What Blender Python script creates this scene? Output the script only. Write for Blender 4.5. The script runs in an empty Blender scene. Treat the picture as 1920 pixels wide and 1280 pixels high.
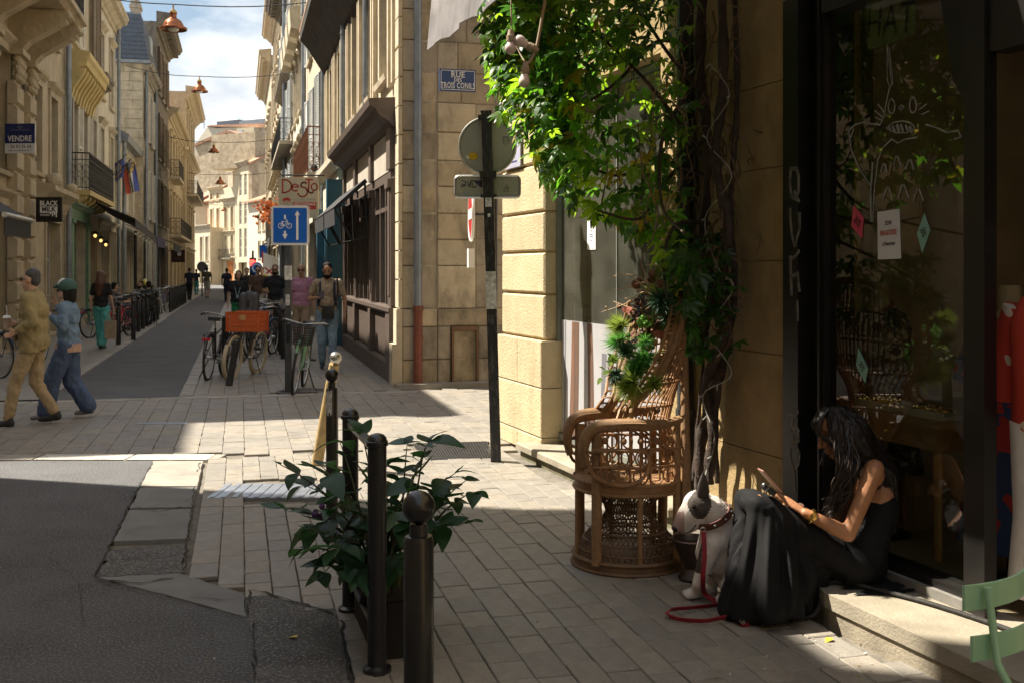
import bpy, bmesh, math, random
from mathutils import Vector, Matrix, Euler
V = Vector
PI = math.pi
rad = math.radians
R = random.Random(11)
scene = bpy.context.scene
COL = scene.collection

# camera
FPX = 2000.0          # focal length in pixels of the 1920 px wide photograph
EYE = 1.7
cam_d = bpy.data.cameras.new('camera')
cam = bpy.data.objects.new('camera', cam_d)
COL.objects.link(cam)
cam.location = (0, 0, EYE)
cam.rotation_euler = (PI / 2, 0, 0)
cam_d.sensor_width = 36
cam_d.lens = FPX / 1920 * 36
cam_d.shift_y = -135 / 1920
cam_d.clip_end = 2000
cam_d.dof.use_dof = True
cam_d.dof.focus_distance = 6.0
cam_d.dof.aperture_fstop = 10
scene.camera = cam

# world, sun, exposure
SUN_EL = rad(53.8)
SUN_DIR = V((0.964 * math.cos(SUN_EL), -0.266 * math.cos(SUN_EL), -math.sin(SUN_EL)))   # the way the light travels
world = bpy.data.worlds.new('World')
scene.world = world
world.use_nodes = True
wn = world.node_tree.nodes
wl = world.node_tree.links
wn.clear()
w_out = wn.new('ShaderNodeOutputWorld')
w_bg = wn.new('ShaderNodeBackground')
w_bg.inputs['Strength'].default_value = 0.05
w_sky = wn.new('ShaderNodeTexSky')
w_sky.sky_type = 'NISHITA'
w_sky.sun_disc = False
w_sky.sun_elevation = SUN_EL
w_sky.sun_rotation = math.atan2(-SUN_DIR.x, -SUN_DIR.y)
w_sky.air_density = 1.2
w_sky.dust_density = 1.5
# broken white cloud over the blue
w_tc = wn.new('ShaderNodeTexCoord')
w_map = wn.new('ShaderNodeMapping')
w_map.inputs['Scale'].default_value = (1.0, 1.0, 2.2)
w_map.inputs['Location'].default_value = (0.35, 0.2, 0.1)
w_n = wn.new('ShaderNodeTexNoise')
w_n.inputs['Scale'].default_value = 5.0
w_n.inputs['Detail'].default_value = 7
w_n.inputs['Roughness'].default_value = 0.55
w_r = wn.new('ShaderNodeValToRGB')
w_r.color_ramp.elements[0].position = 0.40
w_r.color_ramp.elements[1].position = 0.60
w_n2 = wn.new('ShaderNodeTexNoise')
w_n2.inputs['Scale'].default_value = 7.5
w_n2.inputs['Detail'].default_value = 5
w_r2 = wn.new('ShaderNodeValToRGB')
w_r2.color_ramp.elements[0].position = 0.30
w_r2.color_ramp.elements[0].color = (5.2, 5.7, 6.4, 1)
w_r2.color_ramp.elements[1].position = 0.62
w_r2.color_ramp.elements[1].color = (10.5, 10.4, 10.2, 1)
w_mix = wn.new('ShaderNodeMixRGB')
wl.new(w_tc.outputs['Generated'], w_map.inputs['Vector'])
wl.new(w_map.outputs['Vector'], w_n.inputs['Vector'])
wl.new(w_map.outputs['Vector'], w_n2.inputs['Vector'])
wl.new(w_n.outputs['Fac'], w_r.inputs['Fac'])
wl.new(w_n2.outputs['Fac'], w_r2.inputs['Fac'])
wl.new(w_r.outputs['Color'], w_mix.inputs['Fac'])
wl.new(w_sky.outputs['Color'], w_mix.inputs['Color1'])
wl.new(w_r2.outputs['Color'], w_mix.inputs['Color2'])
wl.new(w_mix.outputs['Color'], w_bg.inputs['Color'])
wl.new(w_bg.outputs['Background'], w_out.inputs['Surface'])

sun_d = bpy.data.lights.new('sun', 'SUN')
sun_d.energy = 5.0
sun_d.angle = rad(0.5)
sun_d.color = (1.0, 0.91, 0.77)
sun = bpy.data.objects.new('sun', sun_d)
COL.objects.link(sun)
sun.location = (-30, 10, 40)
sun.rotation_euler = SUN_DIR.to_track_quat('-Z', 'Y').to_euler()

scene.view_settings.view_transform = 'Standard'
scene.view_settings.look = 'None'
scene.view_settings.gamma = 1
scene.view_settings.use_curve_mapping = False
scene.view_settings.exposure = 1.4
scene.cycles.max_bounces = 8
scene.cycles.transparent_max_bounces = 12

# helpers
def at(px, py, Y):
 return V(((px - 960) / FPX * Y, Y, EYE - (py - 505) / FPX * Y))
def gp(px, py, z=0.0):
 Y = FPX * (EYE - z) / (py - 505)
 return V(((px - 960) / FPX * Y, Y, z))
def rotm(rz=0.0, loc=(0, 0, 0), rx=0.0, ry=0.0, s=1.0):
 return Matrix.Translation(V(loc)) @ Euler((rx, ry, rz)).to_matrix().to_4x4() @ Matrix.Scale(s, 4)
def basis(ax, n):
 """two unit vectors across an axis"""
 a = V(ax).normalized()
 u = a.cross(V((0, 0, 1)))
 if u.length < 1e-3:
  u = a.cross(V((0, 1, 0)))
 u.normalize()
 return u, a.cross(u)

class MB:
 def __init__(self):
  self.v = []; self.f = []; self.mi = []; self.cur = 0
 def raw(self, vs, fs, M=None):
  o = len(self.v)
  if M is not None:
   vs = [M @ V(p) for p in vs]
  self.v.extend([tuple(p) for p in vs])
  for f in fs:
   self.f.append(tuple(i + o for i in f)); self.mi.append(self.cur)
  return self
 def box(self, x0, x1, y0, y1, z0, z1, M=None):
  vs = [(x0,y0,z0),(x1,y0,z0),(x1,y1,z0),(x0,y1,z0),(x0,y0,z1),(x1,y0,z1),(x1,y1,z1),(x0,y1,z1)]
  return self.raw(vs, [(3,2,1,0),(4,5,6,7),(0,1,5,4),(1,2,6,5),(2,3,7,6),(3,0,4,7)], M)
 def slab(self, x0, x1, y0, y1, z0, z1, b=0.01, M=None):
  """box with a chamfered top edge"""
  vs = [(x0,y0,z0),(x1,y0,z0),(x1,y1,z0),(x0,y1,z0),(x0,y0,z1-b),(x1,y0,z1-b),(x1,y1,z1-b),(x0,y1,z1-b),
    (x0+b,y0+b,z1),(x1-b,y0+b,z1),(x1-b,y1-b,z1),(x0+b,y1-b,z1)]
  return self.raw(vs, [(3,2,1,0),(8,9,10,11),(0,1,5,4),(1,2,6,5),(2,3,7,6),(3,0,4,7),(4,5,9,8),(5,6,10,9),(6,7,11,10),(7,4,8,11)], M)
 def tube(self, pts, r, n=8, closed=False, cap=True, flat=None):
  pts = [V(p) for p in pts]
  k = len(pts)
  rs = r if isinstance(r, (list, tuple)) else [r] * k
  o = len(self.v)
  u = None
  for i, p in enumerate(pts):
   if closed:
    t = pts[(i + 1) % k] - pts[i - 1]
   else:
    t = pts[min(i + 1, k - 1)] - pts[max(i - 1, 0)]
   if t.length < 1e-9: t = V((0, 0, 1))
   t.normalize()
   if u is None:
    u, w = basis(t, 0)
   else:
    u = u - t * u.dot(t)
    if u.length < 1e-6: u, w = basis(t, 0)
    u.normalize()
   w = t.cross(u)
   for j in range(n):
    a = 2 * PI * j / n
    self.v.append(tuple(p + (u * math.cos(a) + w * math.sin(a)) * rs[i]))
  m = k if closed else k - 1
  for i in range(m):
   for j in range(n):
    a = o + i * n + j; b = o + i * n + (j + 1) % n
    i2 = (i + 1) % k
    c = o + i2 * n + (j + 1) % n; d = o + i2 * n + j
    self.f.append((a, b, c, d)); self.mi.append(self.cur)
  if cap and not closed:
   self.f.append(tuple(o + j for j in reversed(range(n)))); self.mi.append(self.cur)
   self.f.append(tuple(o + (k - 1) * n + j for j in range(n))); self.mi.append(self.cur)
  return self
 def cyl(self, p0, p1, r, r1=None, n=12):
  return self.tube([p0, p1], [r, r if r1 is None else r1], n)
 def lathe(self, prof, n=20, M=None, cap=True):
  vs, fs = [], []
  k = len(prof)
  for (r, z) in prof:
   for j in range(n):
    a = 2 * PI * j / n
    vs.append((r * math.cos(a), r * math.sin(a), z))
  for i in range(k - 1):
   for j in range(n):
    fs.append((i*n+j, i*n+(j+1) % n, (i+1)*n+(j+1) % n, (i+1)*n+j))
  if cap:
   fs.append(tuple(reversed(range(n)))); fs.append(tuple((k-1)*n+j for j in range(n)))
  return self.raw(vs, fs, M)
 def ball(self, c, r, n=12, m=8, M=None, sc=(1, 1, 1)):
  vs = [(0, 0, -1)]
  for i in range(1, m):
   a = -PI / 2 + PI * i / m
   for j in range(n):
    b = 2 * PI * j / n
    vs.append((math.cos(a) * math.cos(b), math.cos(a) * math.sin(b), math.sin(a)))
  vs.append((0, 0, 1))
  fs = []
  for j in range(n):
   fs.append((0, 1 + (j + 1) % n, 1 + j))
   fs.append((len(vs) - 1, 1 + (m - 2) * n + j, 1 + (m - 2) * n + (j + 1) % n))
  for i in range(m - 2):
   for j in range(n):
    fs.append((1+i*n+j, 1+i*n+(j+1) % n, 1+(i+1)*n+(j+1) % n, 1+(i+1)*n+j))
  vs = [V(c) + V((p[0]*r*sc[0], p[1]*r*sc[1], p[2]*r*sc[2])) for p in vs]
  return self.raw(vs, fs, M)
 def prism(self, poly, z0, z1, M=None):
  n = len(poly)
  vs = [(p[0], p[1], z0) for p in poly] + [(p[0], p[1], z1) for p in poly]
  fs = [tuple(reversed(range(n))), tuple(range(n, 2*n))] + [(i, (i+1) % n, n+(i+1) % n, n+i) for i in range(n)]
  return self.raw(vs, fs, M)
 def sheet(self, poly, z, M=None):
  return self.raw([(p[0], p[1], z) for p in poly], [tuple(range(len(poly)))], M)
 def profx(self, prof, x0, x1, M=None):
  """a moulding: closed (y, z) profile swept along x"""
  n = len(prof)
  vs = [(x0, y, z) for y, z in prof] + [(x1, y, z) for y, z in prof]
  fs = [tuple(range(n)), tuple(reversed(range(n, 2*n)))] + [(i, n+i, n+(i+1) % n, (i+1) % n) for i in range(n)]
  return self.raw(vs, fs, M)
 def ribbon(self, pts, w, nrm, t=0.002):
  """flat brush stroke of width w in the plane with normal nrm"""
  nrm = V(nrm).normalized()
  pts = [V(p) for p in pts]
  for a, b in zip(pts[:-1], pts[1:]):
   d = b - a
   if d.length < 1e-6: continue
   s = d.normalized().cross(nrm) * (w / 2)
   e = d.normalized() * (w * 0.25)
   vs = [a - e - s, b + e - s, b + e + s, a - e + s]
   vs = [q + nrm * t for q in vs] + [q for q in vs]
   self.raw(vs, [(0,1,2,3),(7,6,5,4),(0,4,5,1),(1,5,6,2),(2,6,7,3),(3,7,4,0)])
  return self
 def mesh(self, name, mats, smooth=0):
  me = bpy.data.meshes.new(name)
  me.from_pydata(self.v, [], self.f)
  for m in (mats if isinstance(mats, (list, tuple)) else [mats]):
   me.materials.append(m)
  if any(self.mi):
   me.polygons.foreach_set('material_index', self.mi)
  if smooth:
   me.polygons.foreach_set('use_smooth', [True] * len(me.polygons))
   me.set_sharp_from_angle(angle=rad(smooth))
  me.update()
  return me
 def obj(self, name, mats, parent=None, smooth=0, **kw):
  return mobj(name, self.mesh(name, mats, smooth), parent, **kw)

def tag(o, label=None, cat=None, group=None, kind=None):
 if label: o['label'] = label
 if cat: o['category'] = cat
 if group: o['group'] = group
 if kind: o['kind'] = kind
 return o
def mobj(name, me, parent=None, label=None, cat=None, group=None, kind=None, loc=None, rz=None):
 o = bpy.data.objects.new(name, me)
 COL.objects.link(o)
 if parent is not None: o.parent = parent
 if loc is not None: o.location = loc
 if rz is not None: o.rotation_euler = (0, 0, rz)
 return tag(o, label, cat, group, kind)
def thing(name, label, cat, loc=(0, 0, 0), rz=0.0, group=None):
 o = bpy.data.objects.new(name, None)
 o.empty_display_size = 0.2
 COL.objects.link(o)
 o.location = loc; o.rotation_euler = (0, 0, rz)
 return tag(o, label, cat, group)
def copy_tree(o, parent=None, kids=None):
 if kids is None:
  kids = {}
  for q in bpy.data.objects:
   if q.parent: kids.setdefault(q.parent.name, []).append(q)
 c = o.copy(); COL.objects.link(c)
 if parent is not None: c.parent = parent
 for ch in kids.get(o.name, []): copy_tree(ch, c, kids)
 return c

# materials
_M = {}
def mat(name, col, rough=0.6, metal=0.0, var=0.15, scale=6.0, col2=None, bump=0.0, bscale=60.0, rnd=0.0, spec=0.5,
  coat=0.0, detail=5, stain=0.0, stcol=(0.05, 0.045, 0.04), stscale=(1.5, 1.5, 0.35), speck=0.0, trans=None, sscale=None):
 if name in _M: return _M[name]
 m = bpy.data.materials.new(name); _M[name] = m
 m.use_nodes = True
 nt = m.node_tree; N = nt.nodes; L = nt.links
 b = N['Principled BSDF']
 b.inputs['Roughness'].default_value = rough
 b.inputs['Metallic'].default_value = metal
 b.inputs['Specular IOR Level'].default_value = spec
 if coat: b.inputs['Coat Weight'].default_value = coat
 tc = N.new('ShaderNodeTexCoord')
 def noise(sc, det=detail):
  n = N.new('ShaderNodeTexNoise'); n.inputs['Scale'].default_value = sc; n.inputs['Detail'].default_value = det
  n.inputs['Roughness'].default_value = 0.6
  L.new(tc.outputs['Object'], n.inputs['Vector']); return n
 def mixc(fac, c1, c2, mode='MIX'):
  x = N.new('ShaderNodeMixRGB'); x.blend_type = mode
  for s, q in ((x.inputs['Fac'], fac), (x.inputs['Color1'], c1), (x.inputs['Color2'], c2)):
   if hasattr(q, 'is_output'): L.new(q, s)
   elif isinstance(q, (int, float)): s.default_value = q
   else: s.default_value = (*q, 1)
  return x.outputs['Color']
 lo = tuple(c * (1 - var) for c in col)
 hi = tuple(min(1, c * (1 + var)) for c in col) if col2 is None else col2
 n1 = noise(scale)
 rp = N.new('ShaderNodeMapRange'); rp.inputs[1].default_value = 0.3; rp.inputs[2].default_value = 0.7
 L.new(n1.outputs['Fac'], rp.inputs[0])
 c = mixc(rp.outputs[0], lo, hi)
 if speck:
  n3 = noise(sscale or bscale * 2.5, 2)
  rq = N.new('ShaderNodeMapRange'); rq.inputs[1].default_value = 0.5; rq.inputs[2].default_value = 0.68
  L.new(n3.outputs['Fac'], rq.inputs[0])
  mm = N.new('ShaderNodeMath'); mm.operation = 'MULTIPLY'; mm.inputs[1].default_value = speck
  L.new(rq.outputs[0], mm.inputs[0])
  c = mixc(mm.outputs[0], c, tuple(min(1, q * 2.4 + 0.04) for q in col))
 if stain:
  mp = N.new('ShaderNodeMapping'); mp.inputs['Scale'].default_value = stscale
  L.new(tc.outputs['Object'], mp.inputs['Vector'])
  n2 = N.new('ShaderNodeTexNoise'); n2.inputs['Scale'].default_value = 2.2; n2.inputs['Detail'].default_value = 6
  n2.inputs['Roughness'].default_value = 0.65
  L.new(mp.outputs['Vector'], n2.inputs['Vector'])
  r2 = N.new('ShaderNodeMapRange'); r2.inputs[1].default_value = 0.5; r2.inputs[2].default_value = 0.72
  r2.inputs[4].default_value = stain
  L.new(n2.outputs['Fac'], r2.inputs[0])
  c = mixc(r2.outputs[0], c, stcol)
 if rnd:
  oi = N.new('ShaderNodeObjectInfo')
  r3 = N.new('ShaderNodeMapRange'); r3.inputs[3].default_value = 1 - rnd; r3.inputs[4].default_value = 1 + rnd
  L.new(oi.outputs['Random'], r3.inputs[0])
  hs = N.new('ShaderNodeHueSaturation')
  L.new(r3.outputs[0], hs.inputs['Value']); L.new(c, hs.inputs['Color'])
  c = hs.outputs['Color']
 L.new(c, b.inputs['Base Color'])
 if bump:
  nb = noise(bscale, 4)
  bp = N.new('ShaderNodeBump'); bp.inputs['Strength'].default_value = bump; bp.inputs['Distance'].default_value = 0.02
  L.new(nb.outputs['Fac'], bp.inputs['Height']); L.new(bp.outputs['Normal'], b.inputs['Normal'])
 if trans is not None:
  tr = N.new('ShaderNodeBsdfTranslucent'); tr.inputs['Color'].default_value = (*trans, 1)
  ms = N.new('ShaderNodeMixShader'); ms.inputs['Fac'].default_value = 0.5
  L.new(b.outputs['BSDF'], ms.inputs[1]); L.new(tr.outputs['BSDF'], ms.inputs[2])
  L.new(ms.outputs['Shader'], N['Material Output'].inputs['Surface'])
 m.diffuse_color = (*col, 1)
 return m
def glass(name, tint=(0.9, 0.95, 0.93), refl=1.5, rough=0.0, dirt=0.0):
 """a single pane: clear sheet with a Fresnel mirror on it and a little dust"""
 m = bpy.data.materials.new(name); m.use_nodes = True
 N = m.node_tree.nodes; L = m.node_tree.links
 N.remove(N['Principled BSDF'])
 t = N.new('ShaderNodeBsdfTransparent'); t.inputs['Color'].default_value = (*tint, 1)
 g = N.new('ShaderNodeBsdfGlossy'); g.inputs['Roughness'].default_value = rough
 f = N.new('ShaderNodeFresnel'); f.inputs['IOR'].default_value = refl
 x = N.new('ShaderNodeMixShader')
 ge = N.new('ShaderNodeNewGeometry'); sb_ = N.new('ShaderNodeMath'); sb_.operation = 'SUBTRACT'; sb_.inputs[0].default_value = 1.0
 mu = N.new('ShaderNodeMath'); mu.operation = 'MULTIPLY'
 L.new(ge.outputs['Backfacing'], sb_.inputs[1]); L.new(sb_.outputs[0], mu.inputs[0]); L.new(f.outputs[0], mu.inputs[1])
 L.new(mu.outputs[0], x.inputs['Fac']); L.new(t.outputs[0], x.inputs[1]); L.new(g.outputs[0], x.inputs[2])
 last = x
 if dirt:
  d = N.new('ShaderNodeBsdfDiffuse'); d.inputs['Color'].default_value = (0.6, 0.58, 0.5, 1)
  tc = N.new('ShaderNodeTexCoord'); n = N.new('ShaderNodeTexNoise'); n.inputs['Scale'].default_value = 3
  r = N.new('ShaderNodeMapRange'); r.inputs[4].default_value = dirt
  L.new(tc.outputs['Object'], n.inputs['Vector']); L.new(n.outputs['Fac'], r.inputs[0])
  x2 = N.new('ShaderNodeMixShader'); L.new(r.outputs[0], x2.inputs['Fac'])
  L.new(x.outputs[0], x2.inputs[1]); L.new(d.outputs[0], x2.inputs[2]); last = x2
 L.new(last.outputs[0], N['Material Output'].inputs['Surface'])
 return m
def emit(name, col, s):
 m = bpy.data.materials.new(name); m.use_nodes = True
 b = m.node_tree.nodes['Principled BSDF']
 b.inputs['Base Color'].default_value = (*col, 1)
 b.inputs['Emission Color'].default_value = (*col, 1); b.inputs['Emission Strength'].default_value = s
 return m

# meshes evaluated off to the side, in a scene of their own
TMP = bpy.data.scenes.new('workbench')
def _eval(o):
 TMP.collection.objects.link(o)
 vl = TMP.view_layers[0]
 vl.update()
 dg = vl.depsgraph
 me = bpy.data.meshes.new_from_object(o.evaluated_get(dg), preserve_all_data_layers=False, depsgraph=dg)
 d = o.data
 bpy.data.objects.remove(o)
 return me
def text_mesh(s, size=1.0, ext=0.002, align='CENTER', sx=1.0, bold=0.0, space=1.0):
 cu = bpy.data.curves.new('lettering', 'FONT')
 cu.body = s; cu.size = size; cu.extrude = ext; cu.align_x = align; cu.align_y = 'CENTER'; cu.offset = bold * size
 cu.space_character = space; cu.resolution_u = 2
 me = _eval(bpy.data.objects.new('lettering', cu))
 if sx != 1.0: me.transform(Matrix.Diagonal((sx, 1, 1, 1)))
 return me
def text(s, size, M, mt, parent=None, name='lettering', **kw):
 """flat lettering; in M the text runs along x and stands along y, facing +z"""
 me = text_mesh(s, size, **kw)
 me.transform(M); me.materials.clear(); me.materials.append(mt)
 return mobj(name, me, parent)
UP_TEXT = Matrix(((1,0,0,0),(0,0,-1,0),(0,1,0,0),(0,0,0,1)))     # stand text up, facing -y
def blob(prims, vox=0.015, sm=3, mats=None, smooth=True):
 """one continuous skin grown over overlapping limbs: ('c', p0, r0, p1, r1) tapered limb, ('e', centre, radii[, euler]) ellipsoid"""
 mb = MB()
 for p in prims:
  if p[0] == 'c':
   a, ra, b, rb = V(p[1]), p[2], V(p[3]), p[4]
   d = (b - a); L_ = d.length
   if L_ < 1e-6: L_ = 1e-6; d = V((0, 0, 1))
   M = Matrix.Translation(a) @ d.to_track_quat('Z', 'Y').to_matrix().to_4x4()
   prof = [(0.02*ra, -ra), (ra*0.5, -ra*0.87), (ra*0.87, -ra*0.5), (ra, 0), (rb, L_), (rb*0.87, L_+rb*0.5), (rb*0.5, L_+rb*0.87), (0.02*rb, L_+rb)]
   mb.lathe(prof, 12, M)
  else:
   rot = Euler(p[3]).to_matrix().to_4x4() if len(p) > 3 else Matrix.Identity(4)
   mb.ball((0, 0, 0), 1, 14, 10, Matrix.Translation(V(p[1])) @ rot @ Matrix.Diagonal((*p[2], 1)))
 me = mb.mesh('body', [])
 o = bpy.data.objects.new('body', me)
 md = o.modifiers.new('r', 'REMESH'); md.mode = 'VOXEL'; md.voxel_size = vox; md.use_smooth_shade = smooth
 if sm:
  s = o.modifiers.new('s', 'SMOOTH'); s.factor = 0.5; s.iterations = sm
 out = _eval(o)
 bpy.data.meshes.remove(me)
 out.materials.clear()
 for m in (mats if isinstance(mats, (list, tuple)) else [mats]):
  if m: out.materials.append(m)
 return out

from mathutils import noise as _nz
def folds(me, amp=.008, fx=9.0, fz=5.0, zmin=None, zmax=None, seed=0.0):
 """press cloth folds into a garment and cut its hem level"""
 me.update()
 ns = [v.normal.copy() for v in me.vertices]
 for v, n in zip(me.vertices, ns):
  c = v.co
  if zmin is not None and c.z < zmin:
   c.z = zmin + (c.z - zmin) * .08
  q = V((c.x * fx + seed, c.y * fx, c.z * fz))
  a = _nz.noise(q) + .5 * _nz.noise(q * 2.3)
  v.co = c + n * amp * (1 - 2 * abs(a))
# the street's own frame: t runs along it, s across it to the right
DX, DY = -0.247, 0.969
NX, NY = 0.969, 0.247
def st(t, s, z=0.0): return V((s * NX + t * DX, s * NY + t * DY, z))
RZ_R = math.atan2(DY, DX)        # frame of the right hand facades: local x away from us, local y towards the street
RZ_L = math.atan2(-DY, -DX)      # frame of the left hand facades: local x towards us, local y towards the street
def inpoly(p, poly):
 x, y = p[0], p[1]; c = False; j = len(poly) - 1
 for i in range(len(poly)):
  xi, yi = poly[i][0], poly[i][1]; xj, yj = poly[j][0], poly[j][1]
  if (yi > y) != (yj > y) and x < (xj - xi) * (y - yi) / (yj - yi) + xi: c = not c
  j = i
 return c

# ground
m_asph = mat('asphalt', (0.082, 0.083, 0.087), rough=0.8, var=0.3, scale=1.6, bump=0.9, bscale=95, speck=1.0, sscale=80, stain=0.5, stcol=(0.13, 0.13, 0.128), stscale=(1, 1, 1))
m_asph2 = mat('asphalt_patch', (0.098, 0.097, 0.096), rough=0.9, var=0.3, scale=5, bump=1.0, bscale=80, speck=1.0, sscale=70)
m_bed = mat('joint_sand', (0.15, 0.135, 0.11), rough=0.95, var=0.35, scale=14, bump=0.3)
m_ground = mat('ground_earth', (0.12, 0.11, 0.095), rough=0.95)
PAV = [mat('paver_warm', (0.24, 0.215, 0.178), rough=0.6, var=0.2, scale=9, bump=0.25, bscale=70, rnd=0.07, stain=0.4, stcol=(0.12, 0.105, 0.085), stscale=(1.5, 1.5, 1.5), speck=0.2),
  mat('paver_grey', (0.225, 0.207, 0.178), rough=0.58, var=0.2, scale=9, bump=0.25, bscale=70, rnd=0.07, stain=0.4, stcol=(0.1, 0.09, 0.08), stscale=(1.5, 1.5, 1.5), speck=0.2),
  mat('paver_dark', (0.207, 0.191, 0.166), rough=0.56, var=0.2, scale=9, bump=0.25, bscale=70, rnd=0.07, stain=0.4, stcol=(0.09, 0.08, 0.07), stscale=(1.5, 1.5, 1.5), speck=0.2)]
m_slab = mat('kerb_stone', (0.30, 0.275, 0.235), rough=0.65, var=0.2, scale=3, bump=0.3, bscale=50, rnd=0.1, stain=0.45, stcol=(0.13, 0.12, 0.1), stscale=(1, 1, 1))
m_conc = mat('gutter_concrete', (0.16, 0.158, 0.152), rough=0.75, var=0.2, scale=3, bump=0.3, bscale=90, stain=0.5, stcol=(0.1, 0.1, 0.095), stscale=(1, 1, 1), speck=0.2)
m_pale = mat('white_kerb', (0.50, 0.48, 0.43), rough=0.7, var=0.12, scale=4, bump=0.2, bscale=60, stain=0.4, stcol=(0.28, 0.26, 0.23), stscale=(1, 1, 1))
m_iron = mat('cast_iron', (0.06, 0.058, 0.056), rough=0.45, metal=0.7, var=0.3, scale=20)
m_zincplate = mat('steel_plate', (0.42, 0.45, 0.5), rough=0.35, metal=0.8, var=0.15, scale=5, stain=0.3, stcol=(0.2, 0.2, 0.2), stscale=(1, 1, 1))

g = MB(); g.sheet([(-400, -200), (400, -200), (400, 600), (-400, 600)], -0.05); g.obj('ground', m_ground, kind='structure')
# the carriageway: foreground road, and the narrow lane up the street
def rough(P, amp=.012, step=.12, keep=25):
 """break straight outlines into worn ones"""
 out = []
 for i, a in enumerate(P):
  b = P[(i + 1) % len(P)]; L_ = math.hypot(b[0] - a[0], b[1] - a[1]); n = max(1, int(L_ / step)) if L_ < keep else 1
  for k in range(n):
   f = k / n; w = amp if k else 0
   out.append((a[0] + (b[0] - a[0]) * f + R.uniform(-w, w), a[1] + (b[1] - a[1]) * f + R.uniform(-w, w)))
 return out
road = MB()
road.sheet(rough([(-14, -6), (-1.0, -6), (-1.05, 4.39), (-1.27, 5.19), (-2.31, 5.91), (-3.19, 9.5), (-14, 9.5)], .014, .06, 6), 0.0)
lane = [st(14.9, -2.45), st(14.75, -0.75), st(100, -0.75), st(140, 1.6), st(140, -4), st(100, -2.6)]
road.sheet([(p.x, p.y) for p in lane], 0.0)
road_o = road.obj('road', m_asph, kind='structure')
pm = MB(); pm.sheet(rough([(-1.06, 2), (-0.50, 2), (-0.66, 4.3), (-0.80, 5.26), (-1.40, 5.64), (-1.29, 5.19), (-1.06, 4.39)], .012, .05), 0.003)
pm.obj('road_patch', m_asph2, road_o)
pm = MB(); q = [gp(205, 1030), gp(348, 1022), gp(343, 1075), gp(180, 1082)]
pm.sheet(rough([(p.x, p.y) for p in q], .022, .05), 0.006); pm.obj('rough_patch', m_asph2, road_o)
m_crack = mat('tar_seam', (0.022, 0.02, 0.018), rough=.9, var=.4, scale=20)
def seam(pts, w, par, z=.011):
 b = MB(); q = []
 for a, c in zip(pts[:-1], pts[1:]):
  a, c = gp(*a, z), gp(*c, z); n = max(2, int((c - a).length / .05))
  q += [a.lerp(c, k / n) + V((R.gauss(0, .006), R.gauss(0, .006), 0)) for k in range(n)]
 ws = [w * R.uniform(.15, .7) for _ in q]; vs = []
 for k, p in enumerate(q):
  d = (q[min(k + 1, len(q) - 1)] - q[max(k - 1, 0)]).normalized(); sd = V((-d.y, d.x, 0)) * ws[k]; vs += [p - sd, p + sd]
 b.raw(vs, [(2*k, 2*k+1, 2*k+3, 2*k+2) for k in range(len(q) - 1)]); return b.obj('seam', m_crack, par)
for pts, w in (([(472, 1103), (560, 1128), (640, 1152)], .013), ([(470, 1104), (462, 1160)], .010), ([(285, 866), (240, 950), (178, 1082)], .012), ([(374, 866), (362, 930), (345, 1070)], .010), ([(180, 1083), (260, 1092), (345, 1078)], .014),
    ([(360, 1118), (430, 1124), (470, 1112)], .006), ([(300, 905), (330, 907), (366, 897)], .006), ([(255, 950), (300, 958), (350, 945)], .008), ([(475, 1165), (478, 1220), (476, 1279)], .010), ([(180, 1086), (300, 1115), (470, 1160)], .007), ([(490, 1240), (540, 1246), (590, 1238)], .004), ([(20, 1030), (90, 1042), (150, 1090), (160, 1180)], .003), ([(640, 1160), (648, 1220), (655, 1279)], .016)): seam(pts, w, road_o)
# paved ground: a bed of jointing sand, pavers one by one on it
pav_poly = [(-0.45, -2), (-0.66, 4.3), (-0.80, 5.24), (-1.39, 5.62), (-1.85, 6.02), (-2.72, 9.40), (-2.72, 9.82), (-15, 9.82), (-15, 14.6)] \
 + [tuple(st(14.75, -5.0)[:2]), tuple(st(14.75, -0.78)[:2]), tuple(st(34, -0.78)[:2]), tuple(st(34, 2.3)[:2]), tuple(st(15.3, 2.3)[:2]), (3.2, 15.2), (3.2, 10.9), (-0.1, 10.75), (0.05, 9.5), (1.5, 5.1), (2.6, 2.2), (3, -2)]
bed = MB(); bed.sheet([(-15, -30), (12, -30), (12, 16), (-15, 18)], -0.022)
for poly in ([st(14, -5.5), st(14, -2.4), st(100, -2.55), st(100, -5.5)], [st(14, -0.8), st(14, 3.2), st(100, 3.2), st(100, -0.8)]):
 bed.sheet([(p.x, p.y) for p in poly], -0.018)
pavement = bed.obj('pavement', m_bed, kind='structure')
pk = MB()
for poly in ([st(15.05, -4.9), st(15.05, -2.46), st(100, -2.6), st(100, -4.9)], [st(34, -0.74), st(34, 2.6), st(100, 2.6), st(100, -0.74)]):
 pk.sheet([(p.x, p.y) for p in poly], 0.003)
pk.obj('flagstones', PAV[1], pavement)
holes = [[gp(455, 898), gp(600, 895), gp(600, 945), gp(455, 946)], [gp(775, 832), gp(912, 828), gp(925, 858), gp(800, 862)]]
cand = []
def lay(t0, t1, s0, s1, w, l0, l1, poly, skip=None):
 s = s0; k = 0
 while s < s1:
  t = t0 + R.random() * l1
  ww = w * R.uniform(0.92, 1.08)
  while t < t1:
   l = R.uniform(l0, l1)
   c = st(t + l / 2, s + ww / 2)
   subs = [inpoly(st(t + l * f, s + ww / 2), poly) and not any(inpoly(st(t + l * f, s + ww / 2), h) for h in holes) for f in (.1, .3, .5, .7, .9)]
   if all(subs): cand.append((c, ww, l))
   elif any(subs):
    i0 = subs.index(True); n_ = 0
    while i0 + n_ < 5 and subs[i0 + n_]: n_ += 1
    cand.append((st(t + l * (i0 + n_ / 2) / 5, s + ww / 2), ww, l * n_ / 5))
   t += l
  s += ww; k += 1
near_poly = [p for p in pav_poly]
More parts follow.
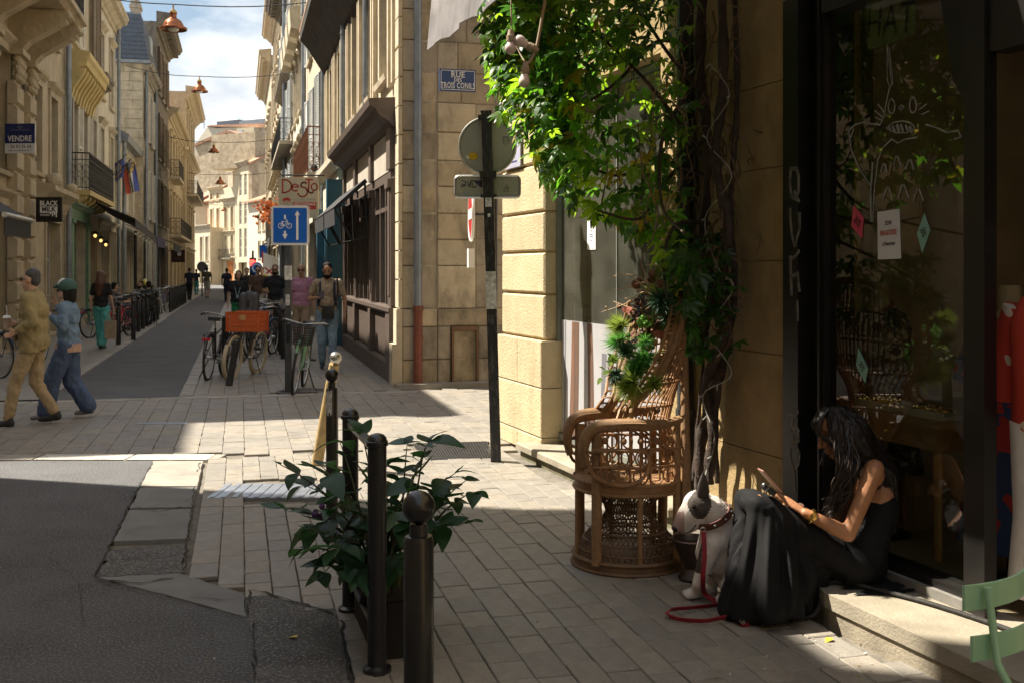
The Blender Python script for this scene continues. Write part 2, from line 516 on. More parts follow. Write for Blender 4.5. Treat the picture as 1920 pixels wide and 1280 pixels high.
lay(1.5, 9.9, -1.5, 6, 0.150, 0.20, 0.30, near_poly)
lay(9.9, 14.75, -9, 7, 0.21, 0.30, 0.44, near_poly)
lay(14.75, 34, -0.8, 2.35, 0.20, 0.30, 0.42, near_poly)
vis = [c for c in cand if abs(c[0].x / max(c[0].y, .1)) < 0.5 and c[0].y > 4.3 and EYE * FPX / c[0].y + 505 < 1300]
vis.sort(key=lambda c: c[0].y - 0.15 * c[0].x)
near = set(id(c) for c in vis[:285])
paver_meshes = {}
stuff = MB()
for c in cand:
 p, w, l = c
 gap = 0.003
 z = R.uniform(-0.003, 0.003); tx = R.gauss(0, 0.004); ty = R.gauss(0, 0.004)
 rz = RZ_R + R.gauss(0, 0.012)
 if id(c) in near:
  key = (round(w, 2), round(l, 2), R.randrange(3))
  if key not in paver_meshes:
   b = MB(); b.slab(-key[1]/2 + gap/2, key[1]/2 - gap/2, -key[0]/2 + gap/2, key[0]/2 - gap/2, -0.02, 0.004, 0.0045)
   paver_meshes[key] = b.mesh('paver', PAV[key[2]])
  o = mobj('paver', paver_meshes[key], pavement)
  o.location = (p.x, p.y, z); o.rotation_euler = (tx, ty, rz)
 else:
  stuff.cur = R.choice((0, 0, 1, 1, 2))
  M = Matrix.Translation((p.x, p.y, z)) @ Euler((tx, ty, rz)).to_matrix().to_4x4()
  if p.y < 17: stuff.slab(-l/2 + gap/2, l/2 - gap/2, -w/2 + gap/2, w/2 - gap/2, -0.02, 0.004, 0.0045, M)
  else: stuff.box(-l/2 + gap/2, l/2 - gap/2, -w/2 + gap/2, w/2 - gap/2, -0.02, 0.004, M)
stuff.obj('paver_field', PAV, pavement, kind='stuff')
# flush kerb stones between road and paving, gutter slabs
def quadstone(name, pts, z0, z1, m, parent):
 pts = rough([(p[0], p[1]) for p in pts], .005, .09)
 b = MB(); n = len(pts); c = sum((V((p[0], p[1], 0)) for p in pts), V()) / n
 lo = [(p[0], p[1], z0) for p in pts]; hi = []
 for p in pts:
  d = (c - V((p[0], p[1], 0))); d.normalize()
  hi.append((p[0] + d.x * 0.008, p[1] + d.y * 0.008, z1))
 b.raw(lo + hi, [tuple(range(n, 2*n))] + [(i, (i+1) % n, n + (i+1) % n, n + i) for i in range(n)])
 return b.obj(name, m, parent)
for i in range(7):
 x0 = -7.6 + i * 0.83; x1 = x0 + 0.82
 if x1 > -2.7: x1 = -2.72
 quadstone('kerb_stone', [(x0, 9.52), (x1, 9.52), (x1, 9.80), (x0, 9.80)], -0.03, 0.006 + R.uniform(-0.002, 0.002), m_pale if i in (4, 5) else m_slab, pavement)
ga, gb = V((-3.19, 9.48, 0)), V((-2.31, 5.93, 0)); gc, gd = V((-2.74, 9.48, 0)), V((-1.87, 6.0, 0))
cuts = [0, 0.155, 0.33, 0.545, 0.80]
for a, b in zip(cuts[:-1], cuts[1:]):
 e = 0.004
 pts = [ga.lerp(gb, a + e), ga.lerp(gb, b - e), gc.lerp(gd, b - e + R.uniform(-.01, .02)), gc.lerp(gd, a + e)]
 quadstone('gutter_slab', [(p.x, p.y) for p in pts], -0.03, 0.008 + R.uniform(-0.004, 0.006), m_conc if a > 0.3 else m_slab, pavement)
quadstone('gutter_slab', [(-2.30, 5.90), (-1.87, 5.98), (-1.41, 5.60), (-1.30, 5.24), (-1.28, 5.205)], -0.03, 0.004, m_conc, pavement)
for a, b in ((14.62, 14.85),):
 for i in range(12):
  s0 = -6.2 + i * 0.72
  q = [st(a, s0), st(b, s0), st(b, s0 + 0.71), st(a, s0 + 0.71)]
  quadstone('kerb_stone', [(p.x, p.y) for p in q], -0.03, 0.008, m_slab, pavement)
for t in (0,):
 for i in range(18):       # kerb along the lane, both sides
  for s0 in (-2.62, -0.78):
   q = [st(15.2 + i * 1.3, s0), st(16.48 + i * 1.3, s0), st(16.48 + i * 1.3, s0 + 0.16), st(15.2 + i * 1.3, s0 + 0.16)]
   quadstone('kerb_stone', [(p.x, p.y) for p in q], -0.03, 0.009, m_slab, pavement)
# ribbed steel cover in the pavement
q = holes[0]
b = MB(); cx = sum(p.x for p in q) / 4; cy = sum(p.y for p in q) / 4
b.box(-0.62, 0.30, -0.26, 0.26, -0.02, 0.004, rotm(0, (cx + 0.12, cy, 0)))
for i in range(11):
 b.box(-0.60 + i * 0.082, -0.565 + i * 0.082, -0.25, 0.25, 0.004, 0.009, rotm(0, (cx + 0.12, cy, 0)))
b.obj('access_cover', m_zincplate, label='ribbed bright steel access cover set flush in the pavers behind the planter barrier', cat='access cover')
# iron ventilation grate with rows of small holes, at the foot of the sign pole
b = MB(); q = holes[1]
c0, c1, c2, c3 = q[0], q[1], q[2], q[3]
nu, nv = 26, 13
for i in range(nu + 1):
 a0 = c0.lerp(c1, i / nu); b0 = c3.lerp(c2, i / nu)
 b.tube([a0 + V((0, 0, 0.0)), b0], 0.008, 4)
for j in range(nv + 1):
 b.tube([c0.lerp(c3, j / nv), c1.lerp(c2, j / nv)], 0.009, 4)
b.obj('floor_grate', m_iron, label='rusty brown iron grate in the paving at the foot of the sign pole', cat='grate')
b = MB()
def disc_cover(px, py, r):
 p = gp(px, py); mb = MB(); mb.lathe([(r, -0.02), (r, 0.006), (r - 0.03, 0.008), (r - 0.04, 0.004), (0.01, 0.004)], 28)
 for i in range(7):
  y = -r * 0.7 + i * r * 1.4 / 6; h = math.sqrt(max(0, (r - 0.05) ** 2 - y * y)); mb.box(-h, h, y - 0.015, y + 0.015, 0.004, 0.009)
 return mb, p
mb, p = disc_cover(566, 733, 0.36)
mb.obj('manhole_cover', m_iron, label='round iron manhole cover under the green bicycle by the blue sign', cat='manhole cover', loc=p)
# narrow metal drain channel in the crossing
p = gp(304, 794); b = MB(); b.box(-0.27, 0.27, -0.06, 0.06, -0.02, 0.007)
for i in range(14): b.box(-0.25 + i * 0.036, -0.235 + i * 0.036, -0.045, 0.045, 0.007, 0.011)
b.obj('drain_channel', m_zincplate, label='narrow pale metal drain cover lying across the paved crossing', cat='drain', loc=p)
# buildings: shared pieces
STC = (0.10, 0.085, 0.065)
m_cream = mat('cream_render', (0.46, 0.38, 0.25), rough=0.8, var=0.16, scale=2.5, bump=0.15, bscale=30, stain=0.45, stcol=(0.2, 0.16, 0.1))
m_stone = mat('limestone', (0.50, 0.43, 0.31), rough=0.85, var=0.18, scale=3, bump=0.35, bscale=35, stain=0.55, stcol=(0.2, 0.165, 0.12))
m_stone2 = mat('grey_limestone', (0.40, 0.355, 0.28), rough=0.85, var=0.2, scale=3, bump=0.35, bscale=35, stain=0.7, stcol=STC)
m_white = mat('pale_render', (0.60, 0.55, 0.44), rough=0.8, var=0.1, scale=2, stain=0.35, stcol=(0.25, 0.21, 0.16))
m_dirty = mat('blackened_stone', (0.2, 0.17, 0.13), rough=0.9, var=0.3, scale=4, bump=0.3, bscale=30, stain=0.7, stcol=(0.04, 0.035, 0.03))
m_yellow = mat('yellow_paint', (0.55, 0.42, 0.16), rough=0.6, var=0.15, scale=5, stain=0.4, stcol=(0.25, 0.17, 0.07))
m_zinc = mat('zinc_pipe', (0.24, 0.27, 0.30), rough=0.45, metal=0.6, var=0.2, scale=4, stain=0.3, stcol=(0.1, 0.1, 0.1))
m_slate = mat('slate', (0.075, 0.095, 0.13), rough=0.5, var=0.3, scale=8)
m_tile = mat('clay_roof', (0.38, 0.22, 0.14), rough=0.85, var=0.35, scale=5, rnd=0.2)
m_ironwork = mat('wrought_iron', (0.03, 0.028, 0.026), rough=0.5, metal=0.4, var=0.3, scale=20)
m_rust = mat('rusty_iron', (0.17, 0.065, 0.03), rough=0.8, metal=0.2, var=0.4, scale=25)
m_shutW = mat('white_shutter', (0.62, 0.60, 0.53), rough=0.6, var=0.08, scale=3, stain=0.25, stcol=(0.3, 0.27, 0.2))
m_shutB = mat('brown_shutter', (0.17, 0.125, 0.085), rough=0.7, var=0.25, scale=8)
m_shutG = mat('grey_shutter', (0.42, 0.45, 0.45), rough=0.6, var=0.1, scale=4)
m_frameW = mat('window_paint', (0.55, 0.52, 0.45), rough=0.5, var=0.1)
m_pane = mat('window_glass', (0.02, 0.024, 0.028), rough=0.05, var=0.2, scale=2, spec=0.8)
m_dark = mat('dark_inside', (0.012, 0.011, 0.01), rough=0.9)
m_black = mat('black_canvas', (0.016, 0.016, 0.018), rough=0.75, var=0.25, scale=6)

def wall_with(W, Hh, ops, depth=0.35, z0=0.0, back=None, xmin=0.0):
 """front wall from x 0..W, outward face at y 0, with real openings (x0, x1, z0, z1)"""
 b = MB()
 xs = sorted({xmin, W} | {o[0] for o in ops} | {o[1] for o in ops})
 for xa, xb in zip(xs[:-1], xs[1:]):
  if xb - xa < 1e-4: continue
  xm = (xa + xb) / 2
  cut = sorted([(o[2], o[3]) for o in ops if o[0] < xm < o[1]])
  z = z0
  for c0, c1 in cut:
   if c0 > z + 1e-4: b.box(xa, xb, -depth, 0, z, c0)
   z = max(z, c1)
  if z < Hh - 1e-4: b.box(xa, xb, -depth, 0, z, Hh)
 if back:      # the rest of the house behind the front
  b.box(0.0, W, -back, -depth - 0.25, z0, Hh - 0.02)
  b.box(0.002, 0.3, -depth - 0.25, -depth, z0, Hh - 0.02); b.box(W - 0.3, W - 0.002, -depth - 0.25, -depth, z0, Hh - 0.02)
  b.box(0.3, W - 0.3, -depth - 0.25, -depth, Hh - 0.3, Hh - 0.02)
 return b
def window(root, x0, x1, z0, z1, depth=0.22, mt=None, cols=2, rows=3, inset=0.0):
 mt = mt or m_frameW
 b = MB(); f = 0.06; y = -depth
 b.box(x0, x1, y - 0.05, y, z1 - f, z1); b.box(x0, x1, y - 0.05, y, z0, z0 + f)
 b.box(x0, x0 + f, y - 0.05, y, z0 + f, z1 - f); b.box(x1 - f, x1, y - 0.05, y, z0 + f, z1 - f)
 for i in range(1, cols):
  x = x0 + (x1 - x0) * i / cols; b.box(x - 0.03, x + 0.03, y - 0.045, y - 0.004, z0 + f, z1 - f)
 for j in range(1, rows):
  z = z0 + (z1 - z0) * j / rows; b.box(x0 + f, x1 - f, y - 0.04, y - 0.008, z - 0.018, z + 0.018)
 w = b.obj('window', mt, root)
 p = MB(); p.box(x0 + 0.01, x1 - 0.01, y - 0.032, y - 0.022, z0 + 0.01, z1 - 0.01); p.obj('pane', m_pane, w)
 return w
def surround(root, x0, x1, z0, z1, m, w=0.16, out=0.05, sill=True, hood=True):
 b = MB()
 b.box(x0 - w, x0 - 0.003, 0.002, out, z0, z1); b.box(x1 + 0.003, x1 + w, 0.002, out, z0, z1)
 b.box(x0 - w, x1 + w, 0.002, out + 0.01, z1 + 0.003, z1 + w)
 if hood: b.profx([(0.002, z1 + w + 0.003), (out + 0.02, z1 + w + 0.003), (out + 0.12, z1 + w + 0.1), (out + 0.14, z1 + w + 0.16), (0.002, z1 + w + 0.2)], x0 - w - 0.08, x1 + w + 0.08)
 if sill: b.profx([(-0.2, z0 - 0.09), (out + 0.06, z0 - 0.09), (out + 0.08, z0 - 0.003), (-0.2, z0 - 0.003)], x0 - w - 0.04, x1 + w + 0.04)
 return b.obj('window_surround', m, root)
_SH = {}
def shutter(root, x, z0, z1, w, m, open_=1.0, side=1, slat=0.075):
 """a louvred leaf hinged at x; side -1 lies to lower x"""
 key = (round(z1 - z0, 2), round(w, 2), m.name, slat)
 if key not in _SH:
  h = z1 - z0; b = MB(); f = 0.055
  b.box(0, w, 0, 0.04, 0, f); b.box(0, w, 0, 0.04, h - f, h); b.box(0, f, 0, 0.04, f, h - f); b.box(w - f, w, 0, 0.04, f, h - f)
  b.box(f, w - f, 0, 0.04, h * 0.48, h * 0.48 + f)
  n = max(3, int((h - 2 * f) / slat))
  for i in range(n):
   z = f + (h - 2 * f) * (i + 0.5) / n
   if abs(z - h * 0.48 - f / 2) < 0.05: continue
   b.raw([(f, 0.006, z + slat * .35), (w - f, 0.006, z + slat * .35), (w - f, 0.034, z - slat * .35), (f, 0.034, z - slat * .35)], [(0, 1, 2, 3)])
  _SH[key] = b.mesh('shutter', m)
 o = mobj('shutter', _SH[key], root)
 o.location = (x, 0.05 if open_ > 0.5 else 0.0, z0)
 if side < 0: o.rotation_euler = (0, 0, PI - rad(8) * 1.0); o.location.y += 0.03
 else: o.rotation_euler = (0, 0, rad(8))
 return o
def railing(root, x0, x1, y1, z0, h, m, bars=0.12, scroll=True, name='railing', ends=True):
 """iron balcony front at y1 from x0 to x1 with returns to the wall"""
 b = MB(); r = 0.011
 runs = [((x0, y1), (x1, y1))] + ([((x0, 0.03), (x0, y1)), ((x1, 0.03), (x1, y1))] if ends else [])
 for (ax, ay), (bx_, by_) in runs:
  L_ = math.hypot(bx_ - ax, by_ - ay); n = max(2, int(L_ / bars))
  P = lambda f, z: (ax + (bx_ - ax) * f, ay + (by_ - ay) * f, z)
  b.tube([P(0, z0 + h), P(1, z0 + h)], 0.022, 6); b.tube([P(0, z0 + 0.08), P(1, z0 + 0.08)], 0.013, 5)
  b.tube([P(0, z0 + h * 0.82), P(1, z0 + h * 0.82)], 0.012, 5)
  for i in range(n + 1):
   f = i / n
   b.tube([P(f, z0), P(f, z0 + h)], r if i % 4 else 0.018, 5)
   if scroll and i < n:
    w = L_ / n; dx, dy = (bx_ - ax) / L_, (by_ - ay) / L_
    for zc, rr in ((z0 + h * 0.28, w * 0.42), (z0 + h * 0.6, w * 0.42), (z0 + h * 0.45, w * 0.25)):
     fx = f + 0.5 / n; c = P(fx, zc)
     b.tube([(c[0] + dx * rr * math.cos(a), c[1] + dy * rr * math.cos(a), c[2] + rr * 1.3 * math.sin(a)) for a in [k * PI / 4 for k in range(7)]], 0.008, 4)
 return b.obj(name, m, root)
def cornice(root, x0, x1, z, m, out=0.45, h=0.5, dent=0.0, name='cornice'):
 b = MB()
 b.profx([(0.002, z), (out*0.12, z), (out*0.18, z + h*0.2), (out*0.3, z + h*0.25), (out*0.55, z + h*0.5), (out*0.85, z + h*0.56), (out*0.9, z + h*0.72), (out, z + h*0.8), (out, z + h*0.95), (0.002, z + h*1.05)], x0, x1)
 if dent:
  n = int((x1 - x0) / dent)
  for i in range(n):
   x = x0 + (i + 0.25) * dent; b.box(x, x + dent*0.5, out*0.2, out*0.72, z + h*0.28, z + h*0.5)
 return b.obj(name, m, root)
def pipe(name, label, p, z0, z1, r=0.055, group='rainwater pipes on the street fronts', brk=2.0, m=None, boot=None):
 """a rainwater pipe standing at p with collars"""
 t = thing(name, label, 'drainpipe', p, 0, group)
 b = MB(); b.cyl((0, 0, z0 if boot is None else boot), (0, 0, z1), r, n=10); b.obj('pipe', m or m_zinc, t)
 c = MB(); c.cyl((0, 0, 0), (0, 0, 0.05), r * 1.18, n=10); cm = c.mesh('collar', m or m_zinc); z = (z0 if boot is None else boot) + 0.6
 while z < min(z1, 12):
  mobj('collar', cm, t).location = (0, 0, z); z += brk
 if boot is not None:
  d = MB(); d.cyl((0, 0, z0), (0, 0, boot), r * 1.12, n=10); d.cyl((0, 0, boot - 0.04), (0, 0, boot + 0.04), r * 1.35, n=10)
  d.cyl((0, 0, boot * 0.6), (0, 0, boot * 0.6 + 0.05), r * 1.3, n=10)
  d.obj('boot', mat('oxide_paint', (0.19, 0.055, 0.03), rough=0.55, var=0.3, scale=9), t)
 return t
def chimney(root, x, y, z, h=1.6, w=0.9, d=0.5, m=None, pots=2):
 b = MB(); b.box(x - w/2, x + w/2, y - d/2, y + d/2, z, z + h); b.box(x - w/2 - .06, x + w/2 + .06, y - d/2 - .06, y + d/2 + .06, z + h*0.82, z + h*0.9)
 o = b.obj('chimney', m or m_stone2, root)
 p = MB()
 for i in range(pots):
  xx = x - w/2 + w * (i + .5) / pots
  p.lathe([(0.13, 0), (0.1, 0.1), (0.1, 0.45), (0.13, 0.5)], 10, rotm(0, (xx, y, z + h)))
 p.obj('chimney_pot', m_tile, o)
def house_R(name, label, t0, t1, Hh, m, s=2.29, back=8, ops=(), **kw):
 r = thing(name, label, 'building', st(t0, s), RZ_R)
 wall_with(t1 - t0 - 0.01, Hh, ops, back=back).obj('wall', m, r)
 return r
def house_L(name, label, t0, t1, Hh, m, s=-4.7, back=8, ops=(), **kw):
 r = thing(name, label, 'building', st(t1, s), RZ_L)
 wall_with(t1 - t0 - 0.01, Hh, ops, back=back).obj('wall', m, r)
 return r
def windows(r, ops, m_sur, sh=None, sw=0.5, hood=True, skip=(), frame=None, rows=3):
 for i, (x0, x1, z0, z1) in enumerate(ops):
  if i in skip: continue
  window(r, x0, x1, z0, z1, mt=frame, rows=rows)
  surround(r, x0, x1, z0, z1, m_sur, hood=hood and not sh)
  if sh:
   shutter(r, x0 - 0.02, z0, z1, sw, sh, side=-1); shutter(r, x1 + 0.02, z0, z1, sw, sh, side=1)
def tiled_roof(root, x0, x1, y0, y1, z0, z1, m, ridge=True, tiles=False):
 """gabled roof, ridge along x, eaves at y0 (back) and y1 (street)"""
 ym = (y0 + y1) / 2; b = MB()
 b.profx([(y1, z0), (y1, z0 + 0.08), (ym, z1 + 0.08), (y0, z0 + 0.08), (y0, z0)], x0, x1)
 o = b.obj('roof', m, root)
 return o
# left side of the street
# corner house with bossed pilasters and a balcony on scrolled consoles (its corner stands just out of the picture)
T1 = 31.5
lx = lambda t: T1 - t
ops = [(lx(30.2), lx(29.2), 4.0, 6.1), (lx(27.9), lx(26.9), 4.0, 6.1), (lx(30.6), lx(28.6), 0.05, 2.9), (lx(24.2), lx(22.6), 0.05, 3.0), (lx(20.6), lx(18.9), 0.05, 3.0),
  (lx(24.2), lx(22.6), 3.7, 6.2), (lx(20.6), lx(18.9), 3.7, 6.2), (lx(30.2), lx(29.2), 7.5, 9.3), (lx(27.9), lx(26.9), 7.5, 9.3), (lx(24.0), lx(22.8), 7.5, 9.4), (lx(20.4), lx(19.1), 7.5, 9.4)]
b1 = house_L('corner_house', 'cream corner building with bossed pilasters and scroll brackets under a balcony at left edge', 16.0, T1, 10.2, m_cream, back=4.4, ops=ops)
windows(b1, ops, m_cream, hood=True, frame=m_frameW)
cornice(b1, 0, 15.5, 9.75, m_cream, out=0.5, h=0.85)
for t in (25.9, 24.9 - .45, 21.9, 17.4):
 b = MB(); x = lx(t) - 0.35;
 for i in range(11):
  z = 0.55 + i * 0.46
  b.profx([(0.002, z), (0.12, z), (0.2, z + 0.05), (0.2, z + 0.38), (0.12, z + 0.43), (0.002, z + 0.43)], x, x + 0.7)
 b.box(x - 0.08, x + 0.78, 0.002, 0.26, 0, 0.54)
 b.box(x + 0.04, x + 0.66, 0.002, 0.12, 0.55, 5.64)
 p = b.obj('pilaster', m_cream, b1)
 c = MB()    # carved capital
 for k in range(5):
  for j in range(4):
   c.ball((x + 0.1 + j * 0.165, 0.17 + 0.03 * (k % 2), 5.72 + k * 0.1), 0.085, 8, 6)
 c.box(x - 0.06, x + 0.76, 0.002, 0.32, 6.18, 6.3)
 c.obj('capital', m_cream, p)
 # scrolled console
 s = MB()
 poly = []
 for k in range(15):
  f = k / 14; poly.append((0.1 + 1.12 * f ** 1.5, 6.3 + 0.75 * f ** 0.7))
 for (cx_, cz, r0) in ((0.42, 6.72, 0.22), (0.95, 7.02, 0.24)):
  pts = [(x + 0.35, cx_ + r0 * (1 - a / 14) * math.cos(a * 0.62), cz + r0 * (1 - a / 14) * math.sin(a * 0.62)) for a in range(13)]
  for dx_ in (-0.14, 0, 0.14): s.tube([(q[0] + dx_, q[1], q[2]) for q in pts], 0.075, 7)
 s.prism([(0.002, 6.3), (0.25, 6.32), (0.4, 6.5), (0.75, 6.72), (1.12, 6.95), (1.18, 7.18), (0.002, 7.18)], -0.2, 0.2,
   Matrix.Translation((x + 0.35, 0, 0)) @ Matrix(((0, 0, 1, 0), (1, 0, 0, 0), (0, 1, 0, 0), (0, 0, 0, 1))))
 s.obj('console', m_cream, p)
bl = MB(); x0, x1 = lx(26.3), lx(16.3)
bl.profx([(0.002, 7.2), (1.1, 7.2), (1.2, 7.28), (1.28, 7.3), (1.28, 7.42), (0.002, 7.46)], x0, x1)
bal = bl.obj('balcony', m_cream, b1)
railing(bal, x0 + 0.05, x1 - 0.05, 1.2, 7.46, 1.0, m_ironwork, bars=0.13)
d = MB()
d.profx([(0.002, 3.25), (0.12, 3.25), (0.2, 3.42), (0.42, 3.6), (0.42, 3.72), (0.002, 3.8)], lx(31.3), lx(27.4))
d.ball((lx(30.8), 0.3, 3.85), 0.16); d.ball((lx(28.0), 0.3, 3.85), 0.2)
d.obj('door_hood', m_cream, b1)
for x0, x1 in ((0, lx(30.75)), (lx(28.5), lx(26.1))): base = MB(); base.profx([(0.002, 0), (0.1, 0), (0.1, 0.8), (0.06, 0.86), (0.002, 0.86)], x0, x1); base.obj('plinth', m_stone2, b1)
pipe('drainpipe', 'tall grey rainwater pipe between the cream corner building and the yellow cornice', st(31.35, -4.55), 0.0, 12, 0.075)
# for-sale board on the pilasters
b = MB(); vt = thing('sale_board', 'dark blue and white estate board reading VENDRE on the bossed pilasters', 'sign', at(38, 260, 21.6), rad(-4))
b.box(-0.315, 0.315, -0.012, 0.012, -0.30, 0.30); b.obj('board', mat('board_white', (0.72, 0.72, 0.72), rough=0.5), vt)
b = MB(); b.box(-0.313, 0.313, -0.016, -0.0125, -0.10, 0.298); b.obj('blue_field', mat('board_blue', (0.02, 0.03, 0.13), rough=0.4), vt)
m_signW = mat('sign_white', (0.8, 0.8, 0.78), rough=0.4, var=0.03)
m_ink = mat('dark_ink', (0.05, 0.05, 0.1), rough=0.5)
text('VENDRE', 0.165, Matrix.Translation((0.0, -0.017, -0.01)) @ UP_TEXT, m_signW, vt, sx=0.82, bold=0.012)
text('56 81 36 64', 0.105, Matrix.Translation((0.02, -0.013, -0.165)) @ UP_TEXT, m_ink, vt, sx=0.85)
b = MB(); b.box(-0.25, 0.2, -0.0145, -0.0125, -0.255, -0.245); b.obj('fine_print', m_ink, vt)
b = MB()
for i in range(12):
 a = i / 12 * PI * 2; b.ball((0.0 + 0.05 * math.cos(a) * (1 if i % 2 else .5), -0.016, 0.225 + 0.025 * math.sin(a)), 0.008, 6, 4)
b.box(-.2, .2, -0.0175, -0.016, 0.165, 0.172)
b.obj('crest', mat('crest_grey', (0.3, 0.3, 0.42)), vt)
b = MB(); b.tube([(0, 0.012, 0.25), (-0.4, 0.3, 0.25)], 0.015, 6); b.tube([(0, 0.012, -0.25), (-0.4, 0.3, -0.25)], 0.015, 6); b.obj('bracket', m_ironwork, vt)
# black milk sign
bt = thing('hanging_sign', 'black square projecting sign reading BLACK MILK STUDIO', 'sign', at(92.5, 393.5, 24.0), 0)
b = MB(); b.box(-0.29, 0.29, -0.03, 0.03, -0.28, 0.28); b.obj('board', mat('sign_black', (0.008, 0.008, 0.009), rough=0.4), bt)
text('BLACK', 0.155, Matrix.Translation((0, -0.032, 0.135)) @ UP_TEXT, m_signW, bt, bold=0.02, sx=0.85)
b = MB(); b.box(-0.195, 0.195, -0.034, -0.0305, -0.075, 0.07)
for x, l in ((0.04, .03), (0.085, .08), (0.13, .05), (0.17, .1)): b.box(x - 0.014, x + 0.014, -0.034, -0.0305, -0.075 - l, -0.0752)
b.obj('milk_panel', m_signW, bt)
text('MILK', 0.15, Matrix.Translation((0, -0.036, 0.0)) @ UP_TEXT, mat('sign_black2', (0.01, 0.01, 0.01)), bt, bold=0.025, sx=0.95)
text('STUDIO', 0.06, Matrix.Translation((-0.085, -0.032, -0.125)) @ UP_TEXT, m_signW, bt, bold=0.02)
b = MB(); b.tube([(-0.28, 0, 0.26), (-0.55, 0.05, 0.26)], 0.015, 6); b.tube([(-0.28, 0, -0.2), (-0.55, 0.05, -0.2)], 0.012, 6); b.obj('bracket', m_ironwork, bt)
# rolled awning poking in at the left edge
aw = thing('shop_awning', 'black shop awning with silver front tube at the left edge over the parked bikes', 'awning', st(17.1, -4.45), RZ_L)
b = MB(); b.profx([(0.0, 3.2), (1.25, 2.42), (1.27, 2.46), (0.02, 3.27)], -.95, .95); b.profx([(1.26, 2.44), (1.275, 2.44), (1.275, 2.18), (1.26, 2.18)], -.95, .95); b.obj('canvas', m_black, aw)
b = MB(); b.cyl((-.97, 1.27, 2.46), (.97, 1.27, 2.46), 0.04); b.obj('front_tube', mat('silver_tube', (0.5, 0.5, 0.48), rough=0.35, metal=0.7), aw)

# house with yellow bracketed cornice, shutters, balcony, green shop front
T2 = 38.6
lx = lambda t: T2 - t
ops = [(lx(33.7), lx(32.8), 4.05, 6.6), (lx(35.7), lx(34.8), 4.05, 6.6), (lx(37.9), lx(37.0), 4.05, 6.6), (lx(33.9), lx(32.9), 8.3, 11), (lx(37.9), lx(37.0), 8.3, 11), (lx(35.3), lx(32.5), 0.3, 3.3), (lx(38.3), lx(36.0), 0.1, 3.0)]
b2 = house_L('shuttered_house', 'old house with yellow bracketed cornice, white shutters and green shop front', 31.8, T2, 12.8, m_stone, ops=ops)
windows(b2, ops[:3], m_stone, sh=m_shutW, sw=0.48)
windows(b2, ops[3:4], m_stone, sh=m_shutW, sw=0.5)
windows(b2, ops[4:5], m_stone, sh=m_shutB, sw=0.5)
windows(b2, ops[5:], m_stone, hood=False, rows=2, frame=mat('green_paint', (0.12, 0.22, 0.13), rough=0.55, var=0.25, scale=7, stain=0.4, stcol=(0.05, 0.07, 0.045)))
m_green = _M['green_paint']
c = cornice(b2, lx(36.4), lx(31.9), 6.85, m_yellow, out=0.62, h=1.0)
k = MB()
for i in range(9):
 x = lx(36.3) + i * 0.53
 k.profx([(0.01, 6.5), (0.14, 6.5), (0.22, 6.8), (0.5, 7.25), (0.5, 7.33), (0.01, 7.33)], x, x + 0.22)
k.obj('bracket', m_yellow, c)
cornice(b2, lx(41) if False else 0.0, lx(36.6), 7.3, m_dirty, out=0.55, h=0.8)
bl = MB(); bl.box(lx(37.9), lx(32.0), 0.002, 0.62, 3.78, 3.92); bal = bl.obj('balcony', m_yellow, b2)
k = MB()
for i in range(7):
 x = lx(37.7) + i * 0.9; k.profx([(0.01, 3.5), (0.3, 3.55), (0.5, 3.7), (0.5, 3.777), (0.01, 3.777)], x, x + 0.25)
k.obj('bracket', m_yellow, bal)
railing(bal, lx(37.9), lx(32.05), 0.58, 3.92, 1.05, m_ironwork, bars=0.16)
sf = MB()
for x in (lx(32.45), lx(35.75)):
 sf.box(x, x + 0.42, 0.002, 0.14, 0.42, 3.0); sf.box(x - 0.03, x + 0.45, 0.002, 0.2, 0, 0.42); sf.box(x - 0.03, x + 0.45, 0.002, 0.19, 3.0, 3.12)
sf.box(lx(35.8), lx(32.0), 0.002, 0.13, 3.121, 3.42)
sf.profx([(0.002, 3.421), (0.16, 3.421), (0.24, 3.5), (0.3, 3.52), (0.3, 3.6), (0.002, 3.66)], lx(35.85), lx(31.95))
sf.obj('shop_front', m_green, b2)
lg = MB(); lg.box(0.1, lx(31.95), 0.003, 0.1, 0, 0.25); lg.obj('plinth', m_stone2, b2)

# café front under a dark awning
T3 = 44.0
lx = lambda t: T3 - t
ops = [(lx(40.1), lx(39.2), 4.3, 6.6), (lx(42.9), lx(42.0), 4.3, 6.6), (lx(40.1), lx(39.2), 7.7, 9.9), (lx(42.9), lx(42.0), 7.7, 9.9), (lx(41.4), lx(39.0), 0.1, 3.1), (lx(43.7), lx(42.0), 0.1, 3.1)]
b3 = house_L('cafe_house', 'narrow cream house with flagpoles above the cafe with a dark awning', 38.62, T3, 11.2, m_white, ops=ops)
windows(b3, ops, m_stone, hood=True)
cornice(b3, 0, 5.4, 10.8, m_stone, out=0.5, h=0.7)
pipe('drainpipe', 'thin blue-grey rainwater pipe beside the flagpoles and the pale cafe house', st(43.8, -4.55), 0.0, 11, 0.07)
aw = thing('cafe_awning', 'long black cafe awning hung with small bulbs over the terrace tables', 'awning', st(38.6, -4.6), RZ_L)
b = MB(); b.raw([(-4.2, 0, 3.7), (4.2, 0, 3.9), (4.2, 1.5, 3.25), (-4.2, 1.5, 2.95), (-4.2, 0, 3.66), (4.2, 0, 3.86), (4.2, 1.5, 3.21), (-4.2, 1.5, 2.91)], [(0,1,2,3),(7,6,5,4),(0,4,5,1),(1,5,6,2),(2,6,7,3),(3,7,4,0)])
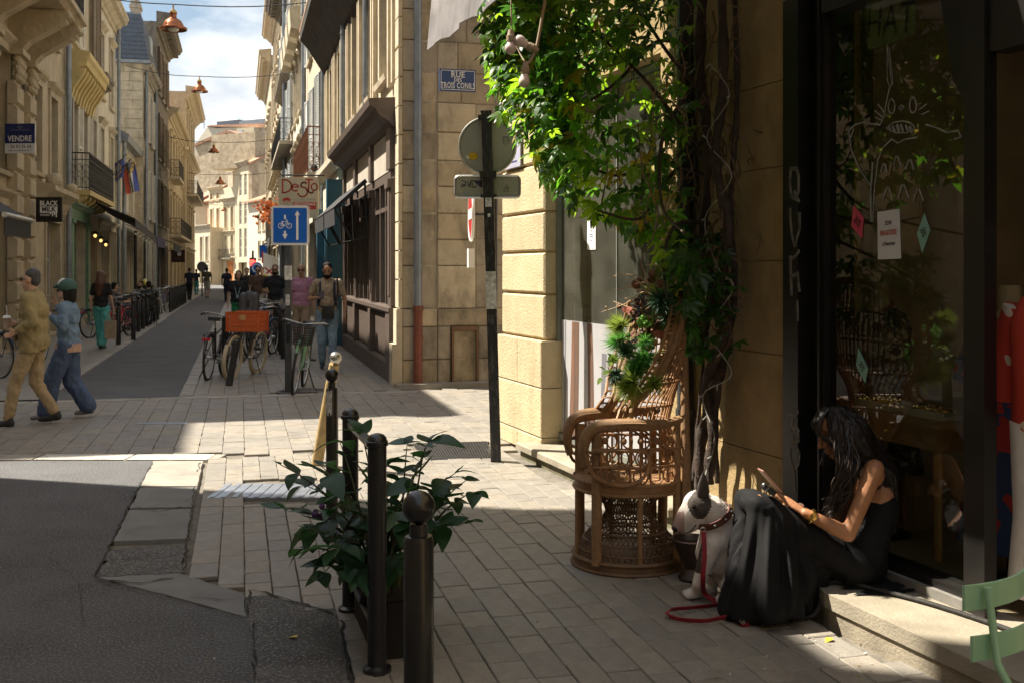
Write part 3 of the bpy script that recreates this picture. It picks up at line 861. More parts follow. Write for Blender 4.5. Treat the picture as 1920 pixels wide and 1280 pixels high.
b.raw([(-4.2, 1.5, 2.95), (4.2, 1.5, 3.25), (4.2, 1.51, 2.98), (-4.2, 1.51, 2.68), (-4.2, 1.49, 2.95), (4.2, 1.49, 3.25), (4.2, 1.5, 2.98), (-4.2, 1.5, 2.68)], [(0,1,2,3),(7,6,5,4),(0,4,5,1),(1,5,6,2),(2,6,7,3),(3,7,4,0)])
b.obj('canvas', m_black, aw)
b = MB(); bb = MB()
pts = []
for i in range(61):
 f = i / 60; x = 4.1 - 8.2 * f; z = 3.0 + 0.26 * (1 - f) - 0.3 - 0.12 * abs(math.sin(f * PI * 7)); pts.append((x, 1.45, z))
 if i % 3 == 0: bb.ball((x, 1.45, z - 0.05), 0.03, 6, 4)
b.tube(pts, 0.008, 4); b.obj('light_cord', m_ironwork, aw)
bb.obj('bulb', mat('bulb_glass', (0.75, 0.72, 0.62), rough=0.2), aw)
m_lit = emit('lamp_glow', (1.0, 0.5, 0.14), 1.1)
for i, t in enumerate((35.2, 36.6, 37.9)):
 l = thing('wall_lantern', ['lit amber lantern nearest us, beside the green shop front', 'lit amber lantern in the middle of three under the cafe awning', 'lit amber lantern farthest along under the cafe awning'][i], 'lantern', st(t, -4.35, 2.75 - (t - 35.2) * 0.08), 0, 'lit lanterns by the cafe front')
 b = MB(); b.lathe([(0.05, 0.12), (0.1, 0.07), (0.1, 0.05)], 8); b.tube([(0, 0, 0.1), (0, 0, 0.2), (-0.15, -0.05, 0.2)], 0.01, 5); b.obj('cap', m_ironwork, l)
 b = MB(); b.ball((0, 0, -0.02), 0.05, 8, 6); b.obj('globe', m_lit, l)
b = MB(); b.cyl((0, 0, 0), (0, 0, 2.9), 0.05); b.obj('awning_post', m_ironwork, label='tall thin black post holding the front of the cafe awning', cat='post', loc=st(35.6, -3.2))
# flags
def flag(name, label, base, tip, mats, w, h, cloth):
 t = thing(name, label, 'flag', base, 0, None)
 d = V(tip) - V(base)
 b = MB(); b.cyl((0, 0, 0), d, 0.015, n=6); b.obj('pole', m_ironwork, t)
 nu, nv = 14, 10; me_v = []; fs = [];
 P = lambda u, v: cloth(u, v)
 b = MB()
 for k in range(2):
  off = 0.004 * k
  o = len(b.v)
  for i in range(nu + 1):
   for j in range(nv + 1):
    q = P(i / nu, j / nv); b.v.append((q[0] + d.x, q[1] + d.y + off, q[2] + d.z))
  for i in range(nu):
   for j in range(nv):
    b.f.append((o + i*(nv+1)+j, o + (i+1)*(nv+1)+j, o + (i+1)*(nv+1)+j+1, o + i*(nv+1)+j+1)); b.mi.append(mats[1]((i + .5) / nu, (j + .5) / nv))
 b.obj('cloth', mats[0], t, smooth=60)
fb = st(42.4, -4.6, 5.2)
blue, red_, green_, yel, gry, wht = (mat('flag_blue', (0.06, 0.09, 0.33), rough=0.7), mat('flag_red', (0.5, 0.08, 0.04), rough=0.7), mat('flag_green', (0.08, 0.2, 0.12), rough=0.7), mat('flag_gold', (0.6, 0.4, 0.08), rough=0.7), mat('flag_grey', (0.12, 0.13, 0.15), rough=0.7), mat('flag_white', (0.7, 0.7, 0.7), rough=0.7))
def euf(u, v):
 for k in range(12):
  a = k * PI / 6
  if (u - .5 - .28 * math.cos(a)) ** 2 + (v - .5 - .3 * math.sin(a)) ** 2 < 0.004: return 1
 return 0
flag('european_flag', 'drooping blue flag with a ring of gold stars on the cafe house', fb, at(232, 296, 41.3), ([blue, yel], euf), 1, 1,
  lambda u, v: (-0.5 * u + 0.04 * math.sin(v * 4), -0.07 * math.sin(u * 7), -0.05 - 0.72 * v - 0.22 * u))
def saf(u, v):
 w = v - 0.5
 if u < 0.55 - abs(w) * 1.1: return 4 if u < 0.38 - abs(w) * 1.1 else 3
 if abs(w) < 0.12: return 2
 if abs(w) < 0.19: return 5
 return 1 if w > 0 else 0
flag('tricolour_flag', 'drooping flag in red, green, white, gold and blue hanging beside the blue one', st(43.4, -4.6, 5.0), at(246, 298, 41.6), ([blue, red_, green_, yel, gry, wht], saf), 1, 1,
  lambda u, v: (0.12 - 0.46 * v + 0.18 * u, 0.08 * math.sin(v * 9 + u * 2), -0.1 - 1.15 * u - 0.15 * v))
for i, (px, py) in enumerate(((215, 308), (222, 318), (212, 330))):
 p = at(px + 22, py - 18, 41.0); q = at(px - 28, py + 30, 41.8)
 b = MB(); b.cyl((0, 0, 0), p - q, 0.014, n=6); b.ball(p - q, 0.03, 6, 4)
 b.obj('flagpole', m_ironwork, label=['bare slanting flagpole on the cafe house, the highest of three', 'bare slanting flagpole on the cafe house, middle of three', 'bare slanting flagpole on the cafe house, the lowest of three'][i], cat='flagpole', group='bare flagpoles', loc=q)

# low house, then the gable with a slate mansard
T4 = 50.2
lx = lambda t: T4 - t
ops = [(lx(46), lx(45.1), 4.0, 6.0), (lx(48.6), lx(47.7), 4.0, 6.0), (lx(46.6), lx(44.6), 0.1, 2.9), (lx(49.6), lx(47.4), 0.1, 2.9)]
b4 = house_L('low_house', 'low pale house with a zinc roof edge under the bare stone gable', 44.02, T4, 6.7, m_white, s=-4.55, ops=ops)
windows(b4, ops, m_stone, hood=True)
b = MB(); b.profx([(0.002, 6.7), (0.3, 6.7), (0.36, 6.95), (0.1, 7.1), (-0.6, 7.5), (-8, 8.2), (-8, 6.71)], 0, 6.17); b.obj('roof', m_zinc, b4)
pipe('drainpipe', 'grey rainwater pipe standing behind the cafe terrace by the low pale house', st(44.3, -4.4), 0.0, 6.9, 0.08)
T5 = 56.5
lx = lambda t: T5 - t
ops = [(lx(52.2), lx(51.2), 4.0, 6.3), (lx(55), lx(54), 4.0, 6.3), (lx(52.2), lx(51.2), 7.6, 9.9), (lx(55), lx(54), 7.6, 9.9), (lx(52.6), lx(50.8), 0.1, 3), (lx(55.4), lx(53.6), 0.1, 3)]
b5 = house_L('gable_house', 'tall house with a bare stone side gable and a blue slate mansard roof', 50.22, T5, 10.9, m_stone2, s=-4.2, back=9, ops=ops)
windows(b5, ops, m_stone2, sh=m_shutW, sw=0.45)
cornice(b5, 0, 6.26, 10.5, m_stone2, out=0.4, h=0.5)
b = MB(); W5 = 6.27     # side wall laid in courses
z = 0
for i in range(26):
 y = -9.0 + (0 if i % 2 else -0.3)
 while y < -0.02:
  l = R.uniform(0.5, 0.8); b.box(W5 + 0.002, W5 + 0.02 + R.uniform(0, 0.012), max(y, -8.98), min(y + l - 0.02, -0.02), z + 0.01, z + 0.40); y += l
 z += 0.42
b.obj('gable_stones', m_stone, b5, kind='stuff')
b = MB(); b.raw([(0, 0.25, 11.0), (W5 + .2, 0.25, 11.0), (W5 + .2, -9, 11.0), (0, -9, 11.0), (0, -0.1, 13.1), (W5 - .1, -0.1, 13.1), (W5 - .1, -8.5, 13.1), (0, -8.5, 13.1)], [(3,2,1,0),(4,5,6,7),(0,1,5,4),(1,2,6,5),(2,3,7,6),(3,0,4,7)])
for i in range(10):
 z = 11.05 + i * 0.2; f = i / 10; b.box(-0.0, W5 + .2 - f*.3 + 0.02, -8.7, 0.25 - f * 0.35 + 0.015, z, z + 0.02)
b.obj('mansard', m_slate, b5)
b = MB(); b.box(-0.02, W5 + .26, -9, 0.32, 10.86, 11.0); b.box(0, W5 - .3, -8.4, -0.42, 13.1, 13.22); b.obj('zinc_band', m_zinc, b5)
w = MB(); w.box(2.2, 3.4, -0.6, 0.1, 11.1, 12.7); w.obj('dormer', m_shutG, b5)
for i, t in enumerate((50.6, 56.3)):
 pipe('drainpipe', ['blue-grey pipe down the street corner of the bare stone gable', 'dark grey pipe between the gable house and the tall sooty house'][i], st(t, -4.08), 0.0, 11, 0.07)
T6 = 66.0
lx = lambda t: T6 - t
ops = [(lx(t + 1.1), lx(t), z, z + 2.3) for t in (57.6, 60.2, 62.8) for z in (4, 7.4, 10.8)] + [(lx(58.9), lx(57.2), 0.1, 3), (lx(63), lx(60), 0.1, 3)]
b6 = house_L('sooty_house', 'tall weathered house with a dark overhanging eave and creeper on its front', 56.52, T6, 14.2, m_dirty, s=-4.1, ops=ops)
windows(b6, ops, m_stone2, sh=m_shutB, sw=0.5)
cornice(b6, 0, 9.4, 13.9, m_dirty, out=0.8, h=0.8, dent=0.5)
chimney(b6, 3.5, -1.5, 14.3, 2.2)
gv = MB()
for i in range(500):
 x = R.gauss(lx(59.2), 0.7); z = R.uniform(3.5, 8.8); y = R.uniform(0.05, 0.45); s = R.uniform(0.05, 0.13)
 gv.raw([(x - s, y, z), (x, y + R.uniform(-s, s), z - s), (x + s, y, z), (x, y + R.uniform(-s, s), z + s)], [(0, 1, 2, 3)])
gv.obj('creeper', mat('creeper_leaf', (0.035, 0.06, 0.02), rough=0.6, trans=(0.08, 0.14, 0.03)), label='dark green creeper hanging on the tall sooty house', cat='creeper').matrix_world = Matrix.Translation(st(T6, -4.1)) @ Matrix.Rotation(RZ_L, 4, 'Z')
T7 = 82.0
lx = lambda t: T7 - t
ops = [(lx(t + 1.1), lx(t), z, z + 2.2) for t in (67.5, 70.5, 73.5, 76.5, 79.5) for z in (4, 7.6)] + [(lx(t + 2), lx(t), 0.1, 3) for t in (67, 71, 75, 79)]
b7 = house_L('long_cream_house', 'cream house with long balcony and a tall chimney far up the street', 66.02, T7, 11.0, m_cream, s=-4.1, ops=ops)
windows(b7, ops, m_cream, hood=True)
cornice(b7, 0, 15.9, 10.6, m_cream, out=0.6, h=0.7)
bl = MB(); bl.box(1, 15, 0.002, 0.7, 3.6, 3.75); bal = bl.obj('balcony', m_stone, b7); railing(bal, 1, 15, 0.66, 3.75, 1.0, m_ironwork, bars=0.3)
bl = MB(); bl.box(10, 15, 0.002, 0.6, 7.1, 7.25); bal = bl.obj('balcony', m_stone, b7); railing(bal, 10, 15, 0.56, 7.25, 1.0, m_ironwork, bars=0.3)
chimney(b7, 11.8, -2.6, 11, 3.9, 1.1, 0.7);
b = MB(); b.profx([(0.3, 11.2), (-4, 13), (-8, 11.2)], 0, 15.9); b.obj('roof', m_tile, b7)
T8 = 99.0
lx = lambda t: T8 - t
ops = [(lx(t + 1.1), lx(t), z, z + 2.3) for t in (84, 87.5, 91, 94.5) for z in (4, 7.6, 11.2)] + [(lx(t + 2), lx(t), 0.1, 3) for t in (83.5, 87, 91, 95)]
b8 = house_L('end_house', 'cream house with a bold double cornice closing the left row', 82.02, T8, 14.8, m_cream, s=-3.9, ops=ops)
windows(b8, ops, m_cream, hood=True)
cornice(b8, 0, 16.9, 14.2, m_cream, out=0.9, h=1.0); cornice(b8, 0, 16.9, 10.0, m_cream, out=0.5, h=0.5)
bl = MB(); bl.box(1, 15, 0.002, 0.8, 7.2, 7.35); bal = bl.obj('balcony', m_stone, b8); railing(bal, 1, 15, 0.76, 7.35, 1.0, m_ironwork, bars=0.3)
# shop fronts and blinds further up the left row
for t, l, c, lab in ((47, 2.4, 'navy_canvas', 'dark purple-blue shop blind past the cafe terrace'), (59, 3, 'forest_canvas', 'dark green shop blind before the brown hanging sign')):
 aw = thing('shop_blind', lab, 'awning', st(t, -4.4), RZ_L)
 cc = mat(c, (0.03, 0.025, 0.07) if 'navy' in c else (0.015, 0.03, 0.02), rough=0.8)
 b = MB(); b.profx([(0, 3.5), (1.2, 3.0), (1.22, 2.6), (1.19, 2.6), (1.17, 2.97), (0, 3.46)], -l, l); b.obj('canvas', cc, aw)
 b = MB(); b.box(-l, l, 0.0, 0.2, 0.1, 2.5); b.obj('valance_box', m_dark, aw) if False else None
t_ = thing('brown_sign', 'dark brown square hanging sign with a round white emblem up the left side', 'sign', at(334, 480, 62), 0)
b = MB(); b.box(-0.4, 0.4, -0.03, 0.03, -0.38, 0.34); b.obj('board', mat('sign_brown', (0.05, 0.018, 0.014), rough=0.5), t_)
b = MB(); b.lathe([(0.11, 0), (0.11, 0.004)], 20, Matrix.Translation((0.08, -0.032, 0.1)) @ Matrix.Rotation(PI / 2, 4, 'X')); b.obj('emblem', m_signW, t_)
b = MB(); b.box(-0.2, 0.2, -0.034, -0.031, -0.2, -0.18); b.box(-0.2, 0.2, -0.034, -0.031, -0.14, -0.12); b.box(0.06, 0.1, -0.04, -0.037, 0.04, 0.16); b.obj('lettering', mat('faint_red', (0.2, 0.08, 0.06)), t_)
b = MB(); b.tube([(-0.4, 0, 0.3), (-1.4, 0.2, 0.3)], 0.02, 6); b.obj('bracket', m_ironwork, t_)
# the house across the side street at the left of the road, and the one behind the corner house: both stand out of the picture and shade the road
ops = [(x, x + 1.1, z, z + 2.2) for x in (1.2, 3.6, 6.0, 8.4, 10.8, 13.2) for z in (0.9, 4.3, 7.8)]
sb = house_L('shade_house', 'four storey stone house on the left of the road before the crossing', -30, 11.6, 12.3, m_stone, s=-5.6, back=9, ops=ops)
windows(sb, ops, m_stone)
b = MB(); b.box(2.9, 41.5, -9, 0.0, 12.5, 14.3); b.obj('shade_storey', m_slate, sb)  # unseen storey added to throw shade over the step and doorway
cornice(sb, 0, 41.6, 11.85, m_stone, out=0.3, h=0.45)
ops = [(x, x + 1.1, z, z + 2.2) for x in (1.0, 3.6) for z in (0.9, 4.3, 7.8)]
sc_ = thing('side_street_house', 'tall stone house along the side street behind the corner building', 'building', st(15.4, -9.4), math.atan2(-NY, -NX))
wall_with(12, 14.0, ops, back=9).obj('wall', m_stone2, sc_)
windows(sc_, ops, m_stone2)
ops = [(x, x + 1.2, z, z + 2.3) for x in (2, 5, 8, 11, 14, 17) for z in (0.9, 4.4, 8.0)]
bh_ = thing('sky_blocking_house', 'unseen stone house added behind the viewpoint to keep sky light off the foreground', 'building', (-6, -24, 0), 0)  # added out of view behind the camera to deepen the foreground shade
wall_with(20, 14, ops, back=8).obj('wall', m_stone2, bh_)
windows(bh_, ops, m_stone)
# right side of the street
rx = lambda t: t - T0
m_brown = mat('brown_shop_paint', (0.10, 0.075, 0.062), rough=0.5, var=0.15, scale=6, stain=0.3, stcol=(0.05, 0.04, 0.035))
m_fascia = mat('pale_fascia', (0.42, 0.38, 0.32), rough=0.7, var=0.15, scale=3, stain=0.4, stcol=(0.2, 0.17, 0.13))
m_blue = mat('petrol_blue_paint', (0.02, 0.09, 0.14), rough=0.5, var=0.2, scale=4)
T0 = 15.35
# --- corner building with the street name plate
b1 = thing('corner_building', 'stone corner building with the blue street name plate and the brown shop front', 'building', st(T0, 2.29), RZ_R)
W1 = 8.6
ops = [(1.4, 2.4, 4.75, 7.0), (3.6, 4.6, 4.75, 7.0), (5.9, 6.9, 4.75, 7.0), (0.75, 8.2, 0.0, 4.0)]
wall_with(W1, 7.3, ops, depth=0.45, xmin=0.335).obj('wall', m_stone, b1)
windows(b1, ops[:3], m_stone, frame=m_frameW)
for x in (0.55, 1.0, 2.9, 3.2, 5.15, 5.4, 7.4, 7.7, 8.3):
 pl = MB(); pl.box(x, x + 0.13, 0.003, 0.09, 4.5, 6.9); pl.obj('pilaster', m_stone, b1)
qs = MB()
# body behind, and the face that looks at us across the side street, laid in big blocks
bd = MB(); bd.box(0.30, W1, -5.4, -0.46, 4.05, 7.28); bd.box(0.30, 0.62, -5.4, -0.46, 0, 4.05); bd.box(7.9, W1, -5.4, -0.46, 0, 4.05); bd.box(0.62, 7.9, -5.4, -5.1, 0, 4.05)
bd.obj('wall', m_stone2, b1)
BLK = [mat('block_' + n, c, rough=0.85, var=0.16, scale=3.5, bump=0.5, bscale=30, rnd=0.2, stain=0.8, stcol=(0.11, 0.09, 0.065), stscale=(1.2, 1.2, 0.6)) for n, c in
  (('ochre', (0.42, 0.35, 0.24)), ('grey', (0.37, 0.32, 0.245)), ('pale', (0.47, 0.405, 0.29)))]
fw = MB(); fw.box(0.16, 0.32, -5.4, -0.02, 0, 7.28); cface = fw.obj('corner_face', m_stone2, b1)
def block(y0, y1, z0, z1, out, k):
 b = MB(); g = 0.005
 # local: the face looks towards -x; build outwards to -x
 x0 = 0.159 - out
 c = 0.012
 vs = [(0.20, y0+g, z0+g), (0.20, y1-g, z0+g), (0.20, y1-g, z1-g), (0.20, y0+g, z1-g), (x0+c, y0+g, z0+g), (x0+c, y1-g, z0+g), (x0+c, y1-g, z1-g), (x0+c, y0+g, z1-g),
   (x0, y0+g+c, z0+g+c), (x0, y1-g-c, z0+g+c), (x0, y1-g-c, z1-g-c), (x0, y0+g+c, z1-g-c)]
 b.raw(vs, [(0,1,2,3),(8,11,10,9),(0,4,5,1),(1,5,6,2),(2,6,7,3),(3,7,4,0),(4,8,9,5),(5,9,10,6),(6,10,11,7),(7,11,8,4)])
 o = b.obj('stone_block', BLK[k], cface)
 return o
zs = [0, 0.38, 0.86, 1.12, 1.75, 2.14, 2.52, 2.92, 3.3, 3.72, 4.15, 4.6, 5.05, 5.5, 6, 6.5, 7.25]
for i, (za, zb) in enumerate(zip(zs[:-1], zs[1:])):
 lower = zb <= 1.13
 k = R.choice((0, 1, 2))
 block(-0.27, 0.01, za, zb, 0.12 if lower else 0.06, R.choice((1, 2, 0)))
 block(-0.52, -0.27, za, zb, 0.06 if lower else 0.0, R.choice((1, 1, 0)))
 if 0.0 <= za < 0.8:
  block(-0.72, -0.52, za, zb, 0.05, 1); block(-1.40, -1.13, za, zb, 0.05, 1)
 elif zb <= 1.13: block(-1.40, -0.52, za, zb, 0.05, 0)
 elif za < 3.9:
  block(-1.10, -0.52, za, zb, 0.035 + (0.01 if i % 2 else 0), R.choice((0, 0, 2))); block(-1.40, -1.10, za, zb, 0.01, 1)
 else:
  f = R.uniform(0.3, 0.6); block(-0.52 - f, -0.52, za, zb, 0.02, R.choice((1, 1, 0))); block(-1.40, -0.52 - f, za, zb, 0.02, R.choice((1, 0, 0)))
 y = -1.40
 while y > -5.0:
  l = R.uniform(0.5, 0.9); block(max(y - l, -5.38), y, za, zb, 0.015, R.choice((0, 1, 1))); y -= l
# bricked-up hatch low in the wall
h = MB(); h.box(0.135, 0.158, -1.12, -0.73, 0.04, 0.79); hh = h.obj('hatch', BLK[0], cface)
h = MB(); h.box(0.05, 0.157, -0.755, -0.728, 0.0, 0.86); h.box(0.05, 0.157, -1.125, -1.098, 0.0, 0.86); h.box(0.05, 0.157, -1.097, -0.756, 0.80, 0.86); h.obj('hatch_frame', mat('rust_stain', (0.16, 0.09, 0.045), rough=0.8, var=0.3), cface)
h = MB(); h.box(0.125, 0.134, -0.98, -0.90, 0.70, 0.735); h.box(0.128, 0.134, -1.09, -0.76, 0.4, 0.408); h.obj('hatch_lock', m_stone2, cface)
st_ = MB(); st_.box(-0.22, 0.0, -2.6, 0.12, -0.03, 0.06); st_.obj('threshold_stone', m_slab, b1)
q_ = MB(); q_.box(0.02, 0.33, 0.012, 0.16, 0, 0.62); q_.box(0.02, 0.33, 0.012, 0.10, 0.621, 1.12)
for i in range(9): q_.box(0.02, 0.34, 0.012, 0.07, 1.14 + i * 0.42, 1.14 + i * 0.42 + 0.40)
for i in range(6): q_.box(0.02, 0.34, 0.012, 0.07, 4.95 + i * 0.42, 4.95 + i * 0.42 + 0.40)
q_.obj('corner_quoin', m_stone, b1)
# eave: a deep dark cove
ev = MB(); ev.profx([(0.003, 6.9), (0.12, 7.0), (0.28, 7.25), (0.5, 7.6), (0.72, 7.85), (0.74, 8.0), (0.003, 8.05)], 0, W1 + 5.3); ev.obj('eave', mat('sooty_wood', (.05, .043, .035), rough=.85, var=.4, scale=5, stain=.5, stcol=(.02, .018, .015)), b1)
rf = MB(); rf.profx([(0.75, 8.02), (0.75, 8.1), (-2.7, 9.3), (-5.4, 8.1), (-5.4, 7.29), (0.003, 7.29)], 0.16, W1 - 0.01); rf.obj('roof', m_tile, b1)
# --- the brown shop front set into the ground floor
x0, x1 = 0.5, 8.15
sf = MB()
sf.profx([(0.0, 0.0), (0.13, 0.0), (0.13, 0.28), (0.1, 0.32), (-0.05, 0.32), (-0.05, 0.0)], x0, x1)
sf.profx([(-0.05, 1.02), (0.12, 1.02), (0.15, 1.06), (0.15, 1.12), (-0.12, 1.14), (-0.12, 1.02)], x0, x1)
sf.box(x0, x1, -0.1, 0.06, 3.06, 3.2)
sf.profx([(-0.05, 3.82), (0.1, 3.82), (0.16, 3.9), (0.3, 3.98), (0.36, 4.08), (0.44, 4.12), (0.46, 4.22), (-0.05, 4.26)], x0 - 0.1, x1 + 0.05)
PX_ = [x0, 2.95, 5.5, x1 - 0.36]
for i, x in enumerate(PX_):
 w = 0.42 if i == 0 else 0.3
 sf.box(x, x + w, -0.08, 0.14, 0.321, 1.019); sf.box(x + 0.03, x + w - 0.03, -0.08, 0.11, 1.141, 3.059); sf.box(x, x + w, -0.08, 0.13, 3.201, 3.819)
 sf.box(x + 0.1, x + w - 0.1, 0.111, 0.125, 1.3, 2.9); sf.box(x + 0.02, x + w - 0.02, 0.112, 0.16, 2.92, 3.05)
shop = sf.obj('shop_front', m_brown, b1)
for a, w, b_ in ((x0, 0.42, PX_[1]), (PX_[1], 0.3, PX_[2]), (PX_[2], 0.3, PX_[3])):
 xa, xb = a + w + 0.01, b_ - 0.01
 pn = MB(); pn.box(xa, xb, -0.1, 0.04, 0.33, 1.01)
 vent = a == PX_[1] or a == x0
 n = int((xb - xa - 0.5) / 0.12)
 for i in range(n):
  x = xa + 0.45 + i * 0.12
  if x < xb - 0.05: pn.box(x, x + 0.105, 0.041, 0.06, 0.36, 0.98)
 pn.obj('panel_boards', m_brown, b1)
 vv = MB();
 for i in range(12): vv.raw([(xa + 0.06, 0.045, 0.40 + i * .046), (xa + 0.38, 0.045, 0.40 + i * .046), (xa + 0.38, 0.085, 0.375 + i * .046), (xa + 0.06, 0.085, 0.375 + i * .046)], [(0, 1, 2, 3)])
 vv.box(xa + 0.02, xa + 0.06, 0.041, 0.09, 0.35, 0.98); vv.box(xa + 0.38, xa + 0.42, 0.041, 0.09, 0.35, 0.98)
 vv.obj('vent', m_brown, b1)
 fr = MB(); m = xb - xa
 for k in range(4):
  x = xa + m * k / 3; fr.box(max(xa, x - 0.035), min(xb, x + 0.035), -0.03, 0.05, 1.145, 3.05)
 for k in range(3):
  fr.box(xa + m*k/3 + 0.036, xa + m*(k+1)/3 - 0.036, -0.03, 0.045, 2.62, 2.69)
 w_ = fr.obj('window', m_brown, b1)
 p = MB(); p.box(xa, xb, -0.012, -0.004, 1.15, 3.05); p.obj('pane', m_glassR if 'm_glassR' in globals() else glass('shop_glass', refl=1.6), w_)
 pf = MB(); pf.box(xa, xb, -0.08, 0.07, 3.21, 3.81); pf.obj('fascia', m_fascia, b1)
ins = MB(); ins.box(0.8, 8.0, -2.6, -2.5, 0, 4); ins.box(0.8, 8, -2.49, -0.2, 0, 0.04); ins.box(0.8, 8, -2.49, -0.2, 3.98, 4.02); ins.obj('shop_interior', mat('interior_wall', (0.2, 0.18, 0.15)), b1)
dv = MB()
for i in range(16):
 x = 1.1 + i * 0.43 + R.uniform(-.08, .08); y = R.uniform(-.7, -.35); h_ = R.uniform(.2, .75)
 dv.lathe([(0.05, 1.15), (R.uniform(.06, .13), 1.15 + h_ * .4), (0.04, 1.15 + h_ * .75), (0.07, 1.15 + h_)], 10, rotm(0, (x, y, 0)))
dv.box(0.9, 7.9, -0.9, -0.25, 1.08, 1.14)
dv.obj('window_display', mat('display_pale', (0.4, 0.4, 0.36), rough=0.35, var=0.4, scale=3, rnd=0.2), b1)
# folded canvas blinds over the brown shop
for i, (x, w, dz) in enumerate(((3.1, 2.3, 0.0), (5.6, 2.4, -0.02))):
 t_ = thing('folded_blind', ['short dark canvas blind on folding arms over the middle window of the brown shop', 'dark canvas blind sagging beyond it, beside the blue pilaster'][i], 'awning', st(T0 + x, 2.29), RZ_R, 'blinds on the brown shop')
 b = MB(); b.profx([(0.16, 3.2), (0.7, 2.72), (0.74, 2.76), (0.2, 3.26)], 0, w); b.profx([(0.72, 2.74), (0.73, 2.74), (0.72, 2.46), (0.71, 2.46)], 0, w); b.obj('canvas', m_black, t_)
 for xx in (0.05, w - 0.05): b = MB(); b.tube([(xx, 0.16, 2.25), (xx, 0.42, 2.2), (xx, 0.71, 2.72)], 0.02, 5); b.tube([(xx, 0.16, 2.25), (xx, 0.2, 3.2)], 0.02, 5); b.obj('folding_arm', m_ironwork, t_)
pipe('drainpipe', 'thick grey pipe with a rust-red boot on the corner beside the street name plate', st(T0 - 0.03, 2.50), 0.06, 8, 0.058, boot=1.13)
pipe('drainpipe', 'grey rainwater pipe running down to the cornice of the brown shop', st(23.6, 2.19), 4.25, 7.9, 0.06)
pipe('drainpipe', 'thin grey pipe between the windows above the brown shop', st(19.4, 2.2), 4.25, 7.9, 0.05)
# street name plate
pm_ = at(858.5, 151, 14.95)
np_ = thing('street_sign', 'blue enamel street plate reading RUE DES TROIS CONILS on the corner wall', 'sign', pm_, math.atan2(NY, NX))
b = MB(); b.box(-0.255, 0.255, 0.0, 0.06, -0.155, 0.155); b.obj('plate', mat('enamel_blue', (0.018, 0.06, 0.2), rough=0.25, var=0.06), np_)
m_enw = mat('enamel_white', (0.75, 0.76, 0.78), rough=0.3, var=0.03)
b = MB(); e = 0.006
for (xa, xb, za, zb) in ((-0.225, 0.225, 0.130, 0.137), (-0.225, 0.225, -0.137, -0.130), (-0.242, -0.235, -0.12, 0.12), (0.235, 0.242, -0.12, 0.12)): b.box(xa, xb, -0.002, 0.0005, za, zb)
for sx, sz in ((1, 1), (1, -1), (-1, 1), (-1, -1)):
 pts = [(sx * (0.225 + 0.0135 * math.sin(a)), -0.0008, sz * (0.12 + 0.0135 * math.cos(a))) for a in [k * PI / 8 for k in range(5)]]
 b.tube(pts, 0.0036, 5)
b.obj('border', m_enw, np_)
def serif_text(s, size, x, z, parent, sx):
 """lettering with little slab serifs"""
 text(s, size, Matrix.Translation((x, -0.002, z)) @ UP_TEXT, m_enw, parent, sx=sx, bold=0.004, ext=0.0015, space=1.06)
 tm = text_mesh(s, size, sx=sx, space=1.06); xs = sorted(set(round(v.co.x, 4) for v in tm.vertices))
 # serifs: under and over every near-vertical stem end
 lo = min(v.co.y for v in tm.vertices); hi = max(v.co.y for v in tm.vertices); b = MB(); seen = []
 for lim in (lo, hi):
  pts = sorted(v.co.x for v in tm.vertices if abs(v.co.y - lim) < size * 0.01)
  i = 0
  while i < len(pts):
   j = i
   while j + 1 < len(pts) and pts[j + 1] - pts[j] < size * 0.17: j += 1
   if pts[j] - pts[i] < size * 0.17:
    b.box(x + pts[i] - size*0.07, x + pts[j] + size*0.07, -0.0038, -0.0005, z + lim - size*0.018, z + lim + size*0.018)
   i = j + 1
 bpy.data.meshes.remove(tm)
 if b.v: b.obj('serif', m_enw, parent)
serif_text('RUE', 0.115, 0, 0.077, np_, 0.92)
serif_text('DES', 0.068, 0, 0.002, np_, 0.92)
serif_text('TROIS CONILS', 0.112, 0, -0.078, np_, 0.64)
# --- next house (shares the eave), closing with the DESTO shop
T0 = 23.97
ops = [(0.7, 1.6, 4.6, 6.8), (3.0, 3.9, 4.6, 6.8), (0.4, 4.7, 0.1, 3.1)]
b2 = house_R('stock_shop_house', 'narrow house with ribbed window jambs above the discount shop with petrol blue pilaster', T0, 29.2, 7.3, m_stone, ops=ops, back=5.4)
windows(b2, ops[:2], m_stone, hood=False)
for x in (0.1, 0.35, 1.9, 2.2, 2.55, 4.2, 4.5, 4.95): pl = MB(); pl.box(x, x + 0.13, 0.003, 0.1, 4.3, 6.9); pl.obj('pilaster', m_stone, b2)
rf = MB(); rf.profx([(0.75, 8.02), (0.75, 8.1), (-2.7, 9.3), (-5.4, 8.1), (-5.4, 7.29), (0.003, 7.29)], 0, 5.2); rf.obj('roof', m_tile, b2)
b = MB(); b.box(0.02, 0.34, 0.003, 0.42, 0.0, 3.7); b.obj('blue_pilaster', m_blue, b2); b = MB(); b.box(4.9, 5.15, 0.003, 0.3, 0, 3.3); b.obj('blue_pilaster', m_blue, b2)
b = MB(); b.box(0.36, 4.88, 0.003, 0.14, 3.12, 3.95); b.profx([(0.003, 3.96), (0.2, 3.96), (0.34, 4.1), (0.36, 4.22), (0.003, 4.26)], 0.0, 5.2); f_ = b.obj('fascia', m_white, b2)
text('DESTO', 0.55, Matrix.Translation((2.4, 0.142, 3.5)) @ Matrix.Rotation(PI, 4, 'Z') @ UP_TEXT, mat('faded_red', (0.45, 0.12, 0.08), rough=0.7), b2)
b = MB()
for x in (0.45, 1.7, 2.0, 3.3, 4.5): b.box(x, x + 0.16, -0.03, 0.12, 0.1, 3.1)
sp = b.obj('shop_front', m_blue, b2); p = MB(); p.box(0.4, 4.7, -0.06, -0.05, 0.3, 3.1); p.obj('pane', m_pane, sp)
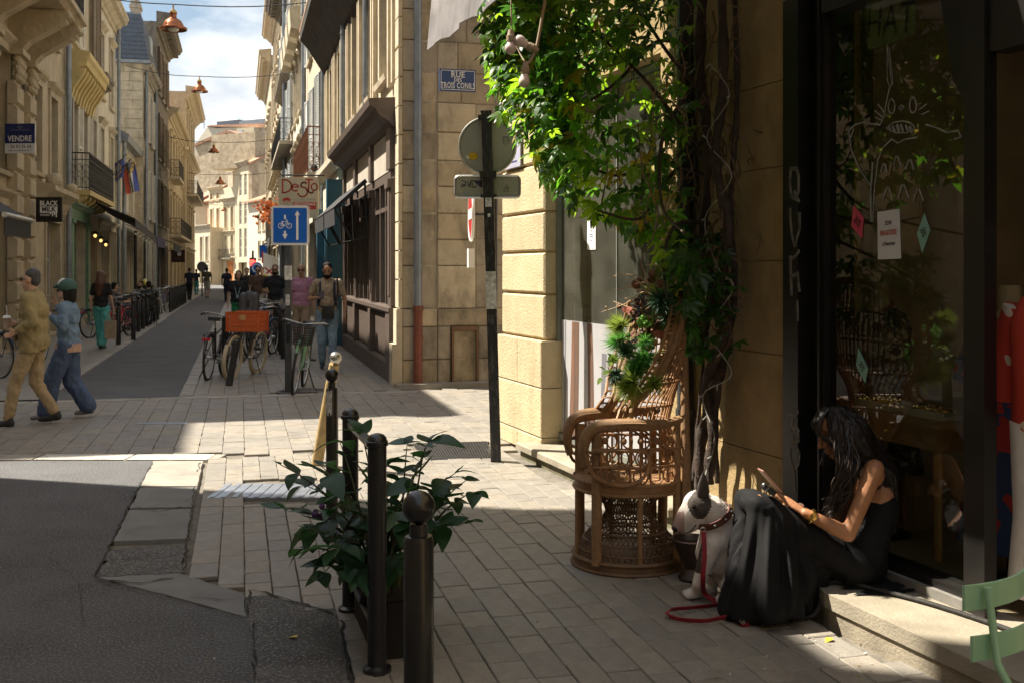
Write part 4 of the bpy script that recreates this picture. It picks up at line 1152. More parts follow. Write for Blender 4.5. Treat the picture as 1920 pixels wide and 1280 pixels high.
# DESTO hanging sign
dp = at(560, 371, 26.3)
ds = thing('shop_sign', 'cream hanging sign with red lettering Desto and DESTOCKAGE above the blue traffic sign', 'sign', dp, 0)
m_dred = mat('sign_red', (0.5, 0.045, 0.025), rough=0.5)
b = MB(); b.box(-0.49, 0.49, -0.025, 0.025, -0.5, 0.5); b.obj('board', mat('sign_cream', (0.55, 0.50, 0.36), rough=0.6, var=0.05), ds)
b = MB(); nrm = (0, -1, 0); y_ = -0.027
def arc(cx, cz, rx_, rz_, a0, a1, n=12): return [(cx + rx_ * math.cos(a0 + (a1 - a0) * i / n), y_, cz + rz_ * math.sin(a0 + (a1 - a0) * i / n)) for i in range(n + 1)]
W_ = 0.035
b.ribbon([(-0.39, y_, 0.44), (-0.39, y_, 0.12)], W_, nrm); b.ribbon([(-0.39, y_, 0.44)] + arc(-0.36, 0.28, 0.19, 0.16, PI/2, -PI/2) + [(-0.39, y_, 0.12)], W_, nrm)
b.ribbon([(-0.15, y_, 0.26), (-0.0, y_, 0.26)] + arc(-0.08, 0.245, 0.08, 0.085, 0.15, 1.75*PI), W_ * .9, nrm)
b.ribbon(arc(0.14, 0.30, 0.075, 0.075, 0.2*PI, 1.2*PI) + arc(0.10, 0.14, 0.12, 0.12, 0.4*PI, -0.9*PI), W_, nrm)
b.ribbon([(0.18, y_, 0.44), (0.36, y_, 0.44)], W_, nrm); b.ribbon([(0.26, y_, 0.44), (0.25, y_, 0.22)] + arc(0.31, 0.2, 0.07, 0.09, PI, 1.8*PI), W_, nrm)
b.ribbon(arc(0.39, 0.26, 0.075, 0.085, 0, 2*PI), W_ * .9, nrm)
b.obj('lettering', m_dred, ds)
text("L'ACHAT MALIN", 0.09, Matrix.Translation((0.15, -0.026, -0.045)) @ UP_TEXT, mat('sign_grey', (0.32, 0.31, 0.25)), ds, sx=0.85)
b = MB(); b.box(-0.14, 0.44, -0.029, -0.0255, -0.29, -0.11); b.obj('red_panel', m_dred, ds)
text('DESTOCKAGE', 0.1, Matrix.Translation((0.15, -0.031, -0.165)) @ UP_TEXT, m_signW, ds, sx=0.84, bold=0.01)
text('VETEMENTS', 0.06, Matrix.Translation((0.17, -0.031, -0.25)) @ UP_TEXT, m_signW, ds, sx=0.8)
b = MB(); b.lathe([(0.1, 0), (0.1, 0.003)], 18, Matrix.Translation((-0.29, -0.026, -0.06)) @ Matrix.Rotation(PI / 2, 4, 'X') @ Matrix.Diagonal((1, 0.6, 1, 1))); b.obj('painted_hair', m_dred, ds)
b = MB(); b.lathe([(0.075, 0), (0.075, 0.003)], 16, Matrix.Translation((-0.29, -0.0285, -0.11)) @ Matrix.Rotation(PI / 2, 4, 'X') @ Matrix.Diagonal((1, 0.5, 1, 1))); b.obj('painted_face', mat('painted_skin', (0.6, 0.42, 0.3)), ds)
b = MB(); b.prism([(-0.38, -0.3), (-0.2, -0.3), (-0.22, -0.19), (-0.36, -0.19)], 0.026, 0.029, Matrix.Rotation(PI / 2, 4, 'X')); b.obj('painted_jacket', m_dark, ds)
b = MB(); b.cyl((-0.45, 0, 0.56), (1.0, 0.25, 0.56), 0.018); b.cyl((-0.4, 0, 0.5), (-0.4, 0, 0.56), 0.01); b.cyl((0.4, 0, 0.5), (0.4, 0, 0.56), 0.01); b.obj('bracket', m_ironwork, ds)
# --- house with the rusty balcony and grey-white shutters
T0 = 29.3
ops = [(0.9, 2.0, 4.4, 7.4), (3.6, 4.7, 4.4, 7.4), (6.3, 7.4, 4.4, 7.4), (0.9, 2.0, 8.6, 11), (3.6, 4.7, 8.6, 11), (6.3, 7.4, 8.6, 11), (0.5, 3.5, 0.1, 3.2), (4.5, 7.6, 0.1, 3.2)]
b3 = house_R('balcony_house', 'house with a long rusty iron balcony and grey shutters', T0, 38.0, 12.6, m_stone, ops=ops)
windows(b3, ops[:6], m_stone, sh=m_shutG, sw=0.52)
windows(b3, ops[6:], m_white, hood=False, rows=2)
cornice(b3, 0, 8.6, 12.1, m_stone, out=0.7, h=0.8)
bl = MB(); bl.profx([(0.003, 3.95), (0.3, 4.0), (0.5, 4.2), (0.52, 4.36), (0.003, 4.36)], 0.35, 8.3); bal = bl.obj('balcony', m_stone, b3)
railing(bal, 0.38, 8.25, 0.5, 4.36, 1.25, m_rust, bars=0.13)
k = MB(); k.ball((0.7, 0.3, 4.5), 0.15, 8, 6, sc=(1.6, .7, .7)); k.obj('planter', m_dark, bal)
pipe('drainpipe', 'grey pipe beside the rusty balcony, nearer the brown shop', st(29.25, 2.18), 3.0, 12.6, 0.07)
# --- taller houses beyond
T0 = 38.1
ops = [(x, x + 1.1, z, z + 2.3) for x in (0.8, 3.2, 5.6, 8.0) for z in (4.2, 7.8, 11.2)] + [(0.5, 4, 0.1, 3.1), (5, 9, 0.1, 3.1)]
b4 = house_R('pale_house', 'pale house with bracketed window hoods beyond the rusty balcony', T0, 48.0, 14.2, m_white, ops=ops)
windows(b4, ops, m_stone, hood=True)
cornice(b4, 0, 9.8, 13.6, m_stone, out=0.8, h=0.9, dent=0.5)
hd = MB()
for x in (0.8, 3.2, 5.6, 8.0): hd.profx([(0.2, 10.2), (0.55, 10.3), (0.6, 11.0), (0.2, 11.1)], x - 0.25, x + 1.35)
hd.obj('window_box', m_stone, b4)
pipe('drainpipe', 'grey pipe between the balcony house and the pale house', st(38.05, 2.15), 0, 13.5, 0.08)
T0 = 48.1
ops = [(x, x + 1.1, z, z + 2.4) for x in (0.8, 3.6, 6.4, 9.2, 12.0) for z in (4.2, 8.0, 11.8)] + [(0.5, 4, 0.1, 3.1), (5, 9, 0.1, 3.1), (10, 14, .1, 3.1)]
b5 = house_R('grey_eave_house', 'tall house with a dark bracketed eave and blue-grey pipes', T0, 62.5, 16.3, m_stone2, ops=ops)
windows(b5, ops, m_stone2, sh=m_shutG, sw=0.5)
cornice(b5, 0, 14.3, 15.6, m_dirty, out=0.9, h=1.0, dent=0.6); cornice(b5, 0, 14.3, 11.0, m_stone2, out=0.4, h=0.4)
b = MB(); b.profx([(0.8, 16.7), (-0.4, 18.4), (-1.2, 19.4), (-8, 19.4), (-8, 16.31), (0.8, 16.6)], 0, 14.3); b.obj('roof', m_slate, b5)
chimney(b5, 3, -1.2, 18.6, 2.2); chimney(b5, 13, -1.0, 18.2, 2.6, 1.0, 0.8)
pipe('drainpipe', 'blue-grey pipe on the tall house with the dark eave', st(55, 2.15), 0, 15.5, 0.09)
bl = MB(); bl.box(0.6, 14, 0.003, 0.6, 7.3, 7.45); bal = bl.obj('balcony', m_stone2, b5); railing(bal, 0.6, 14, 0.56, 7.45, 1.0, m_ironwork, bars=0.3)
T0 = 62.6
ops = [(x, x + 1.1, z, z + 2.4) for x in (1, 4, 7, 10, 13) for z in (4.2, 8.0, 11.8, 15.4)] + [(0.5, 6, 0.1, 3.1), (8, 14, 0.1, 3.1)]
b6 = house_R('mansard_house', 'tall cream house with slate mansard near the street end', T0, 79.0, 18.3, m_stone, ops=ops)
windows(b6, ops, m_stone, hood=True)
cornice(b6, 0, 16.3, 17.8, m_stone, out=0.8, h=0.9); cornice(b6, 0, 16.3, 7.2, m_stone, out=0.4, h=0.4)
b = MB(); b.profx([(0.5, 18.7), (-0.6, 21.0), (-8, 21.0), (-8, 18.31), (0.5, 18.6)], 0, 16.3); b.obj('roof', m_slate, b6)
chimney(b6, 2, -1.0, 20.9, 2.0); chimney(b6, 15, -1.0, 20.9, 2.0)
T0 = 79.1
ops = [(x, x + 1.1, z, z + 2.4) for x in (1, 4.5, 8, 11.5, 15) for z in (4.2, 7.8, 11.2)] + [(0.5, 6, 0.1, 3.1), (8, 16, 0.1, 3.1)]
b7 = house_R('far_right_house', 'stone house with a stepped cornice closing the right row', T0, 98.0, 17.2, m_stone, ops=ops, s=2.2)
windows(b7, ops, m_stone, hood=True)
cornice(b7, 0, 18.8, 16.4, m_stone, out=0.9, h=1.2, dent=0.6)
# petrol, cream and dark shop fronts and blinds further along on the right
for t, l, c, lab in ((33, 1.4, (0.35, 0.33, 0.3), 'grey shop blind beyond the bicycle sign'), (44, 2.0, (0.03, 0.03, 0.03), 'black shop blind down the right row'), (56, 2.2, (0.5, 0.48, 0.44), 'pale shop blind down the right row beyond the black blind')):
 aw = thing('shop_blind', lab, 'awning', st(t, 2.2), RZ_R, None)
 b = MB(); b.profx([(0, 3.4), (1.1, 2.95), (1.12, 2.6), (1.09, 2.6), (1.07, 2.92), (0, 3.36)], -l, l); b.obj('canvas', mat('blind_%d' % t, c, rough=0.8, var=0.1), aw)
fl = MB(); p0 = at(508, 396, 62)
for i in range(160):
 q = V((R.gauss(0, .5), R.gauss(0, .3), R.gauss(0, .35))); s_ = R.uniform(.06, .14)
 fl.raw([q + V((-s_, 0, 0)), q + V((0, R.uniform(-s_, s_), -s_)), q + V((s_, 0, 0)), q + V((0, R.uniform(-s_, s_), s_))], [(0, 1, 2, 3)])
fl.obj('flower_box', mat('orange_bloom', (0.5, 0.12, 0.03), rough=0.6, trans=(0.4, 0.12, 0.03)), label='bright orange flowers hanging from a high window box left of the blue sign', cat='flowers', loc=p0)
# the bend at the far end
def house_at(name, label, pA, pB, Hh, m, ops, back=7):
 """front from pA (left in the picture) to pB (right), facing us"""
 d = (V(pB) - V(pA)); W = d.length
 r = thing(name, label, 'building', (pB[0], pB[1], 0), math.atan2(-d.y, -d.x))
 wall_with(W, Hh, ops, back=back).obj('wall', m, r)
 return r, W
def far_pt(px, Y): return V(((px - 960) / FPX * Y, Y, 0))
m_far = mat('far_cream', (0.56, 0.48, 0.34), rough=0.85, var=0.1, scale=1.5, stain=0.4, stcol=(0.28, 0.23, 0.16))
m_rubble = mat('rubble_wall', (0.47, 0.385, 0.27), rough=0.95, var=0.35, scale=1.6, bump=0.8, bscale=6, stain=0.5, stcol=(0.17, 0.14, 0.1), stscale=(1, 1, 1))
m_coral = mat('coral_render', (0.45, 0.3, 0.2), rough=0.9, var=0.15, scale=2)
h, W = house_at('white_end_house', 'pale house with a pitched roof at the left of the street end', far_pt(340, 128), far_pt(366, 121), 9.0, m_white, [(1.2, 2.2, 6.2, 8.2), (1.2, 2.2, 3.2, 5.0), (4.5, 5.5, 3.2, 5.2), (4.5, 5.5, 6.2, 8.2)])
windows(h, [(1.2, 2.2, 6.2, 8.2), (1.2, 2.2, 3.2, 5.0), (4.5, 5.5, 3.2, 5.2), (4.5, 5.5, 6.2, 8.2)], m_white)
b = MB(); b.profx([(0.4, 8.95), (0.4, 9.1), (-3.5, 11.4), (-7, 9.1), (-7, 9.005), (0.0, 9.005)], -0.3, W + .3); b.obj('roof', m_tile, h)
op = [(0.5, 1.3, 2.6, 5.2), (2.1, 2.9, 2.6, 5.2), (0.4, 3.0, 0.1, 2.2)]
h, W = house_at('coral_end_house', 'low house with a coral upper wall between the pale end houses', far_pt(362, 118), far_pt(394, 114), 6.2, m_far, op, back=5)
windows(h, op, m_white, hood=False); cornice(h, 0, W, 6.0, m_stone2, out=0.35, h=0.5)
b = MB(); b.box(0.2, W - .1, -5, -1.6, 6.21, 9.2); b.obj('upper_wall', m_coral, h)
b = MB(); b.profx([(-1.3, 9.2), (-1.3, 9.3), (-4.5, 11.2), (-7, 10), (-7, 9.21), (-1.6, 9.21)], -0.4, W + .4); b.obj('roof', m_tile, h)
op = [(x, x + .75, z, z + w) for x in (0.7, 2.4, 4.6, 6.4) for z, w in ((3.4, 1.9), (6.1, 2.2))] + [(4.6, 5.35, 9.2, 10.0), (6.4, 7.15, 9.2, 10.0), (0.6, 2.6, 0.1, 2.6), (3.4, 5.2, 0.1, 2.6), (6, 7.6, 0.1, 2.6)]
h, W = house_at('three_storey_end_house', 'cream three storey house with narrow windows at the middle of the street end', far_pt(392, 118), far_pt(443, 112), 10.4, m_far, op)
windows(h, op, m_far, hood=False)
cornice(h, 0, 3.7, 8.9, m_stone2, out=0.45, h=0.35); cornice(h, 0, W, 5.5, m_far, out=0.25, h=0.3); cornice(h, 3.7, W, 10.3, m_far, out=0.4, h=0.4)
chimney(h, 4.6, -1.6, 9.6, 3.2, 1.3, 0.7)
b = MB(); b.box(0.2, W - .2, 0.003, 0.6, 2.75, 2.9); bal = b.obj('balcony', m_dirty, h); railing(bal, 0.3, W - .3, 0.55, 2.9, 0.9, m_ironwork, bars=0.35, scroll=False)
b = MB(); b.box(0.62, 2.5, -0.2, -0.1, 0.1, 2.6); b.obj('orange_shutter', mat('graffiti_orange', (0.55, 0.2, 0.05), rough=0.7, var=0.5, scale=1.5), h)
b = MB(); b.box(6.0, 7.5, -0.2, -0.1, 0.1, 2.6); b.obj('steel_shutter', mat('roller_steel', (0.3, 0.32, 0.34), rough=0.5), h)
op = [(0.5, 1.2, z, z + w) for z, w in ((2.9, 3.0), (6.3, 2.4), (9.3, 2.2))] + [(1.9, 2.6, z, z + w) for z, w in ((2.9, 3.0), (6.3, 2.4), (9.3, 2.2))] + [(0.4, 2.8, 0.1, 2.4)]
h, W = house_at('tall_end_house', 'taller pale house with white shutters and a rough stone gable at the street end', far_pt(440, 112), far_pt(466, 108.8), 12.6, m_far, op, back=8)
for o in op[:6]: window(h, *o, depth=0.05, mt=m_shutW)
cornice(h, 0, W, 12.3, m_stone2, out=0.45, h=0.5)
gp_ = MB(); a = far_pt(466.5, 108.7); c = far_pt(512, 112)
h2 = thing('rough_gable', 'rough rubble stone gable rising over the low white house', 'wall', (c.x, c.y, 0), math.atan2(-(c.y - a.y), -(c.x - a.x)))
L_ = (c - a).length
b = MB(); b.prism([(0, 0), (L_, 0), (L_, 12.5), (0, 14.2)], -0.4, 0, Matrix.Rotation(PI / 2, 4, 'X') @ Matrix.Identity(4)); b.obj('masonry', m_rubble, h2)
b = MB(); b.box(0, L_ - 1.0, -6, -0.05, 12.2, 15.8); b.obj('upper_block', m_coral if False else m_rubble, h2)
b = MB(); b.prism([(-0.2, 14.15), (L_ + .1, 12.45), (L_ + .1, 12.65), (-0.2, 14.35)], -0.5, 0.15, Matrix.Rotation(PI / 2, 4, 'X')); b.obj('coping', m_tile, h2)
op = [(0.6, 1.2, 5.4, 7.0), (1.9, 2.5, 5.4, 7.0), (0.6, 1.2, 2.8, 4.4), (1.9, 2.5, 2.8, 4.4)]
h, W = house_at('low_white_house', 'low white house with a sloping tiled edge before the street end', far_pt(464, 106), far_pt(500, 101), 8.3, m_white, op, back=3)
windows(h, op, m_white, hood=False)
b = MB(); b.profx([(0.5, 8.2), (0.5, 8.35), (-3, 9.6), (-3, 8.31), (0, 8.31)], -0.1, W + .1); b.obj('roof', m_tile, h)
# the big blank gable and the roofs over it
gw = thing('great_gable', 'broad blank rubble gable filling the end of the street below the glass lantern', 'building', far_pt(428, 140), rad(-30))
pp = lambda px, py, Y=140.0: ((px - 428) / FPX * Y * 1.13, EYE - (py - 505) / FPX * Y)
M_ = Matrix.Rotation(PI / 2, 4, 'X')
b = MB(); b.prism([(pp(352, 505)[0], -0.2), (pp(512, 505)[0], -0.2), pp(512, 278), pp(500, 272), pp(428, 247), pp(352, 268)], -6, 0, M_); b.obj('masonry', m_rubble, gw)
b = MB()
for a_, c_ in (((350, 269), (428, 248)), ((428, 248), (514, 279))):
 a1, c1 = pp(*a_), pp(*c_); b.prism([(a1[0], a1[1] - .15), (c1[0], c1[1] - .15), (c1[0], c1[1] + .25), (a1[0], a1[1] + .25)], -6.2, 0.25, M_)
b.obj('roof_edge', m_tile, gw)
bh = thing('roof_house', 'distant house with a clay tile roof and pyramid glass lantern above the blank gable', 'building', far_pt(430, 170), rad(-30))
pq = lambda px, py: ((px - 430) / FPX * 170 * 1.13, EYE - (py - 505) / FPX * 170)
b = MB(); b.prism([(pq(356, 0)[0], 10), (pq(520, 0)[0], 10), pq(520, 244), pq(400, 238), pq(380, 234), pq(358, 258)], -8, 0, M_); b.obj('wall', m_white, bh)
b = MB(); b.prism([pq(380, 234), pq(520, 247), pq(520, 239), pq(390, 232.5)], -8, 0.3, M_); b.obj('roof', m_tile, bh)
b = MB(); x0, z0 = pq(391, 235); x1, z1 = pq(440, 229); b.box(x0, x1, 1, 4, z1 - .3, z1 + .4)
b.obj('lantern_base', m_slate, bh)
b = MB(); xm = pq(417, 0)[0]; za = pq(0, 213)[1]; b.raw([(x0, 1, z1 + .41), (x1, 1, z1 + .41), (x1, 4, z1 + .41), (x0, 4, z1 + .41), (xm, 2.5, za)], [(0,1,4),(1,2,4),(2,3,4),(3,0,4),(3,2,1,0)]); b.obj('glass_lantern', mat('lantern_glass', (0.35, 0.4, 0.42), rough=0.2, var=0.1), bh)
b = MB(); x0, z0 = pq(446, 236); x1, z1 = pq(512, 228); b.box(x0, x1, 0.5, 5, z0, z1); b.obj('zinc_dormer', m_zinc, bh)
b = MB(); x0, z0 = pq(462, 262); x1, z1 = pq(500, 246); b.box(x0, x1, -1.5, 2, z0, z1); dm = b.obj('dormer', m_far, bh)
b = MB(); b.box(x0 + .3, x0 + 1.3, -1.56, -1.5, z0 + .2, z1 - .2); b.obj('window', m_shutG, dm)
b = MB()
for px, py, w in ((363, 216, .3), (363, 222, .8)): pass
x, z = pq(372, 238); b.cyl((x, 0, z), (x, 0, z + 2.2), 0.05, n=5); b.cyl((x - 1, 0, z + 2.0), (x + .6, 0, z + 2.1), 0.03, n=5); b.cyl((x - .5, 0, z + 1.5), (x + .5, 0, z + 1.5), 0.03, n=5); b.obj('aerial', m_ironwork, bh)
b = MB(); b.sheet([(-60, 98), (-20, 98), (-20, 180), (-60, 180)], 0.002) if False else None
# pale forecourt where the street bends, out in the sun
# hanging copper lamps on wires across the street
m_cop = mat('copper_lamp', (0.36, 0.13, 0.055), rough=0.3, metal=0.85, var=0.25, scale=6, stain=0.3, stcol=(0.12, 0.05, 0.03))
m_cop2 = mat('brass_cap', (0.5, 0.33, 0.1), rough=0.35, metal=0.8, var=0.2)
def street_lamp(px, py, Y, w, label):
 """lamp whose rim is centred at px, py"""
 p = at(px, py, Y); s = w / 0.62
 t = thing('hanging_lamp', label, 'street lamp', p, 0, 'copper lamps hung across the street')
 b = MB(); b.lathe([(0.001, 0.02), (0.24, 0.02), (0.30, -0.02), (0.31, 0.0), (0.30, 0.035), (0.235, 0.06), (0.215, 0.12), (0.17, 0.19), (0.10, 0.24), (0.09, 0.25)], 28, Matrix.Scale(s, 4), cap=False); b.obj('shade', m_cop, t, smooth=40)
 b = MB(); b.lathe([(0.075, 0.245), (0.07, 0.33), (0.085, 0.34), (0.085, 0.36)], 20, Matrix.Scale(s, 4)); b.obj('neck', m_cop, t, smooth=40)
 b = MB(); b.lathe([(0.085, 0.362), (0.08, 0.39), (0.05, 0.43), (0.02, 0.45)], 20, Matrix.Scale(s, 4)); b.lathe([(0.018, 0.45), (0.018, 0.56)], 8, Matrix.Scale(s, 4)); b.obj('cap', m_cop2, t, smooth=40)
 b = MB(); b.ball((0, 0, 0.0), 0.13 * s, 12, 8, sc=(1, 1, .5)); b.obj('bulb', mat('opal_glass', (0.7, 0.7, 0.66), rough=0.3), t, smooth=60)
 d = MB(); top = V((0, 0, 0.56 * s)); pts = []
 tt = p.x * DX + p.y * DY
 a = st(tt, -4.3, p.z + 0.9) - p; c = st(tt, 2.3, p.z + 0.95) - p
 for e0, e1 in ((a, top), (top, c)):
  d.tube([e0.lerp(e1, i / 6) + V((0, 0, -0.12 * math.sin(PI * i / 6))) for i in range(7)], 0.011 + Y * 0.0001, 5)
 d.obj('wire', m_ironwork, t)
street_lamp(325, 55, 25.0, 0.64, 'large copper lamp nearest us, hung at the top of the sky')
street_lamp(374, 172, 42.0, 0.66, 'copper lamp hung second along the street, in the middle of the sky')
street_lamp(401, 286, 62.0, 0.66, 'dark copper lamp hung before the upper part of the blank gable')
street_lamp(413, 345, 82.0, 0.8, 'small copper lamp hung before the lower part of the blank gable')
street_lamp(420, 396, 100.0, 0.6, 'tiny orange copper lamp hung lowest and farthest')
# the shop building on the right; frame: x towards us along the front, y into the house
SU = V((0.345, -0.9386, 0)); SA = V((-0.10, 10.8, 0))
RZ_S = math.atan2(SU.y, SU.x)
MS = Matrix.Translation(SA) @ Matrix.Rotation(RZ_S, 4, 'Z')
def sw(t, y, z=0.0): return MS @ V((t, y, z))
def onS(px, py, y):
 """local point on the plane y of the shop frame seen at that pixel"""
 k = (px - 960) / FPX
 Y = (y + 3.726 - 0.0939) / (0.9386 * k + 0.345)
 t = 0.345 * (k * Y + 0.1) - 0.9386 * (Y - 10.8)
 return V((t, y, EYE - (py - 505) / FPX * Y))
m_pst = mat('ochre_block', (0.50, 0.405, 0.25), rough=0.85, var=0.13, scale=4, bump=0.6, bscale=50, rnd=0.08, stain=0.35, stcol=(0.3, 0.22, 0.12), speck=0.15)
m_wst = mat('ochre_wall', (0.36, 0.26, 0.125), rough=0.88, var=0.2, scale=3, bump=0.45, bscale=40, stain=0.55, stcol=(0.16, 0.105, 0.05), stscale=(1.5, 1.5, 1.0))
m_frame = mat('black_frame', (0.012, 0.011, 0.010), rough=0.35, var=0.3, scale=6)
m_glass = glass('shop_window', (0.80, 0.82, 0.74), 2.1)
m_glassF = glass('side_window', (0.78, 0.82, 0.76), 1.6, dirt=0.10)
sb = thing('shop_building', 'ochre stone shop building with a tall plate glass window behind the seated woman', 'building', SA, RZ_S)
m_sill = mat('ledge_stone', (0.30, 0.265, 0.20), rough=0.75, var=0.2, scale=4, bump=0.3, bscale=60, stain=0.5, stcol=(0.12, 0.11, 0.07), stscale=(1, 1, 1))
w = MB()
w.box(0.06, 1.13, 0.03, 0.5, 0, 3.25)                     # core of the sunlit pier
w.box(3.40, 4.94, 0.0, 0.5, 0.0, 3.25)                    # wall behind the vine
w.box(0.0, 34.0, 0.0, 0.5, 3.25, 12.0); w.box(12.0, 34, 0, .5, 0, 3.249)                     # upper wall
w.box(1.131, 3.399, 0.17, 0.5, 0.0, 0.16)
w.box(0.0, 34, 5.5, 6.0, 0, 12.0); w.box(-0.02, 0.4, 0.5, 5.5, 0, 12.0); w.box(33.5, 34, .5, 5.5, 0, 12); w.box(0.4, 33.5, 0.5, 5.5, 11.8, 12.0)
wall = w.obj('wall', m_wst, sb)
rows = [0.0, 0.17, 0.62, 1.05, 1.47, 1.86, 2.23, 2.68, 3.05, 3.5, 4.0, 4.5, 5.0]
for i, (a, b_) in enumerate(zip(rows[:-1], rows[1:])):
 out = 0.05 if a < 1.0 else 0.0
 g = 0.004 if a < 1.0 else 0.011
 c = 0.008 if a < 1.0 else 0.016
 segs = [(0.0, 1.134)] if i % 2 else [(0.0, 0.57), (0.57, 1.134)]
 for x0, x1 in ([(0.0, 1.134)] if a >= 1.0 else segs):
  bb = MB(); y0 = -out; x1_ = x1 + (out if x1 > 1 else 0)
  gx = 0.004
  bb.raw([(x0+gx, 0.16, a+g), (x1_, 0.16, a+g), (x1_, 0.16, b_-g), (x0+gx, 0.16, b_-g), (x0+gx, y0+c, a+g), (x1_, y0+c, a+g), (x1_, y0+c, b_-g), (x0+gx, y0+c, b_-g),
    (x0+gx+.004, y0, a+g+c), (x1_-c, y0, a+g+c), (x1_-c, y0, b_-g-c), (x0+gx+.004, y0, b_-g-c)],
    [(3,2,1,0),(8,9,10,11),(0,1,5,4),(1,2,6,5),(2,3,7,6),(3,0,4,7),(4,5,9,8),(5,6,10,9),(6,7,11,10),(7,4,8,11)])
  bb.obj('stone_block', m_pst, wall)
# joints in the wall behind the vine: big blocks proud of the core by a few mm
for i, (a, b_) in enumerate(zip([0, .6, 1.2, 1.75, 2.3, 2.8], [.6, 1.2, 1.75, 2.3, 2.8, 3.25])):
 x = 3.402; cutx = R.uniform(3.9, 4.3)
 for x0, x1 in ((3.402, cutx), (cutx, 4.938)):
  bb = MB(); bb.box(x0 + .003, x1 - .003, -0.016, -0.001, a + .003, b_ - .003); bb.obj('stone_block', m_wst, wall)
# ledge under the side window
l = MB(); l.slab(1.0, 3.9, -0.225, 0.158, 0.06, 0.12, 0.012); l.obj('ledge', m_sill, sb)
l = MB(); l.box(1.03, 3.88, -0.19, 0.15, -0.04, 0.059); l.obj('ledge_base', mat('dark_base_stone', (0.14, 0.13, 0.08), rough=0.9, var=0.4, scale=9, bump=0.4), sb)  # base coloured darker than the slab above it
# side window: one large pane, printed film below, things hung inside
f = MB(); f.box(1.14, 1.18, 0.12, 0.2, 0.16, 3.24); f.box(3.36, 3.398, 0.12, 0.2, 0.16, 3.24); f.box(1.18, 3.36, 0.12, 0.2, 0.16, 0.215); f.box(1.18, 3.36, 0.12, 0.2, 3.2, 3.24); f.box(2.33, 2.345, 0.15, 0.18, .215, 3.2)
sw1 = f.obj('window', mat('grey_green_frame', (0.16, 0.17, 0.15), rough=0.5), sb)
p = MB(); p.box(1.18, 3.36, 0.158, 0.164, 0.215, 3.2); p.obj('pane', m_glassF, sw1)
po = MB(); po.box(1.185, 3.355, 0.1555, 0.1575, 0.22, 1.24)
m_post = mat('window_film', (0.38, 0.38, 0.395), rough=0.4, var=0.08, scale=2.5, stain=0.3, stcol=(0.30, 0.30, 0.33), stscale=(9, 9, 0.5))
po = po.obj('printed_film', m_post, sb)
pr = MB(); m_legs = mat('printed_legs', (0.30, 0.16, 0.10), rough=0.5, var=0.5, scale=3, col2=(0.10, 0.07, 0.06), stain=0.4, stcol=(0.5, 0.22, 0.12), stscale=(16, 16, .4))
def leg(pts, w0, w1):
 n = len(pts)
 vs = [];
 for i, (x, z) in enumerate(pts):
  ww = w0 + (w1 - w0) * i / (n - 1); vs += [(x - ww, 0.1550, z), (x + ww, 0.1550, z)]
 pr.raw(vs, [(2*i, 2*i+1, 2*i+3, 2*i+2) for i in range(n - 1)])
leg([(1.50, 1.235), (1.49, 0.9), (1.47, 0.5), (1.46, 0.22)], 0.08, 0.10); leg([(1.80, 1.235), (1.82, 0.9), (1.83, 0.5), (1.83, 0.22)], 0.055, 0.07)
pr.obj('printed_figure', m_legs, sb)
pr = MB(); leg([(2.1, 1.0), (2.07, 0.7), (2.05, 0.3)], 0.05, 0.02); leg([(2.2, 0.95), (2.25, 0.6), (2.28, 0.25)], 0.05, 0.02); leg([(1.27, 1.235), (1.26, .6), (1.25, .22)], 0.015, 0.015)
pr.obj('printed_shadow', mat('printed_grey', (0.16, 0.16, 0.18), rough=0.5), sb)
n_ = MB(); q = onS(1109, 440, 0.155); n_.box(q.x - 0.085, q.x + 0.085, 0.1535, 0.1565, q.z - 0.13, q.z + 0.13)
nt_ = n_.obj('window_notice', m_signW, label='white paper notice taped high on the side window', cat='notice'); nt_.matrix_world = MS.copy()
n_ = MB()
for i, (w_, dz) in enumerate(((0.03, 0.07), (0.04, 0.055), (.02, .03), (.03, 0.0), (.035, -.02), (.02, -.05))): n_.box(q.x - w_, q.x + w_, 0.1525, 0.1533, q.z + dz - .004, q.z + dz + .004)
n_.obj('lettering', m_ink, nt_)
hd = MB(); q = onS(1124, 570, 0.75)
hd.lathe([(0.03, 0.36), (0.06, 0.33), (0.13, 0.22), (0.19, 0.0), (0.17, -0.2), (0.13, -0.38), (0.05, -0.40)], 18, Matrix.Translation(q)); hd.cyl(q + V((0, 0, 0.35)), q + V((0, 0, 1.6)), 0.012)
o = hd.obj('hanging_garment', mat('dark_cloth', (0.012, 0.014, 0.018), rough=0.8), label='dark blue-black garment hanging behind the side window', cat='garment'); o.matrix_world = MS.copy()
ro = MB(); ro.box(1.0, 3.5, 2.2, 2.3, 0, 3.3); ro.box(1.0, 1.1, .5, 2.2, 0, 3.3); ro.box(3.45, 3.5, .5, 2.2, 0, 3.3); ro.box(1.1, 3.45, .5, 2.2, 3.24, 3.3); ro.box(1.1, 3.45, .2, 2.2, 0.0, 0.05)
ro.obj('side_room', mat('grey_room', (0.30, 0.29, 0.25), rough=0.9), sb)
cu = MB()
for i in range(14): cu.cyl((1.25 + i * .16, 1.4 + .05 * (i % 2), .1), (1.25 + i * .16, 1.4 + .05 * (i % 2), 3.2), 0.08, n=8)
cu.obj('curtain', mat('grey_curtain', (0.35, 0.33, 0.28), rough=0.9, var=.1), sb)
